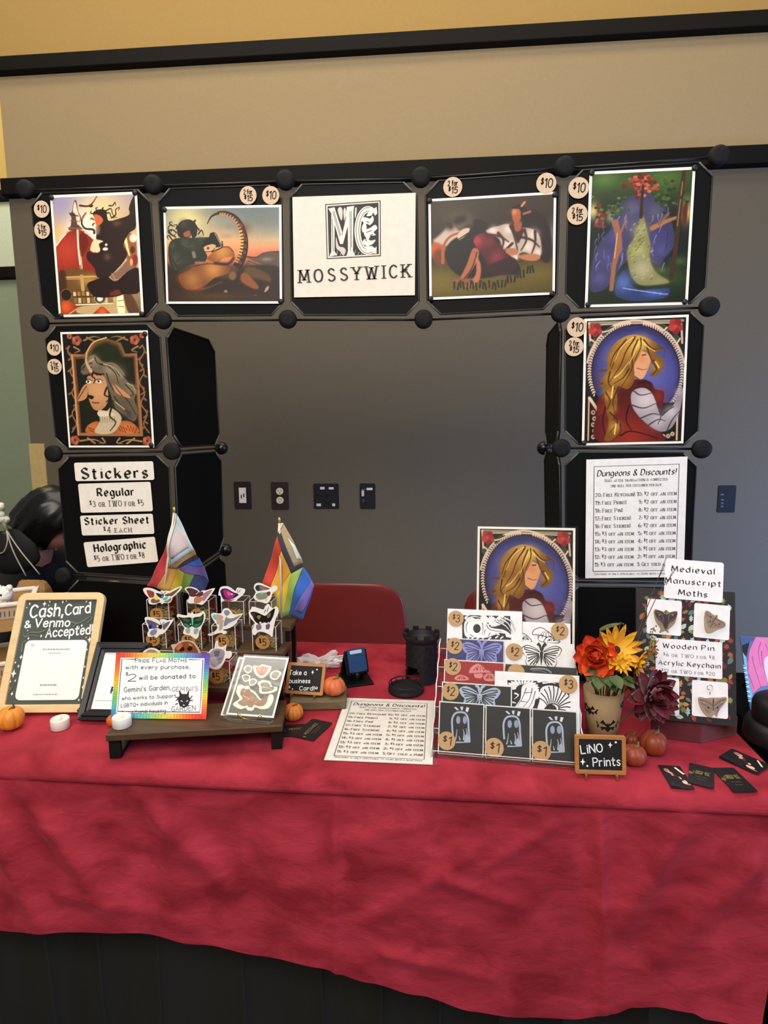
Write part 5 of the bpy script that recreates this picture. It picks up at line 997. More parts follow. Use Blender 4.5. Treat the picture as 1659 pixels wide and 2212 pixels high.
# tealights
def tealight(px, py, z, label, s=1.0):
    P0 = atz(px, py, z); t = thing('tealight', P0, label, 'candle', 'white battery tealights'); T = Matrix.Translation(P0) @ Matrix.Scale(s, 4)
    MB().lathe([(0, 0), (.0185, 0), (.0195, .001), (.0195, .021), (.018, .023), (.016, .0225), (.0135, .019), (0, .0185)], M('dfdbd2', .5), T, 28).build('body', t); bd_ = t.children[0]
    MB().lathe([(.003, .018), (.0042, .0215), (.003, .025), (.001, .028), (0, .0285)], M('e8e6de', .3), T, 10).build('flame', bd_)
tealight(131, 1572, .741, 'white tealight on the red cloth before the chalkboard'); tealight(264, 1568, zt+.0005, 'white tealight on the left corner of the wooden riser', .95)

# pumpkins
def pumpkin(P0, r, h, hexc, label, ribs=9, stem='6a5a34', tilt=(0, 0), stemh=.5):
    t = thing('pumpkin', P0, label, 'pumpkin', 'miniature pumpkins'); T = Matrix.Translation(P0+Vector((0, 0, h*.5))) @ Matrix.Rotation(tilt[0], 4, 'X') @ Matrix.Rotation(tilt[1], 4, 'Y')
    prof = []
    for i in range(17):
        a = -PI/2+PI*i/16; prof.append((max(.0005, r*math.cos(a)**.8), h*.5*math.sin(a)*(1-.22*(math.cos(a) < .35)*(1-math.cos(a)/.35))))
    MB().lathe(prof, M(hexc, .45, nz=.14, scale=50), T, 72, True, lambda a, z: .86+.14*abs(math.cos(a*ribs/2))**.55).build('flesh', t)
    s = MB(); s.tube([T @ Vector((0, 0, h*.34)), T @ Vector((.01*r/.03, 0, h*.5)), T @ Vector((.3*r, .1*r, h*(.5+stemh*.4)))], r*.16, M(stem, .7, nz=.2), n=8, r2=r*.11); s.build('stem', t)
def zc(P_): return (P_-EYE).dot(_f)
def pump_px(px, py, rpx, zb, hexc, label, hr=1.7, **k):
    P0 = atz(px, py+rpx*.75, zb); r = rpx*zc(P0)/F_PX; pumpkin(Vector((P0.x, P0.y, zb)), r, r*hr, hexc, label, **k)
pump_px(25, 1553, 28, .741, 'd8882c', 'yellow-orange mini pumpkin at the foot of the chalkboard', hr=1.75, ribs=6)
pump_px(246, 1556, 15, .741, 'cc6420', 'orange mini pumpkin half hidden by the riser tealight', hr=1.6)
pump_px(634, 1538, 22, .741, 'c8742c', 'orange mini pumpkin beside the right leg of the riser', hr=1.6, ribs=11)

# back steps with boxed stickers
t = thing('step_display', (-.54, 1.34, .741), 'three wooden steps behind the riser carrying clear boxes', 'riser')
SX0, SX1 = -.665, -.365; TIER = []
for yf, py in ((1.235, 1489), (1.31, 1410), (1.385, 1353)):
    z = aty(600, py, yf).z; TIER.append((yf, z)); m = MB(); m.box(((SX0+SX1)/2, yf+.0365, z-.006), (SX1-SX0, .075, .012), WOODD); m.build('step_board', t, bevel=.0015)
    for x in (SX0+.01, SX1-.01):
        m = MB()
        for y in (yf+.006, yf+.066): m.box((x, y, (.741+z-.012)/2), (.01, .01, z-.012-.741), IRON)
        m.box((x, yf+.036, z-.016), (.01, .06, .008), IRON); m.build('leg_frame', t)
GOLD = M('ecd08a', .3, .2, nz=.3, scale=120); KR2 = 'b07c40'
BW, BD, BH = .056, .05, .058
def moth_box(px, tier, label, tag_dy=0, ry=0):
    yf, z = TIER[tier]; X = aty(px, 1400, yf+.01).x; P0 = Vector((X, yf+.034, z+.0004))
    t = thing('sticker_box', P0, label, 'box', 'clear boxes of moth stickers'); T = Matrix.Translation(P0) @ Matrix.Rotation(ry, 4, 'Z'); th_ = .0012
    m = MB()
    for cc, d in (((0, 0, .0008), (BW, BD, .0014)), ((0, -BD/2, BH/2), (BW, th_, BH)), ((0, BD/2, BH/2), (BW, th_, BH)), ((-BW/2, 0, BH/2), (th_, BD, BH)), ((BW/2, 0, BH/2), (th_, BD, BH))): m.box(cc, d, CLEAR, T)
    for sx in (-1, 1):
        for sy in (-1, 1): m.box((sx*BW/2, sy*BD/2, BH/2), (.0016, .0016, BH), M('d8d4c8', .15, nz=.02), T)
    m.tube([T @ Vector(p_) for p_ in ((-BW/2, -BD/2, BH), (BW/2, -BD/2, BH), (BW/2, BD/2, BH), (-BW/2, BD/2, BH), (-BW/2, -BD/2, BH))], .0008, M('e4e0d4', .15, nz=.02), n=5)
    m.build('acrylic_box', t)
    g = MB(); rr = random.Random(int(px*7+tier))
    for _ in range(64):
        p_ = Vector((rr.uniform(-.022, .022), rr.uniform(-.020, .020), rr.uniform(.003, .026))); pts = [p_]
        for _k in range(4): p_ = p_+Vector((rr.uniform(-.007, .007), rr.uniform(-.006, .006), rr.uniform(-.004, .005))); p_ = Vector((max(-.024, min(.024, p_.x)), max(-.022, min(.022, p_.y)), max(.003, min(.028, p_.z)))); pts.append(p_)
        g.add([T @ (p2+Vector((0, 0, s_*.0013))) for p2 in pts for s_ in (-1, 1)], [(2*i, 2*i+2, 2*i+3, 2*i+1) for i in range(4)], GOLD)
    tag(g.build('gold_shred', t), None, None, None, 'stuff')
    R_ = .0172; c = Card(0, 0, base=False); c.mb.prism(circ(0, 0, R_, R_*.95, 24), 0, .0005, M(KR2, .8, nz=.08, scale=300)); c.z = .0006
    c.text('^$5', 0, -R_*.45, R_*.9, '33210f', 'hand', R_*.12, 'c', R_*.95)
    c.mb.build('price_sticker', t, T @ frame((-.004, -BD/2-.0008, .021+tag_dy), (1, 0, 0), (0, 0, 1)))
    return P0
def moth_sticker(name, tier, ox, oy, sc, outline, shapes, label, inset=.014, edge='f4efe2', cat='sticker'):
    yf, z = TIER[tier]; y = yf+.009-.004+inset-.014
    def cv(p_): v = aty(ox+p_[0]/sc, oy+p_[1]/sc, y); return v
    vs = [cv(p_) for p_ in outline]; C = Vector((sum(v.x for v in vs)/len(vs), y, min(v.z for v in vs))); Mx = frame(C, (1, 0, 0), (0, 0, 1))
    def lo(p_): v = cv(p_)-C; return (v.x, v.z)
    c = Card(0, 0, base=False); c.mb.prism(catmull([lo(p_) for p_ in outline], 3, True), -.0004, .0004, M(edge, .35)); c.z = .0005
    for pts, col in shapes:
        if len(pts) == 1: (x, yy, r_) = pts[0]; a = lo((x, yy)); r_ = r_/sc/F_PX*y*1.02; c.ell(a[0], a[1], r_, r_, col, 12, rough=.15)
        elif len(pts) == 2: c.line([lo(p_) for p_ in pts], .0012, col, False)
        else: c.poly([lo(p_) for p_ in pts], col, .15, True)
    o = c.mb.build(name, None, Mx); recentre(o); tag(o, label, cat, 'moth stickers in clear boxes')
A = (300, 1260, 10.37); B = (450, 1250, 9.76)
for px, ti, lb in ((347, 2, 'clear box under the red and green moth sticker, back row far left'), (433, 2, 'clear box under the brown moth sticker, back row'), (507, 2, 'clear box under the magenta moth sticker, back row'), (566, 2, 'clear box under the clear grey moth sticker, back row right'), (336, 1, 'clear box under the indigo moth sticker, middle row far left'), (412, 1, 'clear box under the green moth sticker, middle row'), (485, 1, 'clear box under the iridescent long-tailed moth sticker, middle row'), (572, 1, 'clear box under the black moth sticker, middle row right end'), (340, 0, 'clear box behind the rainbow sign with only the cream sticker edge above'), (404, 0, 'clear box behind the rainbow sign under the brown eyed moth'), (468, 0, 'clear box under the pale horned moth, just right of the rainbow sign')): moth_box(px, ti, lb)
moth_sticker('moth_sticker', 2, *A, [(95, 140), (150, 100), (300, 115), (460, 185), (500, 160), (560, 175), (620, 165), (700, 170), (820, 110), (930, 70), (965, 90), (920, 170), (820, 260), (760, 310), (740, 380), (680, 440), (560, 440), (520, 470), (470, 430), (350, 475), (240, 460), (210, 390), (230, 340), (140, 240)], [([(180, 150), (330, 190), (340, 300), (250, 320), (200, 240)], 'b8402c'), ([(250, 170), (340, 195), (330, 250), (280, 240)], '6a5a34'), ([(385, 215), (500, 240), (560, 250), (530, 330), (440, 300)], '3a2448'), ([(270, 380), (330, 340), (470, 370), (430, 430), (300, 440)], '8a6048'), ([(345, 310), (400, 270), (430, 360), (370, 370)], 'e8e848'), ([(540, 340), (600, 310), (660, 300), (620, 370), (550, 370)], '3cd09c'), ([(560, 400), (640, 380), (720, 320), (720, 380), (640, 430)], '9a7c68'), ([(690, 230), (840, 140), (930, 90), (830, 210), (720, 290)], '7a5a30'), ([(580, 260), (680, 220), (700, 270), (620, 290)], '5c6258'), ([(525, 290, 14)], 'f4e0f0'), ([(490, 180), (545, 235)], '2a1c2c'), ([(610, 190), (555, 235)], '2a1c2c')], 'moth sticker with red, yellow and green flecks, back row far left')
moth_sticker('moth_sticker', 2, *A, [(1030, 130), (1070, 90), (1170, 80), (1290, 120), (1370, 190), (1420, 160), (1500, 160), (1560, 140), (1680, 110), (1700, 130), (1600, 280), (1440, 470), (1350, 470), (1250, 450), (1130, 450), (1090, 400), (1130, 300), (1100, 220)], [([(1060, 130), (1150, 100), (1290, 150), (1340, 200), (1280, 290), (1150, 290), (1110, 200)], '5c3438'), ([(1340, 200), (1430, 200), (1440, 260), (1360, 300), (1290, 290)], '6a3034'), ([(1260, 310), (1400, 300), (1440, 360), (1340, 440), (1240, 430)], 'c08060'), ([(1450, 230), (1640, 140), (1560, 270), (1440, 400)], 'a88088'), ([(1280, 250), (1340, 190)], 'e8d0cc'), ([(1450, 420), (1620, 200)], 'e8d8d8'), ([(1420, 200, 22)], '3a2428')], 'brown and rose moth sticker, second in the back row')
moth_sticker('moth_sticker', 2, *B, [(220, 290), (250, 190), (320, 160), (420, 165), (500, 210), (570, 260), (600, 200), (640, 190), (720, 205), (780, 235), (740, 330), (620, 430), (560, 480), (330, 470), (270, 500), (260, 370), (215, 350)], [([(255, 260), (300, 210), (400, 210), (520, 280), (640, 330), (560, 400), (440, 440), (320, 430), (270, 330)], '3c1c5c'), ([(320, 240), (400, 230), (500, 300), (560, 340), (480, 420), (380, 400), (330, 320)], 'a83070'), ([(400, 270), (480, 300), (470, 350), (410, 340)], 'e060a0'), ([(330, 430), (480, 440), (560, 420), (480, 470), (360, 470)], '9a6048'), ([(500, 325, 18)], 'fbd8ee'), ([(620, 230), (610, 300)], '2c1838'), ([(680, 230), (640, 290)], '2c1838')], 'magenta and purple moth sticker, third in the back row')
moth_sticker('moth_sticker', 2, *B, [(960, 200), (980, 120), (1040, 90), (1120, 100), (1230, 150), (1330, 190), (1360, 150), (1450, 160), (1440, 240), (1360, 300), (1320, 420), (1240, 520), (1140, 500), (1030, 470), (950, 390), (1000, 290)], [([(990, 180), (1040, 130), (1120, 140), (1230, 180), (1300, 215), (1180, 240), (1060, 260), (1010, 240)], '5c5a5c'), ([(995, 180), (1050, 140), (1080, 250), (1020, 240)], '2c3448'), ([(1100, 160), (1210, 190), (1200, 240), (1120, 235)], '94705c'), ([(1000, 350), (1060, 300), (1200, 290), (1300, 270), (1240, 400), (1130, 440), (1040, 430)], '8c8c7c'), ([(1240, 290), (1310, 280), (1290, 360), (1250, 340)], '8a2c20'), ([(1130, 310, 30)], '48d8a0'), ([(1220, 440, 26)], 'f0d060')], 'clear grey moth sticker with a green glint, right end of the back row')
moth_sticker('moth_sticker', 1, *A, [(130, 790), (170, 755), (280, 765), (400, 810), (470, 850), (480, 810), (560, 805), (650, 830), (770, 805), (760, 850), (660, 1000), (560, 1120), (470, 1150), (400, 1220), (340, 1190), (220, 1200), (190, 1120), (220, 1050), (170, 920)], [([(170, 825), (270, 830), (420, 900), (480, 950), (440, 1000), (240, 1010), (210, 930)], '5c5c70'), ([(240, 940), (290, 930), (280, 1015), (225, 1010)], '2c2870'), ([(310, 940), (380, 930), (370, 1010), (310, 1010)], '5a58c0'), ([(400, 940), (440, 940), (430, 985), (400, 980)], 'e8ec60'), ([(450, 940), (520, 930), (510, 1020), (450, 1010)], '241c30'), ([(540, 930), (700, 850), (640, 960), (560, 1040)], '6a6a70'), ([(290, 1050), (400, 1030), (390, 1120), (310, 1170), (250, 1130)], '8c88a4'), ([(480, 870), (500, 930)], '1c1824'), ([(570, 860), (520, 930)], '1c1824')], 'indigo and grey moth sticker, far left of the middle row')
moth_sticker('moth_sticker', 1, *A, [(850, 740), (880, 690), (980, 710), (1080, 715), (1110, 655), (1150, 680), (1200, 650), (1240, 690), (1380, 660), (1430, 620), (1490, 690), (1480, 820), (1430, 920), (1390, 1020), (1350, 1090), (1340, 1180), (1280, 1250), (1200, 1200), (1150, 1170), (1050, 1150), (990, 1110), (1020, 1000), (970, 930), (930, 830)], [([(880, 755), (1000, 770), (1150, 760), (1200, 800), (1250, 760), (1380, 740), (1450, 680), (1440, 850), (1370, 960), (1270, 1000), (1190, 960), (1120, 1000), (1020, 960), (960, 860)], '1c3626'), ([(970, 800), (1060, 790), (1140, 840), (1080, 870)], '3e5c40'), ([(1240, 830), (1330, 780), (1420, 740), (1400, 830), (1300, 850)], '3a5a40'), ([(1000, 900), (1090, 910), (1150, 980), (1080, 980)], '3c8060'), ([(1240, 920), (1340, 900), (1400, 870), (1340, 960), (1260, 990)], '2f7a58'), ([(1180, 780), (1220, 790), (1215, 930), (1195, 930)], '6ac8a0'), ([(1050, 1020), (1150, 1010), (1130, 1120), (1060, 1100)], 'a8aca4'), ([(1240, 1020), (1340, 1020), (1310, 1120), (1240, 1130)], 'a4a8a0'), ([(1160, 915, 14)], 'e8fff0')], 'green moth sticker with curling tails, middle row')
moth_sticker('moth_sticker', 1, *B, [(60, 760), (110, 720), (200, 735), (290, 720), (310, 650), (370, 620), (440, 640), (500, 720), (560, 760), (720, 735), (690, 790), (620, 870), (600, 930), (520, 1000), (420, 1050), (300, 1080), (380, 1110), (390, 1140), (330, 1170), (270, 1140), (180, 1160), (60, 1200), (0, 1190), (0, 1165), (120, 1120), (190, 1040), (170, 960), (100, 860)], [([(90, 780), (140, 750), (160, 860), (120, 850)], '58c8e0'), ([(150, 760), (280, 770), (330, 850), (300, 960), (200, 960), (170, 890)], 'c0a898'), ([(330, 710), (370, 660), (440, 680), (450, 740), (380, 780)], '8c8c94'), ([(380, 800), (420, 830), (520, 830), (690, 760), (580, 870), (420, 960), (330, 1000), (340, 900)], '8a8894'), ([(240, 960), (310, 950), (290, 1060), (230, 1090)], 'b4a8a4'), ([(320, 850, 26)], 'f4e4a0'), ([(400, 960), (590, 870)], 'f0eef0'), ([(20, 1165), (140, 1150)], '6c6a70')], 'pale iridescent moth sticker with long curled tail, middle row')
moth_sticker('moth_sticker', 1, *B, [(850, 720), (900, 640), (930, 590), (1050, 620), (1160, 650), (1200, 580), (1270, 530), (1310, 590), (1360, 620), (1420, 585), (1470, 620), (1480, 720), (1420, 850), (1400, 930), (1370, 1080), (1350, 1230), (1290, 1180), (1180, 1130), (1060, 1120), (980, 1190), (920, 1130), (960, 1000), (980, 930), (900, 840)], [([(890, 710), (1000, 700), (1120, 750), (1200, 780), (1260, 730), (1400, 620), (1380, 760), (1330, 870), (1270, 940), (1180, 920), (1080, 960), (990, 900), (940, 810)], '231a18'), ([(910, 730), (980, 730), (990, 830), (940, 800)], '4a302c'), ([(1030, 780), (1110, 780), (1080, 850), (1040, 840)], '8a7a54'), ([(1240, 760), (1320, 720), (1300, 800), (1250, 830)], '7a6c4c'), ([(1010, 980), (1100, 960), (1120, 1050), (1030, 1080)], '8a7484'), ([(1220, 970), (1300, 960), (1280, 1060), (1220, 1060)], '6c5870'), ([(1100, 930, 28)], 'd8d090'), ([(1270, 930, 22)], 'c8b8dc'), ([(1180, 720), (1215, 640)], '2a2422'), ([(1240, 700), (1270, 600)], '2a2422')], 'black moth sticker with cream markings, right end of the middle row')
moth_sticker('moth_sticker', 0, *A, [(80, 1570), (130, 1500), (240, 1450), (350, 1455), (440, 1500), (490, 1570), (480, 1650), (280, 1700), (100, 1650)], [([(130, 1570), (220, 1490), (340, 1490), (420, 1540), (440, 1600), (280, 1660), (140, 1620)], 'a89484')], 'round cream-edged sticker just showing over the rainbow sign', inset=.0)
moth_sticker('moth_sticker', 0, *A, [(720, 1380), (830, 1360), (920, 1300), (1060, 1275), (1200, 1300), (1300, 1400), (1380, 1560), (1300, 1680), (1050, 1720), (800, 1660), (760, 1480)], [([(830, 1420), (940, 1330), (1100, 1300), (1220, 1350), (1290, 1450), (1330, 1560), (1200, 1660), (900, 1640), (800, 1530)], '8a5030'), ([(900, 1480), (960, 1420), (1020, 1450), (1000, 1510), (930, 1520)], '2a1812'), ([(1090, 1440), (1160, 1410), (1210, 1460), (1160, 1510), (1100, 1500)], '2a1812'), ([(840, 1440), (930, 1340), (980, 1400), (890, 1500)], 'b87850'), ([(1120, 1340), (1190, 1370), (1200, 1400), (1130, 1390)], 'c08860'), ([(980, 1540), (1080, 1540), (1040, 1600)], 'c07048')], 'brown moth sticker with two dark eye spots behind the rainbow sign', inset=.0, edge='d0b8a0')
moth_sticker('moth_sticker', 0, 220, 1250, 3.77, [(860, 620), (890, 575), (915, 570), (925, 520), (945, 505), (950, 550), (985, 555), (1015, 540), (1010, 590), (1050, 590), (1060, 620), (1040, 650), (1010, 650), (985, 700), (950, 735), (900, 735), (860, 700)], [([(885, 600), (930, 570), (990, 580), (1000, 620), (970, 690), (910, 700), (880, 660)], '9a949c'), ([(920, 590), (960, 590), (950, 630), (920, 630)], '6c6474'), ([(880, 650), (930, 640), (950, 700), (900, 715)], 'b8b0b8'), ([(930, 575), (940, 520)], 'c8c4c8'), ([(985, 590), (1005, 560)], 'c8c4c8'), ([(940, 660), (985, 640)], '5c5464')], 'pale grey horned moth sticker right of the rainbow sign', inset=.0)

# pride flags on sticks
def flag(name, label, sc, ox, oy, Y, pole, polys, tip, base_z):
    def cv(p_, dy=0):
        v = aty(ox+p_[0]/sc, oy+p_[1]/sc, Y); return Vector((v.x, Y+dy, v.z))
    a, b = cv(pole[0]), cv(pole[1]); t = thing(name, Vector((b.x+(b.x-a.x)*.1, Y, base_z)), label, 'flag', 'small rainbow flags')
    d = (b-a); k_ = (base_z+.0-b.z)/d.z; e = b+d*k_
    st_ = MB().tube([a, e], .0026, M('d8cdb4', .5)).build('stick', t)
    MB().lathe([(0, .010), (.003, .008), (.0042, .004), (.003, 0), (.0034, -.004), (0, -.004)], M('d8b45a', .3, .7), Matrix.Translation(a), 12).build('finial', st_)
    m = MB()
    for pts, col, dy in polys:
        P_ = [cv(p_) for p_ in pts]; C = sum(P_, Vector())/len(P_); n_ = len(P_); ring = []; S = 5
        vs = [C]; fs = []
        bd = []
        for i in range(n_):
            for k2 in range(S): bd.append(P_[i].lerp(P_[(i+1) % n_], k2/S))
        nb = len(bd); lay = 4
        for l in range(1, lay+1): vs += [C.lerp(q_, l/lay) for q_ in bd]
        for i in range(nb):
            j = (i+1) % nb; fs.append((0, 1+i, 1+j))
            for l in range(lay-1): fs.append((1+l*nb+i, 1+(l+1)*nb+i, 1+(l+1)*nb+j, 1+l*nb+j))
        def wv(v): return Vector((v.x, v.y+dy+.006*math.sin((v.x+.35*v.z)*90)+.004*math.sin(v.z*50), v.z))
        m.add([wv(v) for v in vs], fs, M(col, .75, nz=.06, scale=30, sheen=.2), smooth=True)
    o = m.build('cloth', t); s = o.modifiers.new('thickness', 'SOLIDIFY'); s.thickness = .0006
fx = 280; fy = 1070; fs_ = 3.77
flag('rainbow_flag', 'left rainbow flag, drooped with pale triangle in front of its stick', fs_, fx, fy, 1.4495, [(363, 125), (288, 700)],
     [([(318, 350), (230, 545), (130, 745), (215, 760), (255, 690), (300, 595)], 'b83438', .006), ([(300, 595), (255, 690), (212, 760), (330, 780), (345, 690), (372, 598)], 'b88438', .005), ([(372, 598), (345, 690), (325, 790), (400, 790), (440, 625)], 'a89420', .005), ([(440, 625), (400, 790), (470, 800), (518, 650)], '5a7428', .005), ([(518, 650), (470, 800), (600, 790), (640, 700), (600, 660)], '1c2c58', .006),
      ([(380, 600), (450, 560), (600, 575), (640, 692), (600, 668), (518, 655), (440, 628)], '5a4880', .004), ([(450, 562), (565, 508), (600, 578), (520, 590)], '2c58b4', .003), ([(372, 600), (440, 535), (545, 478), (562, 512), (455, 565)], '2a2630', .002), ([(300, 600), (420, 510), (535, 440), (546, 480), (440, 538), (372, 600)], '9a7448', .001), ([(375, 160), (450, 300), (535, 442), (420, 512), (305, 598), (330, 380)], 'b4c4c8', 0), ([(385, 250), (450, 330), (480, 420), (340, 520), (350, 380)], 'c4b4b0', -.0015), ([(352, 140), (378, 150), (345, 380), (318, 590), (298, 590), (325, 350)], 'dcd4bc', -.004)], None, TIER[2][1]+.0005)
flag('rainbow_flag', 'right rainbow flag, its striped side spread below a dark chevron', fs_, fx, fy, 1.4495, [(1219, 210), (1237, 960)],
     [([(1208, 322), (1140, 530), (1072, 740), (1148, 750), (1195, 600), (1240, 450)], 'c8402c', .003), ([(1240, 450), (1195, 600), (1148, 750), (1200, 840), (1250, 720), (1312, 630)], 'd89c34', .002), ([(1312, 630), (1250, 720), (1190, 830), (1225, 980), (1250, 980), (1290, 760)], 'd8bc3c', .002), ([(1312, 630), (1404, 590), (1345, 760), (1290, 980), (1245, 985), (1285, 780)], '90a84c', .001), ([(1404, 590), (1345, 760), (1290, 980), (1400, 1032), (1470, 850), (1500, 735), (1450, 650)], '2c5cac', .002), ([(1480, 700), (1500, 738), (1440, 900), (1400, 960), (1340, 940), (1400, 820)], '6c5ca0', .0005),
      ([(1224, 282), (1208, 325), (1260, 480), (1318, 635), (1406, 592), (1400, 556), (1336, 585), (1290, 450)], '35303c', 0), ([(1246, 235), (1226, 285), (1290, 450), (1338, 582), (1406, 556), (1400, 515), (1330, 370)], 'a8946c', -.001), ([(1288, 350), (1330, 430), (1362, 528), (1396, 522), (1345, 410)], 'd8e4e4', -.002), ([(1208, 228), (1248, 228), (1230, 270), (1212, 305)], 'e0d8c4', -.003)], None, TIER[2][1]+.0005)

# centre-left: business card corner
SLABZ = .741+.022
P0 = atz(622, 1536, .741); P1 = atz(744, 1533, .741); Mx = frame(Vector((P0.x+.004, P0.y, .741)), P1-P0, Vector((0, 1, 0)))
t_ = MB(); t_.box(((P1-P0).length/2, .042, .011), ((P1-P0).length, .084, .0215), M('6a5c42', .75, nz=.25, scale=16, kind='wood'))
o = t_.build('wood_slab', None, Mx, bevel=.003); recentre(o); tag(o, 'weathered wood slab under the business card sign and salmon pumpkin', 'wood block')
def mini_board(name, label, bl, br, tl, tr, z, quad, lines, stars, extra=None, lean=14, fit=None):
    if fit: Mx, W, H = pose(fit[0], fit[1], z+.006, fit[2], fit[3]), fit[4], fit[5]
    else: Mx, W, H = lean_card(bl, br, tl, tr, z=z+.006, lean=lean)
    f = qmap(quad, W, H)
    t = thing(name, Mx @ Vector((W/2, 0, 0)), label, 'sign', 'small framed chalkboards'); fr = H*.105
    m = MB(); o = rrect(0, 0, W, H, .004, 4); i_ = rrect(fr, fr, W-fr, H-fr, .001, 4); k = len(o)
    vs = [(x, y, -.004) for x, y in o]+[(x, y, .003) for x, y in o]+[(x, y, .003) for x, y in i_]+[(x, y, -.004) for x, y in i_]
    m.add(vs, [(a*k+j, a*k+(j+1) % k, ((a+1) % 4)*k+(j+1) % k, ((a+1) % 4)*k+j) for a in range(4) for j in range(k)], WOODM, Mx); m.build('frame', t, bevel=.0008)
    c = Card(W-2*fr+.001, H-2*fr+.001, '100f0f', .003, 0, .7); c.mb.v = [v+Vector((fr-.0005, fr-.0005, .0005)) for v in c.mb.v]; c.z = .0009
    for txt, p0, p1, sz, wd in lines: textq(c, f, txt, p0, p1, sz, 'eeeeea', wd=wd)
    for x, y, s in stars: x_, y_ = f(x, y); (c.star(x_, y_, s, 'eeeeea') if s > .002 else c.ell(x_, y_, s, s, 'eeeeea', 10))
    if extra: extra(c, f)
    c.mb.build('slate', t, Mx)
    b0 = Mx @ Vector((W/2, 0, 0)); xx = Mx.to_3x3() @ Vector((1, 0, 0)); Bm = frame(Vector((b0.x, b0.y, z)), xx, Vector((-xx.y, xx.x, 0)))
    for s in (-1, 1):
        e = MB(); e.prism([(-.010, 0), (.030, 0), (.026, .006), (.004, .0055), (-.004, .009), (-.010, .008)], s*W*.3-.002, s*W*.3+.002, M('7a5024', .6, nz=.15), Bm @ Matrix(((0, 0, 1, 0), (1, 0, 0, 0), (0, 1, 0, 0), (0, 0, 0, 1)))); e.build('easel_foot', t)
    MB().box((0, .028, H*.3), (W*.7, .003, .008), M('7a5024', .6, nz=.15), Bm).build('easel_bar', t)
def smile(c, f):
    c.ell(*f(452, 638), .0032, .003, 'eeeeea', 14).ell(*f(452, 636), .0018, .0016, '100f0f', 10)
mini_board('mini_chalkboard', 'small framed chalkboard inviting people to take a business card', (616, 1500), (697, 1505), (625, 1431), (704, 1436), SLABZ, [(195, 400), (540, 415), (515, 715), (150, 690)],
           [('Take a', (195, 515), (355, 515), .0105, .0017), ('business', (195, 590), (390, 590), .0095, .0017), ('Card!', (290, 660), (430, 660), .0090, .0016)], [(415, 490, .0055), (455, 465, .0019), (197, 630, .0045), (225, 648, .0017)], smile, fit=(-.37, 1.3293, -4.3, 30, .0935, .0731))
pump_px(722, 1482, 25, SLABZ, 'cc6a3c', 'salmon pumpkin on the wood slab behind the business card sign', hr=1.55, ribs=8)
def bizcard(P0, ang, label, w=.085, h=.052, face=None, z=0, name='business_card', bend=0):
    c = Card(w, h, '17161a', .0006, .003, .4)
    if face: face(c, w, h)
    Mx = Matrix.Translation(Vector((P0.x, P0.y, .7418+z))) @ Matrix.Rotation(ang, 4, 'Z') @ Matrix.Rotation(bend, 4, 'X') @ Matrix.Translation((-w/2, -h/2, 0))
    o = c.mb.build(name, None, Mx); recentre(o); tag(o, label, 'business card', 'business cards on the cloth')
def gold_text(c, w, h):
    c.text('MOSSYWICK', w*.2, h*.55, h*.16, '8a7a44', 'serif', h*.018, width=w*.6); c.text('prints and pins', w*.28, h*.36, h*.08, '6a5e38', 'serif', h*.01, width=w*.44, caps=True); c.text('art by hand', w*.34, h*.24, h*.07, '6a5e38', 'serif', h*.01, width=w*.32, caps=True); c.ell(w*.08, h*.5, h*.05, h*.07, '6a5e38', 10)
def gold_text(c, w, h):
    c.text('MOSSYWICK', w*.2, h*.52, h*.16, '8a7a44', 'serif', h*.018, width=w*.6)
    for yy, a, b in ((.38, .28, .72), (.27, .34, .66)): c.line([(w*a, h*yy), (w*b, h*yy)], h*.02, '5c5232', False)
    c.ell(w*.08, h*.5, h*.05, h*.07, '6a5e38', 10)
bizcard(atz(650, 1578), rad(12), 'black business card next to the small orange pumpkin, under another', face=gold_text)
bizcard(atz(676, 1578), rad(72), 'black gold-lettered business card on top of another by the riser', face=gold_text, z=.0012)
# crumpled cellophane on the raised strip
def crumple(name, C, r, label, seed, mat, ang=0, cat='packaging'):
    m = MB(); vs = []; NU, NV = 30, 16
    for j in range(NV+1):
        for i in range(NU):
            a = 2*PI*i/NU; b_ = -PI/2+PI*j/NV; d = Vector((math.cos(a)*math.cos(b_), math.sin(a)*math.cos(b_), math.sin(b_)))
            k = 1+.5*mnoise.noise(d*2.4+Vector((seed, 0, 0)))+.28*mnoise.noise(d*6+Vector((0, seed, 0)))
            pinch = .35+.65*min(1, abs(d.x-.05)*2.2)
            v = Vector((d.x*r[0], d.y*r[1]*pinch, d.z*r[2]*pinch))*k; v = Matrix.Rotation(ang, 3, 'Y') @ v; v.z = max(v.z, -r[2]*.62); vs.append(Vector(C)+v)
    m.add(vs, [(j*NU+i, j*NU+(i+1) % NU, (j+1)*NU+(i+1) % NU, (j+1)*NU+i) for j in range(NV) for i in range(NU)], mat)
    o = m.build(name); recentre(o); tag(o, label, cat); return o
CELLO = bpy.data.materials.new('crinkled_cellophane'); CELLO.use_nodes = True
n = CELLO.node_tree.nodes; L = CELLO.node_tree.links; p = n['Principled BSDF']; p.inputs['Base Color'].default_value = (.8, .8, .82, 1); p.inputs['Roughness'].default_value = .12; p.inputs['Specular IOR Level'].default_value = .8
nt = n.new('ShaderNodeTexNoise'); nt.inputs['Scale'].default_value = 40; mr = n.new('ShaderNodeMapRange'); mr.inputs[3].default_value = .25; mr.inputs[4].default_value = .75; L.new(nt.outputs['Fac'], mr.inputs[0]); L.new(mr.outputs[0], p.inputs['Alpha'])
C = aty(690, 1402, 1.56); crumple('plastic_wrap', (C.x, 1.548, .7425+.019), (.062, .03, .024), 'crumpled clear plastic wrap at the back edge left of the phone stand', 3.1, CELLO, rad(-8))
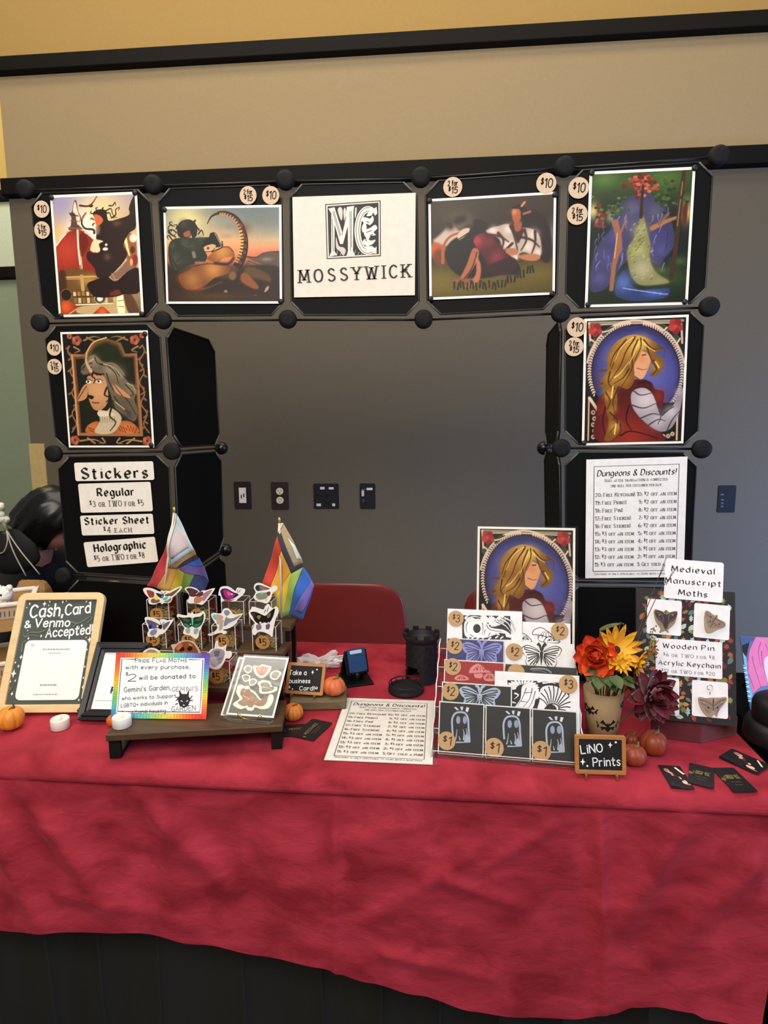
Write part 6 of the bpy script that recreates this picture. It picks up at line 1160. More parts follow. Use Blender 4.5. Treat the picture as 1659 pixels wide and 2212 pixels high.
# phone stand with blue card
t = thing('phone_stand', atz(775, 1478, .741), 'black folded metal phone stand holding a blue card', 'phone stand')
Mx, W, H = lean_card((755, 1455), (793, 1448), (741, 1405), (784, 1398), z=.741+.028, lean=20)
BLK = M('121214', .4, .4)
b0 = atz(744, 1487, .741); b1 = atz(808, 1479, .741); xx = (b1-b0).normalized(); xx.z = 0; Bm = frame(Vector((b0.x, b0.y, .741)), xx, Vector((-xx.y, xx.x, 0))); wd = (b1-b0).length
m = MB(); m.box((wd/2, .045, .0025), (wd, .09, .004), BLK, Bm); m.build('base_plate', t, bevel=.0015)
top = Mx @ Vector((W/2, H*.9, -.004)); bot = Bm @ Vector((wd/2, .086, .003)); 
m = MB(); px_ = xx*wd*.42
m.add([bot-px_, bot+px_, top+px_*.9, top-px_*.9]+[v+Vector((0, .004, 0)) for v in (bot-px_, bot+px_, top+px_*.9, top-px_*.9)], [(0, 1, 2, 3), (5, 4, 7, 6), (0, 4, 5, 1), (3, 2, 6, 7), (1, 5, 6, 2), (4, 0, 3, 7)], BLK); m.build('back_leg', t)
m = MB(); m.prism(rrect(-.006, -.006, W+.006, H*.93, .004), -.006, -.003, BLK, Mx)
for s in (.12, .88): m.tube([Mx @ Vector((W*s, -.004, -.004)), Mx @ Vector((W*s, -.007, .004)), Mx @ Vector((W*s, -.002, .008)), Mx @ Vector((W*s, .003, .008))], .0028, BLK)
m.build('cradle', t)
a_, b_ = Mx @ Vector((W/2, .002, -.005)), Bm @ Vector((wd/2, .03, .003)); MB().tube([a_, b_], .008, BLK, n=10).build('neck', t)
c = Card(W, H, '24406c', .003, .003, .3); c.poly(rrect(W*.14, H*.78, W*.82, H*.93, .003), 'b4c0d4').line([(W*.3, H*.5), (W*.6, H*.5)], .001, '34507c', False)
o = c.mb.build('blue_card', None, Mx @ Matrix.Translation((0, 0, .0034))); recentre(o); tag(o, 'blue card with a pale label strip held by the phone stand', 'card')

# ------------------------------------------------------------------ neighbour's stall and person at the far left
CX = -1.17
t = thing('display_crate', (-1.25, 1.5, .741), 'two-level white-rimmed display crate at the left edge of the view', 'crate')
CT = M('b08a5a', .7, nz=.1, scale=12, kind='wood'); CW = M('e8e0d2', .5)
def crate_tray(z, hh, back, yo):
    a = aty(64, 1284, 1.42+yo); Mc = frame(Vector((a.x, 1.42+yo, z)), Vector((.86, .5, 0)), Vector((-.5, .86, 0)))
    m = MB(); Lx, Ly = .22, .16
    for cc, d in (((-Lx/2, 0, hh/2), (Lx, .008, hh)), ((-Lx/2, Ly, hh/2), (Lx, .008, hh)), ((0, Ly/2, hh/2), (.008, Ly, hh)), ((-Lx, Ly/2, hh/2), (.008, Ly, hh)), ((-Lx/2, Ly/2, .004), (Lx, Ly, .008))): m.box(cc, d, CT, Mc)
    m.build('tray', t, bevel=.001)
    m = MB()
    for cc, d in (((-Lx/2, -.001, hh), (Lx+.012, .014, .01)), ((-Lx/2, Ly, hh), (Lx+.012, .014, .01)), ((0, Ly/2, hh), (.014, Ly+.01, .01)), ((-Lx, Ly/2, hh), (.014, Ly+.01, .01))): m.box(cc, d, CW, Mc)
    m.build('rim', t, bevel=.003)
    c = Card(.1, .026, 'b8a48a', .001, .002)
    for i in range(9): c.line([(.008+i*.0098, .006), (.008+i*.0098+(i % 3)*.001, .02)], .003, '6a5c54', False)
    c.mb.build('name_strip', t, Mc @ Matrix.Translation((-.125, -.0052, hh-.036)) @ Matrix.Rotation(PI/2, 4, 'X'))
    for x in (-Lx+.01, -.01): MB().box((x, .004, -(z-.741)/2), (.012, .012, max(.002, z-.741)), CT, Mc).build('post', t) if z > .75 else None
    return Mc
zt1 = aty(30, 1300, 1.42).z
Mc = crate_tray(zt1-.07, .07, 0, 0); crate_tray(.742, .06, 0, -.005)
WP = M('e4dfd8', .8, nz=.1, scale=150, sheen=.3)
C = Mc @ Vector((-.085, .05, .06)); t = thing('plush_toy', C, 'white curly plush toy lying in the display crate', 'plush toy')
m = MB()
def blobby(m, C, r, seed, mat, n=18, amp=.2, fr=5, squash=(1, 1, 1)):
    vs = []
    for j in range(n+1):
        for i in range(2*n):
            a = PI*i/n; b_ = -PI/2+PI*j/n; d = Vector((math.cos(a)*math.cos(b_), math.sin(a)*math.cos(b_), math.sin(b_))); k = r*(1+amp*mnoise.noise(d*fr+Vector((seed, seed, 0)))); vs.append(Vector(C)+Vector((d.x*squash[0], d.y*squash[1], d.z*squash[2]))*k)
    k2 = 2*n; m.add(vs, [(j*k2+i, j*k2+(i+1) % k2, (j+1)*k2+(i+1) % k2, (j+1)*k2+i) for j in range(n) for i in range(k2)], mat, smooth=True)
blobby(m, C+Vector((0, 0, .012)), .034, 1, WP, squash=(1.3, 1, .8)); m.build('body', t)
m = MB(); blobby(m, C+Vector((.030, -.004, .030)), .021, 5, WP); m.build('head', t)
for s in (-1, 1): m = MB(); blobby(m, C+Vector((.030+s*.015, -.002, .048)), .008, 7+s, WP, 8); m.build('ear', t)
m = MB(); [blobby(m, C+Vector((.030+s*.007, -.024, .034)), .0028, 1, M('2a2422', .3), 6, 0) for s in (-1, 1)]; m.build('eyes', t)
C = aty(72, 1270, 1.66); BGM = M('8f6a3c', .8, nz=.12, scale=30, bump=.2); m = MB(); zt_ = aty(72, 1253, 1.66).z; hh_ = zt_-.7415
vs = []; NB = 40
for j_, (fz, w_, d_) in enumerate(((0, 1, 1), (.3, 1.02, 1.02), (.7, 1, .9), (.88, .93, .6), (.97, .8, .25), (1.0, .6, .06))):
    for i_ in range(NB):
        a = 2*PI*i_/NB; ca, sa = math.cos(a), math.sin(a); q_ = (abs(ca)**.5*(1 if ca > 0 else -1), abs(sa)**.5*(1 if sa > 0 else -1)); k_ = 1+.05*mnoise.noise(Vector((ca*2, sa*2, j_*1.3)))
        vs.append((C.x+.052*q_[0]*w_*k_, 1.66+.04*q_[1]*d_*k_, .7415+hh_*fz+(.004*mnoise.noise(Vector((ca*3, sa*3, 4))) if j_ > 2 else 0)))
m.add(vs, [(j_*NB+i_, j_*NB+(i_+1) % NB, (j_+1)*NB+(i_+1) % NB, (j_+1)*NB+i_) for j_ in range(5) for i_ in range(NB)]+[[i_ for i_ in range(NB)][::-1], [5*NB+i_ for i_ in range(NB)]], BGM)
o = m.build('paper_bag'); recentre(o); tag(o, 'folded brown paper bag behind the chalkboard', 'bag')
# person bent forward behind the left tower
HC = aty(112, 1128, 2.02)
person = thing('person', (HC.x-.28, 2.06, 0), 'person in black with black hair, bent forward behind the left tower', 'person')
SK = M('a8765c', .55, nz=.06, scale=40); BLKC = M('0c0c0d', .85, nz=.2, scale=60); HAIR = M('0b0a0b', .32, nz=.3, scale=90)
def skin(name, parent, pts, edges, radii, mat, root=0, sub=1):
    me = bpy.data.meshes.new(name); base = parent.matrix_basis.translation if parent else Vector()
    me.from_pydata([tuple(Vector(p_)-base) for p_ in pts], edges, []); o = bpy.data.objects.new(name, me); COL.objects.link(o); o.parent = parent
    o.modifiers.new('skin', 'SKIN'); o.modifiers['skin'].use_smooth_shade = True
    for i, r_ in enumerate(radii): sv = me.skin_vertices[0].data[i]; sv.radius = (r_, r_) if not isinstance(r_, tuple) else r_; sv.use_root = (i == root)
    if sub: s = o.modifiers.new('smooth', 'SUBSURF'); s.levels = sub; s.render_levels = sub
    me.materials.append(mat); return o
hx, hy, hz = HC
PV = Vector((hx-.36, 2.10, .50)); pts = [PV, PV+Vector((.08, 0, .17)), PV+Vector((.18, -.01, .33)), Vector((hx-.10, 2.05, hz-.13)), Vector((hx-.035, 2.035, hz-.06))]; rad_ = [.11, .10, .115, .055, .048]; ed = [(0, 1), (1, 2), (2, 3), (3, 4)]
def addc(start, chain, rs):
    k = start
    for p_, r_ in zip(chain, rs): pts.append(Vector(p_)); rad_.append(r_); ed.append((k, len(pts)-1)); k = len(pts)-1
    return k
HANDS = []
for s in (-1, 1):
    sh = PV+Vector((.19, -.0+s*.17, .31)); hand = Vector((hx+.05+.05*(s > 0), 2.0+s*.07, hz-.27))
    k = addc(2, [sh, sh+Vector((.06, s*.03, -.24)), hand+Vector((-.06, 0, -.03)), hand], [.045, .034, .026, .024]); 
    palm = hand+Vector((.045, 0, .015)); kp = addc(k, [palm], [.03])
    for fi in range(4):
        o_ = Vector((.0, (fi-1.5)*.019, .004)); ln = (.026, .030, .028, .021)[fi]
        addc(kp, [palm+Vector((.035, 0, .01))+o_, palm+Vector((.035+ln, 0, .002))+o_, palm+Vector((.04+ln*1.25, 0, -.022))+o_], [.0098, .0088, .0075])
    addc(k, [hand+Vector((.022, -s*.03, .014)), hand+Vector((.05, -s*.045, .02))], [.0105, .0085])
    hip = PV+Vector((.02, s*.1, -.03)); addc(0, [hip, hip+Vector((.40, s*.02, -.01)), hip+Vector((.42, s*.02, -.42)), hip+Vector((.52, s*.02, -.445))], [.085, .062, .042, .035])
skin('body', person, pts, ed, rad_, SK)
cl_p = [PV, PV+Vector((.08, 0, .17)), PV+Vector((.18, -.01, .33)), Vector((hx-.085, 2.045, hz-.13))]; cl_r = [.17, .165, .19, .10]; cl_e = [(0, 1), (1, 2), (2, 3)]
for s in (-1, 1):
    sh = PV+Vector((.19, s*.17, .31)); hand = Vector((hx+.05+.05*(s > 0), 2.0+s*.07, hz-.27)); i0 = len(cl_p); cl_p += [sh, sh+Vector((.06, s*.03, -.24)), hand+Vector((-.02, 0, -.012))]; cl_r += [.11, .09, .066]; cl_e += [(2, i0), (i0, i0+1), (i0+1, i0+2)]
skin('black_top', person, cl_p, cl_e, cl_r, BLKC)
tr_p = [PV+Vector((0, 0, -.01))]; tr_r = [.14]; tr_e = []
for s in (-1, 1):
    hip = PV+Vector((.02, s*.1, -.03)); i0 = len(tr_p); tr_p += [hip, hip+Vector((.40, s*.02, -.01)), hip+Vector((.42, s*.02, -.38))]; tr_r += [.1, .076, .058]; tr_e += [(0, i0), (i0, i0+1), (i0+1, i0+2)]
skin('trousers', person, tr_p, tr_e, tr_r, M('17171b', .85))
# head: skull, jaw, nose, mouth, ears; face turned down to the right
Hd = Matrix.Translation(HC) @ Matrix.Rotation(rad(48), 4, 'Y')       # local +x is the face direction
m = MB(); vs = []; N1, N2 = 26, 20
for j in range(N2+1):
    for i in range(N1):
        a = 2*PI*i/N1; b_ = -PI/2+PI*j/N2; d = Vector((math.cos(a)*math.cos(b_), math.sin(a)*math.cos(b_), math.sin(b_)))
        x, y, z = d.x*.092, d.y*.074, d.z*.108
        if z < -.02: k_ = (-z-.02)/.09; y *= 1-.38*k_; x = x*(1-.25*k_)+.018*k_
        if d.x > .75: x += .016*math.exp(-((z+.012)/.022)**2-(y/.012)**2)-.006*math.exp(-((z-.022)/.014)**2-((abs(y)-.03)/.014)**2)+.005*math.exp(-((z+.052)/.010)**2-(y/.024)**2)
        vs.append((x, y, z))
m.add(vs, [(j*N1+i, j*N1+(i+1) % N1, (j+1)*N1+(i+1) % N1, (j+1)*N1+i) for j in range(N2) for i in range(N1)], SK, Hd, True)
for s in (-1, 1): m.lathe([(.001, -.006), (.013, -.004), (.017, .002), (.013, .006), (.004, .003)], SK, Hd @ Matrix.Translation((.0, s*.075, -.005)) @ Matrix.Rotation(PI/2, 4, 'X') @ Matrix.Scale(1.5, 4, (0, 1, 0)), 14)
hd = m.build('head', person)
m = MB()
for s in (-1, 1): m.lathe([(.001, .003), (.008, .001), (.009, 0)], M('1c1412', .3), Hd @ Matrix.Translation((.081, s*.03, .018)) @ Matrix.Rotation(PI/2, 4, 'Y'), 10)
m.tube([Hd @ Vector((.083, y_, -.052)) for y_ in (-.02, 0, .02)], .0028, M('7a4038', .5)); m.build('eyes_and_mouth', hd)
m = MB(); vs = []
for j in range(N2+1):
    for i in range(N1*2):
        a = 2*PI*i/(N1*2); b_ = -PI/2+PI*j/N2; d = Vector((math.cos(a)*math.cos(b_), math.sin(a)*math.cos(b_), math.sin(b_)))
        k_ = 1+.035*math.sin(a*14+d.z*6)*(d.z < .5)+.05*mnoise.noise(d*4); x, y, z = d.x*.112*k_-.012, d.y*.095*k_, d.z*.124*k_+.012
        if d.x > .35 and d.z < .45: x = min(x, .062+.04*max(0, d.z))
        if d.z < 0 and d.x < .3: x -= .03*(-d.z); z *= 1.25
        vs.append((x, y, z))
m.add(vs, [(j*N1*2+i, j*N1*2+(i+1) % (N1*2), (j+1)*N1*2+(i+1) % (N1*2), (j+1)*N1*2+i) for j in range(N2) for i in range(N1*2)], HAIR, Hd, True); m.build('hair', hd)
# dark cord bag hanging on the chair in front of the person
C = aty(40, 1190, 1.80); t = thing('drawstring_bag', (C.x-.02, 1.78, aty(40, 1245, 1.78).z), 'black drawstring bag with pale cords at the left edge', 'bag')
m = MB(); blobby(m, Vector((C.x-.03, 1.80, C.z-.005)), .078, 4, M('0a0a0a', .8), 16, .12, 2.2, (1.25, .4, .95)); m.build('pouch', t)
cord = M('a8a494', .7)
for e in ((56, 1244), (86, 1241)):
    a = aty(14, 1146, 1.765); b_ = aty(*e, 1.76); mid = (a+b_)/2+Vector((0, -.012, .008)); MB().tube(catmull([a, mid, b_], 5), .0022, cord, n=6).build('cord', t)
MB().tube(catmull([aty(14, 1146, 1.765), aty(16, 1170, 1.755), aty(8, 1192, 1.755), aty(-6, 1196, 1.765)], 5), .002, cord, n=6).build('cord', t)
C = aty(4, 1120, 1.785); t = thing('flower_spray', C+Vector((0, 0, -.05)), 'white blossoms with green leaves at the left edge of view', 'flowers')
m = MB(); [blobby(m, C+Vector((random.uniform(-.03, .016), random.uniform(-.015, .015), random.uniform(-.02, .04))), .013, k_, M('d8d8c4', .7), 8, .35, 4) for k_ in range(9)]; m.build('blossoms', t)
m = MB()
for k_ in range(6): a = C+Vector((-.005+.004*k_, 0, -.012-.005*k_)); m.prism(catmull([(0, 0), (.012, .006), (.03, 0), (.012, -.006)], 4, True), 0, .0008, M('4c5638', .6), Matrix.Translation(a) @ Matrix.Rotation(rad(-60+40*k_), 4, 'Y') @ Matrix.Rotation(rad(70), 4, 'X'))
m.tube([C+Vector((.0, 0, -.0)), aty(14, 1146, 1.775)], .006, M('7c7a5c', .6)); m.build('leaves', t)
# ------------------------------------------------------------------ right half of the table
# dice tower with its tray
DM = M('131316', .62, nz=.25, scale=260, bump=.12)
zc0 = atz(910, 1470, .741); DX, DY = zc0.x, 1.50
dz = aty(910, 1366, DY).z-.741; Rb = 34*1.53/1300
t = thing('dice_tower', (DX, DY, .741), 'black castle-shaped dice tower with round railed tray', 'dice tower')
Td = Matrix.Translation((DX, DY, .741)) @ Matrix.Rotation(rad(-35), 4, 'Z')
m = MB(); NA = 48; NZ = 22; ht = dz*.84
def arch(a, z):                        # doorway faces local -y
    d = math.atan2(math.sin(a+PI/2), math.cos(a+PI/2)); return abs(d) < .46 and z < .034+.012*math.sqrt(max(0, 1-(d/.46)**2))
for r_ in (Rb, Rb-.004):
    vs = [(r_*(1.06-.06*min(1, j/NZ*4))*math.cos(2*PI*i/NA), r_*(1.06-.06*min(1, j/NZ*4))*math.sin(2*PI*i/NA), ht*j/NZ) for j in range(NZ+1) for i in range(NA)]
    fs = [(j*NA+i, j*NA+(i+1) % NA, (j+1)*NA+(i+1) % NA, (j+1)*NA+i) for j in range(NZ) for i in range(NA) if not arch(2*PI*(i+.5)/NA, ht*(j+.5)/NZ)]
    m.add(vs, fs, DM, Td)
for j in range(7):
    for i in range(14):
        a = 2*PI*(i+.5*(j % 2))/14; z = ht*(j+.6)/7.4
        if arch(a, z-.006) or (i*7+j*3) % 3 == 0: continue
        m.box((Rb*math.cos(a), Rb*math.sin(a), z), (.009, .003, .005), DM, Td) if False else m.box((0, 0, 0), (.003, .009, .005), DM, Td @ Matrix.Translation((Rb*math.cos(a), Rb*math.sin(a), z)) @ Matrix.Rotation(a, 4, 'Z'))
m.build('tower_wall', t)
m = MB(); m.lathe([(Rb, ht-.002), (Rb*1.16, ht+dz*.07), (Rb*1.18, ht+dz*.11), (Rb*1.0, ht+dz*.11), (Rb*.9, ht+.004), (Rb*.5, ht-.016), (0, ht-.02)], DM, Td, 40, False); ft = m.build('flared_top', t)
for i in range(8):
    a = 2*PI*i/8+.2; MB().box((0, 0, 0), (.008, .014, dz*.075), DM, Td @ Matrix.Translation((Rb*1.09*math.cos(a), Rb*1.09*math.sin(a), ht+dz*.145)) @ Matrix.Rotation(a, 4, 'Z')).build('battlement', ft)
pt = atz(877, 1492, .741); Tt = Matrix.Translation((pt.x, pt.y, .741)); Rt = .0435
m = MB(); m.lathe([(0, .0), (Rt, 0), (Rt*1.03, .004), (Rt, .012), (Rt*.92, .012), (Rt*.9, .005), (Rt*.75, .0045), (Rt*.74, .006), (0, .006)], DM, Tt, 44, False); ty_ = m.build('tray', t)
m = MB(); rail_ = [(Rt*.96*math.cos(a), Rt*.96*math.sin(a), .021) for a in [rad(55)+rad(250)*i/30 for i in range(31)]]; m.tube(rail_, .0016, DM, Tt, 6)
for k_ in range(0, 31, 3): p_ = rail_[k_]; m.tube([(p_[0], p_[1], .010), p_], .0014, DM, Tt, 6)
m.build('tray_railing', ty_)

# discount sheet lying on the cloth in a plastic sleeve
c_ = [atz(*p_, .7425) for p_ in ((697, 1640), (935, 1652), (938, 1513), (750, 1508))]
x = ((c_[1]-c_[0])+(c_[2]-c_[3])).normalized(); W = ((c_[1]-c_[0]).length+(c_[2]-c_[3]).length)/2; H = ((c_[3]-c_[0]).length+(c_[2]-c_[1]).length)/2; C = sum(c_, Vector())/4
yv = Vector((-x.y, x.x, 0)); Mx = frame(C-x*W/2-yv*H/2, x, yv)
t = thing('discount_sheet', C+Vector((0, 0, 0)), 'white dice-discount list lying flat on the red cloth in a clear sleeve', 'sign'); discount_card(W, H).mb.build('sheet', t, Mx)
m = MB(); g = [(W*i/12-.008+.016*i/12, H*j/12-.008+.012*j/12, .0022+.0012*mnoise.noise(Vector((i*.7, j*.7, 3)))) for j in range(13) for i in range(13)]
m.add(g, [(j*13+i, j*13+i+1, (j+1)*13+i+1, (j+1)*13+i) for j in range(12) for i in range(12)], SLEEVE, Mx, True); m.build('plastic_sleeve', t)

# tiered clear stand with linocut prints
SY = -4.7; So = Vector((-.018, 1.112, .741)); Sx = Vector((math.cos(rad(SY)), math.sin(rad(SY)), 0)); Sv = Vector((-Sx.y, Sx.x, 0)); Sm = frame(So, Sx, Sv)
SL = .289; vr = [.018+.036*r_ for r_ in range(6)]; zr = [.004+.029*r_ for r_ in range(6)]
t = thing('acrylic_stand', So+Sx*SL/2+Sv*.1, 'clear tiered acrylic stand full of linocut prints', 'display stand')
for r_ in range(6):
    m = MB(); m.box((SL/2, vr[r_]+.012, zr[r_]-.0015), (SL, .036, .003), CLEAR, Sm); m.build('shelf', t)
    m = MB(); m.box((SL/2, vr[r_]-.0055, zr[r_]+.004), (SL, .002, .011), CLEAR, Sm); m.box((SL/2, vr[r_]-.0055, zr[r_]+.0098), (SL, .0021, .0007), M('dcdcd6', .1, nz=.02), Sm); m.build('lip', t)
for u in (-.0016, SL+.0016):
    pts = [(.010, 0)]
    for r_ in range(6): pts += [(vr[r_]-.012, zr[r_]+.018), (vr[r_]+.022, zr[r_]+.022)]
    pts += [(vr[5]+.03, zr[5]+.02), (vr[5]+.03, 0)]
    S3 = Sm @ Matrix(((0, 0, 1, u), (1, 0, 0, 0), (0, 1, 0, 0), (0, 0, 0, 1))); m = MB(); m.prism(pts, -.0016, .0016, CLEAR, S3)
    m.tube([S3 @ Vector((p_[0], p_[1], 0)) for p_ in pts[:-1]], .0016, M('d4d6d8', .12, nz=.1, scale=80), n=6); m.build('side_panel', t)
def row_plane(r_, lean=20, dv=0):
    up = Vector((0, 0, 1))*math.cos(rad(lean))+Sv*math.sin(rad(lean)); P0 = So+Sv*(vr[r_]+.001+dv)+Vector((0, 0, zr[r_]+.0006)); nn = Sx.cross(up)
    def f(px, py): d = ray(px, py); s_ = (P0-EYE).dot(nn)/d.dot(nn); D = EYE+d*s_-P0; return (D.dot(Sx), D.dot(up))
    return P0, up, f
def lino(r_, TL, TR, hexc, draw, price, pxy, label, border=None, rpx=18, dv=0):
    P0, up, f = row_plane(r_, 20, dv); a, b = f(*TL), f(*TR); u0, W, H = a[0], b[0]-a[0], (a[1]+b[1])/2
    Mx = frame(P0+Sx*u0, Sx, up)
    def g(x, y): q_ = f(920+x/4.608, 1280+y/4.608); return (q_[0]-u0, max(.0004, min(H-.0003, q_[1])))
    t = thing('lino_print', Mx @ Vector((W/2, 0, 0)), label, 'print', 'linocut prints on the clear stand'); c = Card(W, H, border or hexc, .0010, 0, .55)
    if border: k_ = .0022; c.poly([(k_, k_), (W-k_, k_), (W-k_, H-k_), (k_, H-k_)], hexc)
    draw(c, g, W, H); c.mb.build('paper', t, Mx)
    q_ = f(*pxy); R_ = rpx/F_PX*zc(P0); s = Card(0, 0, base=False); s.mb.prism(circ(0, 0, R_, R_, 26), 0, .0005, M('c39c6c', .75, nz=.06, scale=400)); s.z = .0006
    if price: s.text('^$'+price, 0, -R_*.45, R_*.9, '2a211a', 'hand', R_*.11, 'c', R_*.9, shear=.1)
    s.mb.build('price_sticker', t, Mx @ Matrix.Translation((q_[0]-u0, q_[1], max(.0012, c.z+.0003))))
    m = MB(); m.add([(-.001, 0, c.z+.0016), (W+.001, 0, c.z+.0016), (W+.001, H+.002, c.z+.0016), (-.001, H+.002, c.z+.0016)], [(0, 1, 2, 3)], SLEEVE, Mx); m.build('plastic_sleeve', t)
def d_moth(cx, cy, s, fg, bg, tilt=0.0, out=None):
    def draw(c, g, W, H):
        def q(x, y): X = x*math.cos(tilt)-y*math.sin(tilt); Y = x*math.sin(tilt)+y*math.cos(tilt); return g(cx+X*s, cy+Y*s)
        for sx in (-1, 1):
            wing = [(sx*.06, -.10), (sx*.3, -.32), (sx*.7, -.46), (sx*.98, -.30), (sx*.86, .0), (sx*.72, .12), (sx*.76, .38), (sx*.62, .62), (sx*.38, .6), (sx*.12, .3)]
            if out: c.poly([q(*p_) for p_ in wing], out, smooth=True)
            k_ = .93 if out else 1; c.poly([q(sx*.45+(p_[0]-sx*.45)*k_, .08+(p_[1]-.08)*k_) for p_ in wing], fg, smooth=True)
            for e in ((.92, -.28), (.84, -.12), (.76, .02), (.7, .2), (.7, .36), (.58, .52), (.42, .52), (.26, .42)): c.line([q(sx*.12, -.02+e[1]*.12), q(sx*e[0]*.55, e[1]*.5-.02), q(sx*e[0]*.93, e[1]*.95)], s*.028/4600*1.05, bg, w2=s*.055/4600)
            c.line([q(sx*.1, -.14), q(sx*.5, -.30), q(sx*.86, -.34)], s*.04/4600, bg); c.line([q(sx*.03, -.2), q(sx*.08, -.42), q(sx*.2, -.55)], s*.07/4600, out or fg, w2=s*.16/4600)
        c.poly([q(*p_) for p_ in ((0, -.24), (.06, -.1), (.05, .2), (.0, .5), (-.05, .2), (-.06, -.1))], out or fg, smooth=True)
        if not out:
            for yy in (.0, .1, .2): c.line([q(-.04, yy), q(.04, yy)], s*.02/4600, bg, False)
    return draw
def d_shrooms(fg, ln, big):
    def draw(c, g, W, H):
        for cap, stem in big:
            c.poly([g(*p_) for p_ in stem], fg, smooth=True); c.line([g(*p_) for p_ in stem], .0011, ln, closed=True)
            c.poly([g(*p_) for p_ in cap], fg, smooth=True); c.line([g(*p_) for p_ in cap], .0015, ln, closed=True)
            xs = [p_[0] for p_ in cap]; ys = [p_[1] for p_ in cap]; x0, x1, y0, y1 = min(xs), max(xs), min(ys), max(ys)
            for k_ in range(5): a = x0+(x1-x0)*(.2+.15*k_); c.line([g((x0+x1)/2+(a-(x0+x1)/2)*.3, y0+(y1-y0)*.25), g(a, y0+(y1-y0)*.72)], .0007, ln, False, w2=.0016)
            c.ell(*g(x0+(x1-x0)*.35, y0+(y1-y0)*.55), .0022, .0015, ln, 10); c.ell(*g(x0+(x1-x0)*.68, y0+(y1-y0)*.6), .0018, .0014, ln, 10)
    return draw
INK = '242322'; PW = 'efeeee'
def d_skull(c, g, W, H):
    c.poly([g(*p_) for p_ in ((362, 226), (560, 228), (840, 234), (848, 470), (362, 462))], INK)
    for i in range(34):
        a = rad(-160+150*((i*.618) % 1)); r0 = 30+50*((i*.37) % 1); r1 = r0+60+50*((i*.71) % 1); bx, by = 610+70*math.sin(i), 330+20*math.cos(i*2)
        p0 = (bx+r0*math.cos(a), by+r0*.6*math.sin(a)); p1 = (bx+r1*1.4*math.cos(a), by+r1*.75*math.sin(a)); mx_, my_ = (p0[0]+p1[0])/2, (p0[1]+p1[1])/2; nx, ny = -(p1[1]-p0[1])*.14, (p1[0]-p0[0])*.14
        if p1[1] < 212 or p1[0] < 380 or p1[0] > 850: continue
        c.poly([g(*p0), g(mx_+nx, my_+ny), g(*p1), g(mx_-nx, my_-ny)], PW, smooth=True)
    c.poly([g(*p_) for p_ in ((385, 300), (420, 270), (520, 282), (600, 300), (650, 350), (760, 368), (830, 405), (845, 450), (700, 420), (600, 450), (470, 446), (400, 440), (380, 380))], PW, smooth=True)
    c.ell(*g(508, 358), .0083, .0098, INK); c.poly([g(*p_) for p_ in ((725, 400), (790, 410), (800, 450), (740, 430))], INK)
    for p_ in ([(560, 300), (570, 350), (560, 420)], [(600, 320), (640, 370), (760, 390)], [(420, 290), (400, 340), (410, 400)], [(640, 400), (620, 440)], [(700, 410), (690, 440)], [(440, 420), (480, 440)], [(590, 370), (580, 420)]): c.line([g(*z_) for z_ in p_], .0016, INK, w2=.0008)
    for p_ in ([(390, 250), (450, 215), (540, 225), (600, 250)], [(400, 262), (470, 240), (560, 250)], [(430, 285), (520, 265), (590, 280)]): c.line([g(*z_) for z_ in p_], .0034, PW, w2=.001)
    for p_ in ([(780, 250), (850, 290), (890, 380)], [(740, 260), (820, 310), (860, 400)], [(700, 280), (790, 330), (840, 390)]): c.line([g(*z_) for z_ in p_], .0062, INK, w2=.001); c.line([g(*z_) for z_ in p_], .0034, PW, w2=.0006)
    for p_ in ((400, 470), (450, 465), (500, 468), (560, 460), (620, 466), (690, 455), (740, 460)): c.line([g(*p_), g(p_[0]+30, p_[1]-22)], .003, PW, False)
def d_ram(c, g, W, H):
    c.poly([g(*p_) for p_ in ((810, 872), (1100, 880), (1420, 905), (1440, 1240), (850, 1240))], INK)
    for i in range(16):
        a = rad(-175+14*i); x0, y0 = 960+60*math.cos(a), 960+40*math.sin(a); x1, y1 = 960+170*math.cos(a), 955+100*math.sin(a)
        if y1 > 1000: continue
        nx, ny = -(y1-y0)*.16, (x1-x0)*.16; c.poly([g(x0, y0), g((x0+x1)/2+nx, (y0+y1)/2+ny), g(x1, y1), g((x0+x1)/2-nx, (y0+y1)/2-ny)], PW, smooth=True)
    c.poly([g(*p_) for p_ in ((960, 930), (1040, 920), (1110, 950), (1130, 1030), (1090, 1090), (1060, 1150), (1000, 1190), (900, 1200), (880, 1150), (940, 1060))], PW, smooth=True).poly([g(*p_) for p_ in ((1090, 1060), (1140, 1050), (1130, 1110), (1080, 1110))], INK)
    for p_ in ([(1000, 950), (960, 1050), (910, 1130)], [(1060, 950), (1030, 1060), (960, 1150)], [(1090, 980), (1060, 1080), (1020, 1150)], [(980, 1000), (1060, 990)], [(940, 1080), (1010, 1090)]): c.line([g(*z_) for z_ in p_], .0015, INK, w2=.0007)
    c.poly([g(*p_) for p_ in ((1130, 1000), (1160, 940), (1250, 925), (1350, 960), (1420, 1030), (1440, 1120), (1420, 1230), (1290, 1240), (1300, 1150), (1240, 1110), (1180, 1150), (1150, 1230), (1110, 1160), (1130, 1080))], PW, smooth=True)
    for i in range(13):
        a = rad(-160+17*i); x0, y0 = 1265+60*math.cos(a), 1140+45*math.sin(a); x1, y1 = 1275+165*math.cos(a), 1110+185*math.sin(a)
        c.line([g(x0, y0), g((x0+x1)/2+8, (y0+y1)/2-8), g(x1, y1)], .0018, INK, w2=.0022)
    c.line([g(*p_) for p_ in circ(1262, 1150, 62, 45, 20, rad(160), rad(390))], .0022, INK, False)
    for p_ in ([(870, 890), (900, 930)], [(880, 1000), (920, 1020), (880, 1060)], [(860, 1090), (900, 1100)], [(1110, 890), (1190, 880), (1290, 905)], [(1160, 900), (1250, 895)]): c.line([g(*z_) for z_ in p_], .0036, PW, w2=.001)
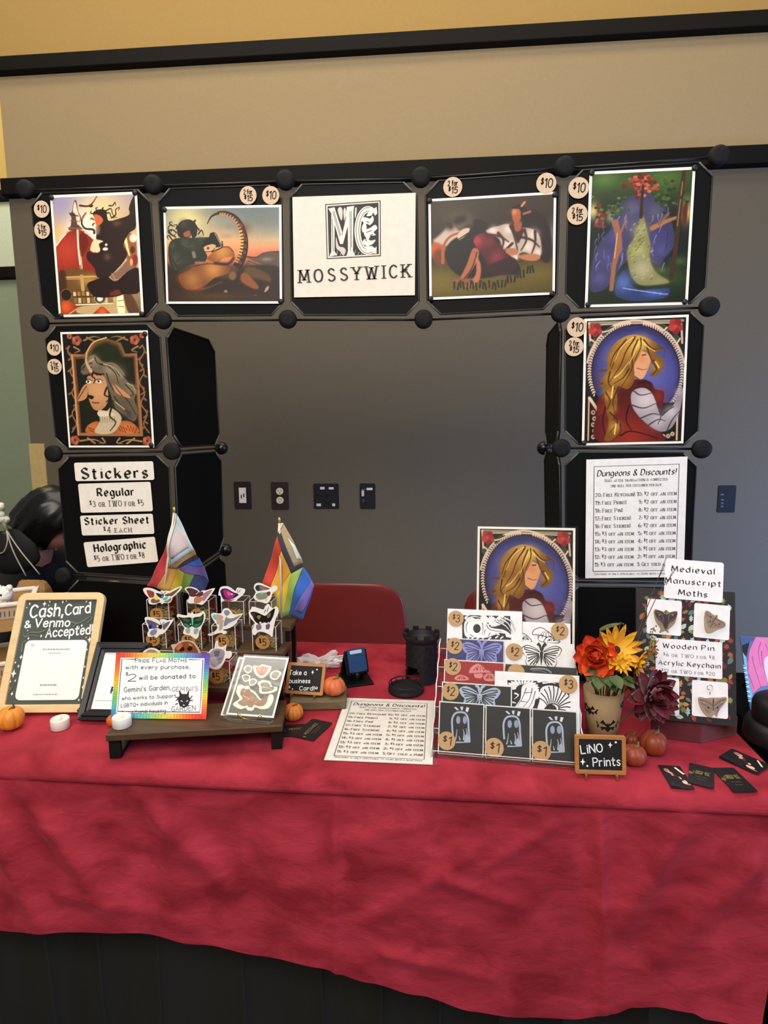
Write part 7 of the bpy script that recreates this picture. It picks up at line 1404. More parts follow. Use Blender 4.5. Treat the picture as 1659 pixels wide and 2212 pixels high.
def d_ghost(dx, dy):
    def draw(c, g, W, H):
        fg = 'a9b4c6'
        def q(x, y): return g(x+dx, y+dy)
        c.poly([q(*p_) for p_ in ((278, 1142), (300, 1138), (330, 1170), (310, 1172))], 'c8ccd2').poly([q(*p_) for p_ in ((342, 1136), (372, 1134), (366, 1172), (350, 1172))], 'c8ccd2').poly([q(*p_) for p_ in ((404, 1140), (432, 1146), (416, 1192), (394, 1180))], 'd8dade')
        c.line([q(*p_) for p_ in ((268, 1420), (262, 1340), (262, 1260), (290, 1205), (345, 1190), (395, 1205), (420, 1260), (425, 1350), (436, 1480))], .0036, fg)
        for x in (322, 388): c.ell(*q(x, 1268), .0042, .0075, '8f9db4')
        for p_ in ([(290, 1470), (300, 1440), (310, 1360)], [(340, 1470), (330, 1430)], [(375, 1470), (380, 1400), (370, 1360)], [(395, 1480), (395, 1420)], [(415, 1480), (410, 1400), (400, 1350)], [(300, 1490), (440, 1490)]): c.line([q(*z_) for z_ in p_], .0030, fg, w2=.0010)
        c.poly([q(*p_) for p_ in ((380, 1490), (390, 1420), (410, 1400), (445, 1490))], fg)
    return draw
lino(4, (967, 1315), (1128, 1321), PW, d_skull, '3', (985, 1336), 'black and white beaked-skull linocut, top left of the clear stand', rpx=17)
lino(4, (1128.5, 1344), (1232, 1346), PW, d_shrooms(PW, INK, [([(1060, 415), (1080, 370), (1150, 350), (1220, 395), (1300, 450), (1330, 492), (1200, 440), (1110, 420)], [(1120, 420), (1190, 440), (1200, 490), (1130, 480)]), ([(930, 430), (960, 405), (1020, 440), (1050, 490), (960, 500), (930, 480)], [(960, 490), (1000, 490), (1000, 500), (960, 500)]), ([(1180, 470), (1230, 440), (1310, 480), (1320, 500), (1190, 500)], [(1220, 490), (1260, 490), (1260, 500), (1220, 500)])]), '2', (1209, 1363), 'black and white mushroom linocut, top right of the clear stand', dv=.004)
lino(3, (965, 1377), (1090, 1384), '3c3a6c', d_moth(555, 590, 205, '8f8fc8', '3c3a6c', .03), '2', (982, 1395), 'lavender moth linocut on purple paper', border='d8d8e2', rpx=17.5)
lino(3, (1090.5, 1386), (1241, 1390), PW, d_moth(1150, 620, 205, PW, INK, .03, INK), '2', (1111, 1408), 'black on white moth linocut')
lino(2, (960, 1424), (1090, 1431), '9c2a28', d_shrooms('d88a88', '9c2a28', [([(425, 800), (450, 740), (520, 705), (590, 750), (660, 800), (560, 800), (470, 805)], [(480, 800), (560, 800), (560, 850), (490, 850)]), ([(280, 850), (330, 815), (400, 830), (430, 870), (320, 880)], [(330, 870), (390, 870), (390, 885), (330, 885)]), ([(570, 830), (620, 800), (680, 815), (690, 880), (590, 880)], [(610, 870), (650, 870), (650, 885), (610, 885)])]), '2', (978, 1440), 'pale mushroom linocut on red paper', border='e8dcd8', rpx=18)
lino(2, (1092, 1437), (1246, 1441), '30302c', lambda c, g, W, H: c.line([g(1040, 762), g(1110, 756), g(1200, 765), g(1250, 800)], .0035, '8a8e90').line([g(1060, 780), g(1130, 776), g(1200, 800)], .002, '6c7072'), '', (1115, 1453), 'dark linocut almost hidden behind the ram skull print', rpx=18)
lino(1, (955, 1473), (1106, 1481), '2b2b29', d_moth(535, 1035, 210, 'a9b8ca', '2b2b29', .05), '2', (973, 1493), 'pale blue moth linocut on black paper', border='e6e4e2', rpx=18.5)
lino(1, (1069, 1450), (1251, 1459), PW, d_ram, '3', (1227, 1478), 'black and white ram skull linocut with curled horn', rpx=19, dv=.0045)
lino(0, (949, 1514), (1046.5, 1521), '2a2a28', d_ghost(0, 0), '1', (965, 1600), 'white ghost linocut on black, left of three in the front row', border='deded8', rpx=19)
lino(0, (1049, 1522), (1146.5, 1529), '2a2a28', d_ghost(512, 40), '1', (1067.5, 1615), 'white ghost linocut on black, middle of three in the front row', border='deded8', rpx=20)
lino(0, (1149, 1530), (1247, 1537), '2a2a28', d_ghost(938, 98), '1', (1169, 1622), 'white ghost linocut on black, right of three in the front row', border='deded8', rpx=20)
# art print in a sleeve on the top shelf
P0, up, f = row_plane(5, 11); a, b = f(1032, 1137), f(1243, 1141); W, H = b[0]-a[0], (a[1]+b[1])/2
Mx = frame(P0+Sx*a[0], Sx, up)
o = art_print('art_print', 'sleeved print of a golden-haired lady standing behind the linocuts', Mx, W, H, art_lady(190, 250), .005)
MB().add([(-.006, 0, .0022), (W+.006, 0, .0022), (W+.006, H+.004, .0022), (-.006, H+.004, .0022)], [(0, 1, 2, 3)], SLEEVE, Mx).build('plastic_sleeve', o)

# lettered mini board
mini_board('mini_chalkboard', 'small framed chalkboard lettered LINO Prints on a wooden easel', None, None, None, None, .7415, [(142, 283), (536, 283), (545, 598), (146, 578)],
           [('LiNO', (192, 428), (355, 412), .0150, .0021), ('Prints', (283, 525), (495, 520), .0150, .0019)], [(413, 358, .0060), (457, 336, .0020), (203, 490, .0070), (237, 522, .0018)], None, fit=(.250, 1.078, 1.2, 10.8, .0932, .0715))

# pumpkins behind it
pump_px(1368, 1630, 27, .741, '8c3c22', 'glossy brown-orange pumpkin touching the LINO Prints board', hr=1.55, ribs=6)
pump_px(1364, 1596, 17, .741, '7c3420', 'small dark pumpkin mostly hidden behind the two glossy ones', hr=1.5, ribs=6)
pump_px(1410, 1606, 29, .741, '8a3a1e', 'glossy brown-orange pumpkin right of the other, under the moth board', hr=1.75, ribs=6)

# vase and flowers
VX, VY = .338, 1.232; zrim = aty(1315, 1487, VY).z; hv = zrim-.741; r0, r1 = .030, .0405
t = thing('flower_pot', (VX, VY, .741), 'tan paper pot with black bat shapes holding the silk flowers', 'flower pot'); Tv = Matrix.Translation((VX, VY, .7412))
MB().lathe([(0, 0), (r0, 0), (r0+(r1-r0)*.5, hv*.5), (r1, hv), (r1-.0015, hv), (r0-.002, .004), (0, .004)], M('a48a64', .7, nz=.06, scale=30), Tv, 40).build('cup', t)
bat = [(0, .25), (.1, .38), (.14, .22), (.3, .32), (.42, .62), (.62, .35), (.98, .42), (.8, .12), (.84, -.12), (.58, .0), (.44, -.3), (.28, -.02), (.14, -.3), (0, -.42)]
bat = bat+[(-x, y) for x, y in bat[::-1]][1:-1]
for a0, zz, s in ((rad(-86), hv*.36, .026), (rad(-150), hv*.62, .022), (rad(-20), hv*.74, .02), (rad(40), hv*.4, .018), (rad(110), hv*.6, .018)):
    m = MB(); vs = [(0, zz/1, 0)]+[(x*s, zz+y*s, 0) for x, y in bat]; out = []
    for (x, z, _) in vs: r_ = r0+(r1-r0)*min(1, z/hv)+.0008; a = a0+x/r_; out.append((r_*math.cos(a), r_*math.sin(a), z))
    n_ = len(out)-1; m.add(out, [(0, 1+i, 1+(i+1) % n_) for i in range(n_)], M('0d0b0a', .7), Tv); m.build('bat_decoration', t)
def petal(m, T, L, Wd, cup, mat, tip=.6, n=6, k=5):
    vs = []
    for j in range(n+1):
        v = j/n; w_ = Wd*math.sin(PI*min(1, (.06+.94*v)**.75*.98+.02))**tip if j < n else Wd*.04
        for i in range(k): u = 2*i/(k-1)-1; vs.append((u*w_, v*L, cup*L*(v*v)-.0+Wd*.28*(u*u)*(.3+v)))
    o_ = [(x, y, z-.0007) for x, y, z in vs]; N_ = len(vs); fs = [(j*k+i, j*k+i+1, (j+1)*k+i+1, (j+1)*k+i) for j in range(n) for i in range(k-1)]
    m.add(vs, fs, mat, T, True)
def bloom(name, label, C, nrm, stem_to, layers, centre, mats, cmat, jit=.15, seed=1):
    rr = random.Random(seed); C = Vector(C); nrm = Vector(nrm).normalized(); B_ = nrm.to_track_quat('Z', 'Y').to_matrix().to_4x4(); T0 = Matrix.Translation(C) @ B_
    t = thing(name, C, label, 'flower'); m = MB()
    for (cnt, L, Wd, elev, r_, z, cup) in layers:
        for i in range(cnt):
            a = 2*PI*(i+rr.uniform(-jit, jit))/cnt+z*40; e = rad(elev+rr.uniform(-9, 9)); T = T0 @ Matrix.Rotation(a, 4, 'Z') @ Matrix.Translation((0, r_, z)) @ Matrix.Rotation(e, 4, 'X') @ Matrix.Rotation(rr.uniform(-.25, .25), 4, 'Y')
            petal(m, T, L*rr.uniform(.88, 1.1), Wd, cup, mats[rr.randrange(len(mats))])
    m.build('petals', t)
    if centre: m = MB(); m.lathe([(0, centre*.35), (centre*.6, centre*.42), (centre, .0), (centre*.8, -centre*.4), (0, -centre*.5)], cmat, T0, 20); m.build('centre', t)
    e = Vector(stem_to); m = MB(); m.tube(catmull([C-nrm*.004, C-nrm*.022+Vector((0, 0, -.008)), (C+e)/2+Vector((0, .004, .0)), e], 5), .0018, M('4a5a2c', .6), n=6); m.build('stem', t)
    return t
stem0 = Vector((VX, VY, .752))
Yl = [M('dc9a1c', .55, nz=.12, scale=60), M('e0a826', .55, nz=.1, scale=60), M('cc8a18', .55, nz=.1, scale=60)]
P0 = aty(1331, 1404, 1.215); bloom('sunflower', 'large yellow silk sunflower with dark centre', P0, (.12, -.86, .50), stem0+Vector((.004, -.004, 0)), [(15, .044, .0075, 12, .008, 0, .10), (13, .040, .007, 26, .007, .002, .12)], .0105, Yl, M('3a1e10', .9, nz=.4, scale=400, bump=.5), seed=3)
P0 = aty(1343, 1432, 1.185); bloom('daisy', 'small yellow daisy below the sunflower', P0, (.05, -.95, .3), stem0+Vector((.008, -.01, 0)), [(11, .019, .0042, 10, .003, 0, .1), (8, .014, .0036, 40, .002, .001, .1)], .0045, [M('e8b428', .55, nz=.08), M('e0a41c', .55, nz=.08)], M('c88a18', .8), seed=5)
P0 = aty(1375, 1432, 1.20); bloom('sunflower', 'drooping yellow silk bloom at the right edge of the bouquet', P0, (.75, -.5, -.15), stem0+Vector((.012, 0, 0)), [(12, .028, .0065, 10, .004, 0, .1), (9, .024, .006, 34, .004, .001, .1)], .006, Yl, M('6a4a14', .8), seed=8)
OR = [M('d2401a', .55, nz=.12, scale=70), M('e05020', .55, nz=.12, scale=70), M('c03414', .55, nz=.12, scale=70)]
P0 = aty(1289, 1420, 1.205); bloom('peony', 'bright orange-red silk peony at the left of the bouquet', P0, (-.35, -.8, .5), stem0+Vector((-.012, -.004, 0)), [(10, .041, .019, 4, .006, -.004, .2), (9, .032, .016, 30, .006, 0, .3), (8, .027, .014, 52, .005, .003, .35), (6, .022, .012, 72, .003, .005, .4)], .008, OR, OR[2], .3, 11)
RD = [M('5a0f1c', .5, nz=.2, scale=70, sheen=.3), M('701626', .5, nz=.2, scale=70, sheen=.3), M('480a16', .5, nz=.2, scale=70)]
P0 = aty(1408, 1502, 1.165); bloom('dahlia', 'dark red silk dahlia hanging in front of the moth board', P0, (.25, -.8, .25), stem0+Vector((.014, -.012, .01)), [(9, .045, .014, -12, .008, -.008, .05), (13, .045, .0145, 8, .008, -.004, .12), (13, .041, .014, 28, .007, 0, .2), (11, .034, .012, 48, .006, .004, .28), (8, .024, .009, 66, .004, .007, .3), (5, .017, .007, 80, .002, .009, .3)], .007, RD, RD[2], .3, 21)
LG = M('4c5a34', .6, nz=.25, scale=50)
def leafspray(name, label, items):
    t = thing(name, stem0, label, 'leaf')
    m = MB()
    for (px, py, y, L, Wd, d) in items:
        P0 = aty(px, py, y); d = Vector(d).normalized(); T = Matrix.Translation(P0) @ d.to_track_quat('Y', 'Z').to_matrix().to_4x4(); petal(m, T, L, Wd, -.25, LG, .8, 8, 5); m.tube(catmull([P0, (P0+stem0)/2+Vector((0, .004, .01)), stem0+Vector((0, .006, .004))], 4), .0012, M('46522c', .6), n=5)
    m.build('leaves', t)
leafspray('leaf_spray', 'green silk leaves over the rim of the flower pot', [(1283, 1446, 1.19, .03, .012, (-.5, -.5, -.5)), (1306, 1458, 1.18, .032, .014, (.1, -.8, -.25)), (1338, 1468, 1.175, .034, .014, (.6, -.6, -.1)), (1312, 1476, 1.18, .026, .011, (.4, -.8, -.2)), (1275, 1440, 1.2, .026, .011, (-.7, -.3, -.35)), (1296, 1462, 1.175, .03, .014, (-.3, -.8, -.5)), (1324, 1460, 1.17, .032, .014, (.3, -.8, -.4)), (1350, 1462, 1.18, .028, .012, (.8, -.4, -.3)), (1290, 1472, 1.185, .026, .012, (-.2, -.9, -.3))])
leafspray('leaf_spray', 'curved green leaf rising behind the sunflower', [(1296, 1362, 1.25, .05, .011, (.75, .0, .42)), (1340, 1345, 1.25, .05, .010, (.62, 0, -.55))])
TW = M('8a6a38', .8, nz=.2, scale=90); t = thing('dried_sprig', stem0, 'tan dried seed sprig right of the yellow flowers', 'dried plant'); m = MB(); rr = random.Random(4)
for k_ in range(5):
    a = aty(1384+k_*3, 1440-k_*3, 1.2); b_ = aty(1424+rr.uniform(-14, 22), 1412-26*k_*.5+rr.uniform(-10, 14), 1.2+rr.uniform(-.01, .01)); pts = catmull([stem0+Vector((.01, .004, .03)), a, (a+b_)/2+Vector((0, 0, .004)), b_], 5); m.tube(pts, .0009, TW, n=5)
    for j in range(16): q_ = a.lerp(b_, rr.random())+Vector((rr.uniform(-.006, .006), rr.uniform(-.006, .006), rr.uniform(-.005, .005))); m.lathe([(0, -.0022), (.002, 0), (0, .0026)], TW, Matrix.Translation(q_), 6)
m.build('seed_heads', t)
TB = M('5c4438', .8, nz=.15)
for lb, e1, e2 in (('long brown twig reaching across the word Medieval', (1440, 1204), 1.222), ('long brown twig crossing the word Manuscript', (1462, 1226), 1.216)):
    a = stem0+Vector((.006, .008, .004)); b_ = aty(*e1, e2); mid = aty(1395 if 'Medieval' in lb else 1404, 1320, e2+.004); m = MB(); m.tube(catmull([a, mid, b_], 8), .0011, TB, n=5, r2=.0006); m.tube([mid.lerp(b_, .6), mid.lerp(b_, .6)+Vector((.012, 0, .03))], .0006, TB, n=5)
    o = m.build('twig'); recentre(o); tag(o, lb, 'twig')

# moth pin board on a velvet block
BZ = .785
a, b, c3 = atz(1513, 1606, .741), atz(1425, 1594, .741), atz(1592, 1587, .741)
m = MB(); d1 = (b-a)*1.25; d2 = (c3-a)*1.0; base = [a, a+d2, a+d2+d1+Vector((0, .03, 0)), a+d1]
m.add([Vector((v.x, v.y, .7412)) for v in base]+[Vector((v.x, v.y, BZ-.001)) for v in base], [(3, 2, 1, 0), (4, 5, 6, 7), (0, 1, 5, 4), (1, 2, 6, 5), (2, 3, 7, 6), (3, 0, 4, 7)], M('5c141e', .85, nz=.15, scale=60, sheen=.3)); o = m.build('display_block', None, None, bevel=.003); recentre(o); tag(o, 'dark red velvet block under the moth pin board', 'block')
Mb, W, H = pose(.405, 1.2295, BZ+.003, -7.3, 13.6), .1905, .2688
t = thing('pin_board', Mb @ Vector((W/2, 0, 0)), 'dark autumn-leaf patterned board holding wooden moth pins', 'display board')
c = Card(W, H, '221d1e', .011, .002, .6); rr = random.Random(12)
LC = ['a85a34', '9a3c30', '9cb4a8', '8a8a4c', '6c2430', 'c08040', '5c7470', 'b4c4b4', '7c7440']
leafs = [[(0, -1), (.1, -.4), (.5, -.5), (.35, -.1), (.8, .1), (.4, .3), (.45, .75), (.12, .5), (0, 1), (-.12, .5), (-.45, .75), (-.4, .3), (-.8, .1), (-.35, -.1), (-.5, -.5), (-.1, -.4)], [(0, -.9), (.45, -.3), (.5, .3), (0, 1), (-.5, .3), (-.45, -.3)], [(0, -1), (.2, -.5), (.5, -.3), (.3, 0), (.5, .3), (.25, .5), (0, .95), (-.25, .5), (-.5, .3), (-.3, 0), (-.5, -.3), (-.2, -.5)]]
for j in range(20):
    for i in range(13):
        x = W*(i+.5)/13+rr.uniform(-.004, .004)+(.008 if j % 2 else 0); y = H*(j+.5)/20+rr.uniform(-.004, .004); s = rr.uniform(.0068, .0102); a = rr.uniform(0, 6.28); L_ = leafs[rr.randrange(3)]
        if not (s < x < W-s and s < y < H-s): continue
        c.z = .0004; c.poly([(x+s*(p_[0]*math.cos(a)-p_[1]*math.sin(a)), y+s*(p_[0]*math.sin(a)+p_[1]*math.cos(a))) for p_ in L_], LC[rr.randrange(len(LC))])
c.mb.build('board', t, Mb)
MB().prism([(W*.3, 0), (W*.7, 0), (W*.5, H*.6)], -.03, -.0275, M('3a3030', .7), Mb @ Matrix.Rotation(rad(0), 4, 'X')).box((W/2, H*.3, -.02), (.02, .05, .018), M('3a3030', .7), Mb).build('easel_back', t)
inv = Mb.inverted()
def fb(x, y):
    d = ray(1220+x/3.779, 1190+y/3.779); P0 = Mb.translation; nn = Mb.to_3x3() @ Vector((0, 0, 1)); s_ = (P0-EYE).dot(nn)/d.dot(nn); v = inv @ (EYE+d*s_); return (v.x, v.y)
def board_card(name, quad, label, cat, r, z, texts=(), hexc='ece9ea', draw=None, group=None):
    q = [fb(*p_) for p_ in quad]; cx, cy = sum(p_[0] for p_ in q)/4, sum(p_[1] for p_ in q)/4; W_ = (q[1][0]-q[0][0]+q[2][0]-q[3][0])/2; H_ = (q[0][1]-q[3][1]+q[1][1]-q[2][1])/2; an = math.atan2(q[1][1]-q[0][1]+q[2][1]-q[3][1], q[1][0]-q[0][0]+q[2][0]-q[3][0])
    Ml = Mb @ Matrix.Translation((cx, cy, z)) @ Matrix.Rotation(an, 4, 'Z') @ Matrix.Translation((-W_/2, -H_/2, 0)); li = (inv @ Ml).inverted()
    def g(x, y): p_ = fb(x, y); v = li @ Vector((p_[0], p_[1], 0)); return (v.x, v.y)
    t = thing(name, Ml @ Vector((W_/2, 0, 0)), label, cat, group); c = Card(W_, H_, hexc, .001, r, .5)
    for (txt, p0, p1, sz, st, wd, caps) in texts: a, b = g(*p0), g(*p1); c.text(txt, a[0], a[1], sz, '2a2830' if not caps else '8a8890', st, wd, width=math.hypot(b[0]-a[0], b[1]-a[1]), rot=math.atan2(b[1]-a[1], b[0]-a[0]), caps=caps, track=2.0)
    if draw: draw(c, g)
    c.mb.build('card', t, Ml); return t, Ml, g
board_card('title_sign', [(835, 60), (1290, 100), (1290, 422), (788, 385)], 'white card lettered Medieval Manuscript Moths above the pin board', 'sign', .005, .0030, [('Medieval', (868, 165), (1215, 192), .0118, 'nib', .0020, False), ('Manuscript', (815, 258), (1270, 292), .0112, 'nib', .0019, False), ('Moths', (925, 358), (1155, 380), .0116, 'nib', .0020, False)])
board_card('pin_price_sign', [(745, 712), (1288, 745), (1280, 1050), (738, 1000)], 'white card pricing wooden pins and acrylic keychains, middle of the pin board', 'sign', .004, .0016, [('Wooden Pin', (800, 790), (1215, 815), .0100, 'nib', .0016, False), ('^$6 or TWO for ^$8', (805, 858), (1220, 885), .0068, 'serif', .0010, True), ('Acrylic Keychain', (765, 925), (1268, 960), .0096, 'nib', .0015, False), ('^$12 or TWO for ^$20', (790, 988), (1222, 1018), .0068, 'serif', .0010, True)])
WD = ['8c7458', '5c4840', '2e2426', '6e5a48', 'a08868', '4a3a34']
def pin(quad, label, wings, lines, dots, ring=False, wood='8c7458'):
    t, Ml, g = board_card('moth_pin', quad, label, 'pin', .004, .0016, group='wooden moth pins on white cards')
    k_ = Card(0, 0, base=False, rough=.6, step=.00003); 
    k_.mb.prism(catmull([g(*p_) for p_ in wings[0]], 3, True), .0008, .0036, M(wood, .6, nz=.12, scale=60)); k_.z = .0037
    for pts, col in wings[1:]: k_.poly([g(*p_) for p_ in pts], col, smooth=True)
    for pts, wd, col in lines: k_.line([g(*p_) for p_ in pts], wd, col, w2=wd*.6)
    for x, y, r_, col in dots: k_.ell(*g(x, y), r_, r_, col, 10)
    wm = k_.mb.build('wooden_moth', t, Ml)
    if ring: a = g(1180, 1110); MB().tube([Ml @ Vector((a[0]+.005*math.cos(q_), a[1]+.005*math.sin(q_), .002)) for q_ in [PI*2*i/20 for i in range(21)]], .0008, M('d8d4cc', .2, .9), n=6).tube([Ml @ Vector((a[0], a[1]-.004, .002)), Ml @ Vector((a[0], a[1]-.014, .003))], .0008, M('d8d4cc', .2, .9), n=6).build('key_ring', wm)
pin([(672, 388), (952, 410), (950, 695), (668, 672)], 'dark brown wooden moth pin, upper left of the board', [[(725, 500), (740, 475), (800, 495), (825, 480), (850, 500), (905, 490), (915, 515), (890, 590), (840, 640), (845, 665), (815, 645), (770, 665), (780, 630), (740, 570)], ([(730, 490), (780, 490), (820, 520), (870, 500), (912, 500), (890, 560), (850, 590), (820, 640), (790, 590), (750, 550)], '3a2c30')], [([(735, 495), (790, 520), (800, 580)], .0010, '8c7058'), ([(905, 500), (850, 525), (840, 580)], .0010, '8c7058'), ([(820, 490), (818, 620)], .0014, '231a1e'), ([(760, 540), (800, 600)], .0009, '8c7058'), ([(880, 550), (838, 600)], .0009, '8c7058')], [(770, 520, .0016, 'a08468'), (875, 522, .0016, 'a08468')])
pin([(1058, 425), (1348, 448), (1340, 732), (1045, 700)], 'pale brown wooden moth pin tilted to the right, upper right of the board', [[(1140, 500), (1165, 488), (1215, 525), (1240, 520), (1245, 550), (1300, 580), (1300, 615), (1240, 640), (1190, 665), (1150, 660), (1135, 590)], ([(1142, 505), (1170, 495), (1215, 540), (1250, 560), (1300, 590), (1290, 620), (1220, 630), (1170, 620), (1150, 570)], '8c7668')], [([(1150, 510), (1180, 540), (1215, 560)], .0011, '4a3836'), ([(1215, 545), (1260, 575), (1298, 600)], .0011, '4a3836'), ([(1160, 580), (1200, 575), (1220, 550)], .0009, '4a3836'), ([(1180, 620), (1215, 590), (1260, 620)], .0009, '4a3836'), ([(1235, 530), (1190, 600)], .0013, '3a2a28')], [(1185, 535, .0018, '5c4440'), (1255, 595, .0018, '5c4440'), (1180, 570, .0012, '2e2224'), (1225, 605, .0012, '2e2224')], wood='a08a68')
pin([(640, 1020), (935, 1040), (930, 1345), (640, 1320)], 'black moth keychain half hidden behind the dark red dahlia', [[(760, 1160), (800, 1140), (840, 1180), (880, 1160), (915, 1165), (900, 1220), (860, 1270), (840, 1310), (800, 1270), (770, 1220)], ([(780, 1165), (830, 1190), (890, 1172), (870, 1230), (840, 1260), (800, 1240)], '1c1a1e')], [([(840, 1180), (838, 1280)], .0014, '6c6870'), ([(900, 1180), (860, 1240)], .0009, '9a969c')], [], wood='3a3438')
pin([(1045, 1050), (1330, 1078), (1330, 1370), (1028, 1345)], 'wooden moth keychain with silver ring, lower right of the board', [[(1085, 1210), (1100, 1190), (1150, 1200), (1200, 1195), (1260, 1195), (1310, 1190), (1315, 1215), (1280, 1260), (1250, 1300), (1235, 1350), (1215, 1320), (1195, 1350), (1165, 1350), (1110, 1290)], ([(1090, 1210), (1150, 1205), (1205, 1230), (1260, 1205), (1308, 1200), (1270, 1260), (1235, 1330), (1205, 1290), (1170, 1330), (1120, 1270)], '8c786c')], [([(1095, 1210), (1160, 1230), (1200, 1260)], .0012, '3a2a2c'), ([(1305, 1205), (1250, 1230), (1212, 1260)], .0012, '3a2a2c'), ([(1110, 1240), (1160, 1265), (1195, 1290)], .0011, '4a3a3a'), ([(1285, 1240), (1240, 1270), (1215, 1290)], .0011, '4a3a3a'), ([(1206, 1205), (1205, 1300)], .0018, '2a1e20'), ([(1140, 1290), (1170, 1310)], .0010, '4a3a3a'), ([(1255, 1290), (1235, 1310)], .0010, '4a3a3a')], [(1165, 1275, .0018, '2e2224'), (1240, 1275, .0018, '2e2224'), (1130, 1235, .0014, 'b09a84'), (1275, 1230, .0014, 'b09a84')], ring=True, wood='a08868')

# business cards at the front right
def photo_face(c, w, h):
    for i in range(16): x, y = w*(.2+.68*((i*.618) % 1)), h*(.16+.66*((i*.377) % 1)); c.ell(x, y, w*(.05+.03*(i % 3)), h*(.04+.05*(i % 2)), ('c89a88', 'e0bca4', '6a2428', 'a86a58', '3a2024')[i % 5], 12)
    c.line([(w*.7, h*.9), (w*.92, h*.6)], h*.06, 'f0dcc4', False).line([(w*.05, h*.12), (w*.4, h*.1)], h*.14, '1c1c24', False)
def quad_card(q, label, face, z, bend=0):
    P_ = [atz(1200+x/3.614, 1500+y/3.614, .742) for x, y in q]; C = sum(P_, Vector())/4; x = ((P_[1]-P_[0])+(P_[2]-P_[3])); y = ((P_[0]-P_[3])+(P_[1]-P_[2])); an = math.atan2(x.y, x.x); bizcard(C, an, label, x.length/2, y.length/2, face, z, bend=bend)
def gold_v(c, w, h):
    c.text('MOSSYWICK', w*.28, h*.1, w*.10, '6c6044', 'serif', w*.014, width=h*.8, rot=PI/2*0+math.atan2(.8, .5)) if False else gold_text(c, w, h)
quad_card([(1000, 530), (1180, 572), (1300, 752), (1080, 700)], 'black gold-lettered card leaning on the picture card, front right of table', lambda c, w, h: gold_text(c, w, h), .0016)
quad_card([(850, 562), (985, 552), (1075, 745), (845, 712)], 'card printed with pink figures, nearest the LINO Prints board', photo_face, .0)
quad_card([(1205, 572), (1390, 570), (1585, 758), (1398, 760)], 'black gold-lettered card, second black one from the pumpkins', lambda c, w, h: gold_text(c, w, h), .0)
quad_card([(1370, 440), (1655, 555), (1600, 650), (1275, 490)], 'card printed with pink figures at the far right corner of the cloth', photo_face, .0035, rad(3))

# neighbour's black table at the right
m = MB(); BKC = M('060607', .9, spec=.1, nz=.2, scale=150); X0, X1, Y0_, Y1_ = .672, 1.75, 1.10, 1.60
vs = []; NXn = 60
path = [(X0, Y1_), (X0, Y0_), (X1, Y0_), (X1, Y1_)]; ring = []
for k_ in range(3):
    a, b = Vector(path[k_]), Vector(path[k_+1])
    for i in range(NXn): ring.append(a.lerp(b, i/NXn))
ring.append(Vector(path[3])); R_ = len(ring)
for i, p_ in enumerate(ring):
    n_ = Vector((-1, 0)) if i < NXn else (Vector((0, -1)) if i < 2*NXn else Vector((1, 0)))
    for z, k_ in ((.742, 0), (.70, .2), (.4, .7), (.03, 1)): w_ = .004*k_*math.sin(i*.8)+.002*k_; q_ = p_+n_*w_; vs.append((q_.x, q_.y, z))
m.add(vs, [(i*4+k_, i*4+k_+1, i*4+k_+5, i*4+k_+4) for i in range(R_-1) for k_ in range(3)], BKC, smooth=True); m.add([(X0, Y0_, .742), (X1, Y0_, .742), (X1, Y1_, .742), (X0, Y1_, .742)], [(0, 1, 2, 3)], BKC)
o = m.build('tablecloth'); tag(o, 'plain black cloth over the neighbouring table at the right edge', 'tablecloth')
C = atz(1683, 1600, .744); t = thing('round_stand', (C.x, C.y, .7435), 'black round stepped stand at the right edge of the view', 'stand'); Tr = Matrix.Translation((C.x, C.y, .7435)); BK2 = M('0d0d10', .55, nz=.2, scale=90)
MB().lathe([(0, 0), (.062, 0), (.068, .006), (.066, .03), (.061, .042), (.052, .045), (0, .045)], BK2, Tr, 40).build('lower_tier', t)
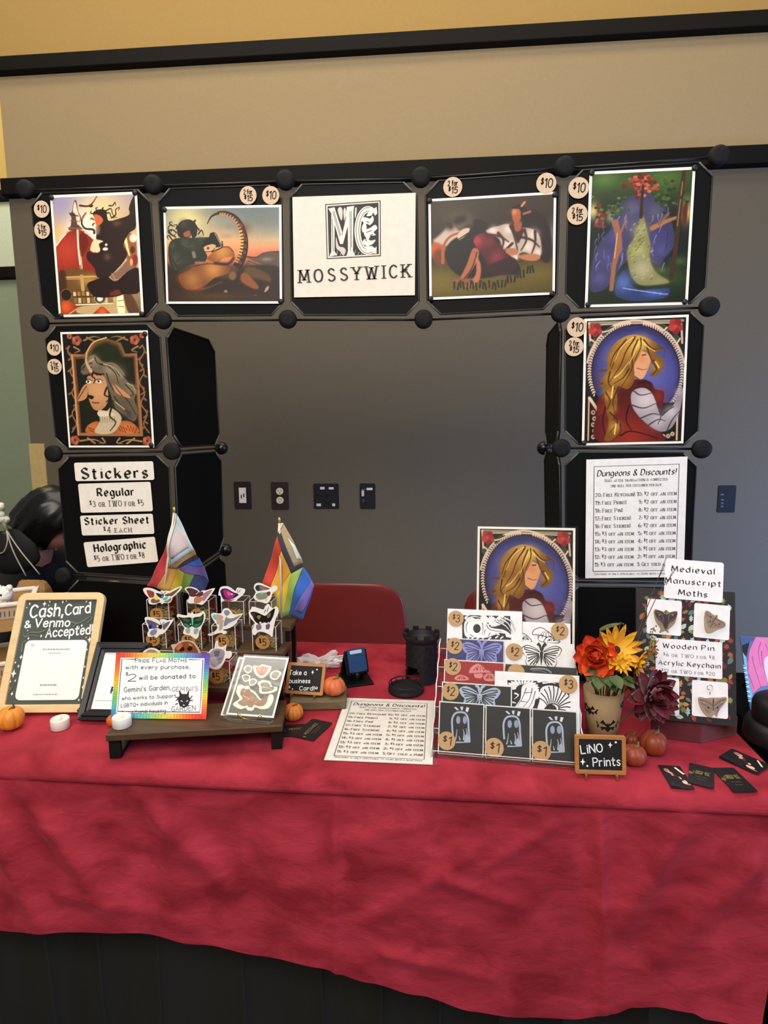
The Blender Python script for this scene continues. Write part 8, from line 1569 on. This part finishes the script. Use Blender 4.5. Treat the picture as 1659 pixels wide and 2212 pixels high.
MB().lathe([(.05, .045), (.053, .05), (.053, .078), (.049, .088), (.04, .094), (0, .095)], BK2, Tr, 40).build('upper_tier', t)
Mp, W, H = lean_card((1624, 1552), (1775, 1562), (1568, 1372), (1712, 1380), z=.752, lean=30)
zlow = .75
c = Card(W, H, '5c7cb8', .004, 0, .4)
ip = Mp.inverted()
def fp(x, y): d = ray(1540+x/5.823, 1320+y/5.823); nn = Mp.to_3x3() @ Vector((0, 0, 1)); v = ip @ (EYE+d*((Mp.translation-EYE).dot(nn)/d.dot(nn))); return (max(.0005, min(W-.0005, v.x)), max(.0005, min(H-.0005, v.y)))
c.poly([fp(*p_) for p_ in ((230, 300), (560, 320), (430, 420), (300, 440))], '3f5a9a').poly([fp(*p_) for p_ in ((290, 430), (420, 590), (440, 800), (500, 1050), (460, 1160), (340, 850), (290, 700))], '7fb4e0').poly([fp(*p_) for p_ in ((310, 430), (460, 395), (420, 580), (360, 520))], '141218')
for i in range(16): x, y = 300+10*i, 680+30*i; c.ell(*fp(x, y), .0035, .0022, 'b8e4f4' if i % 2 else '58a0d8', 9)
c.poly([fp(*p_) for p_ in ((530, 310), (720, 310), (1000, 330), (1000, 900), (690, 940), (600, 950), (500, 1040), (450, 850), (430, 650), (470, 450))], 'd878b8').poly([fp(*p_) for p_ in ((640, 640), (720, 560), (800, 700), (800, 850), (690, 920))], 'd8cce0', smooth=True)
for p_ in ([(600, 390), (570, 520), (600, 700)], [(660, 410), (690, 500)], [(490, 570), (520, 700), (600, 950)], [(610, 500), (620, 640), (690, 920)], [(450, 800), (520, 990)], [(530, 320), (450, 520), (440, 750)]): c.line([fp(*z_) for z_ in p_], .0016, '8a4488', w2=.0008)
t = thing('neighbour_print', Mp @ Vector((W/2, 0, 0)), 'blue and pink print at the far right behind the black round stand', 'print'); c.mb.build('sheet', t, Mp)
m = MB(); zz = .744; q0, q1 = Mp @ Vector((.012, .03, -.006)), Mp @ Vector((W-.012, .03, -.006))
m.tube([Mp @ Vector((W/2, H*.6, -.006)), Vector(((q0.x+q1.x)/2, q0.y+.17, zz+.003))], .004, IRON).build('strut', t)
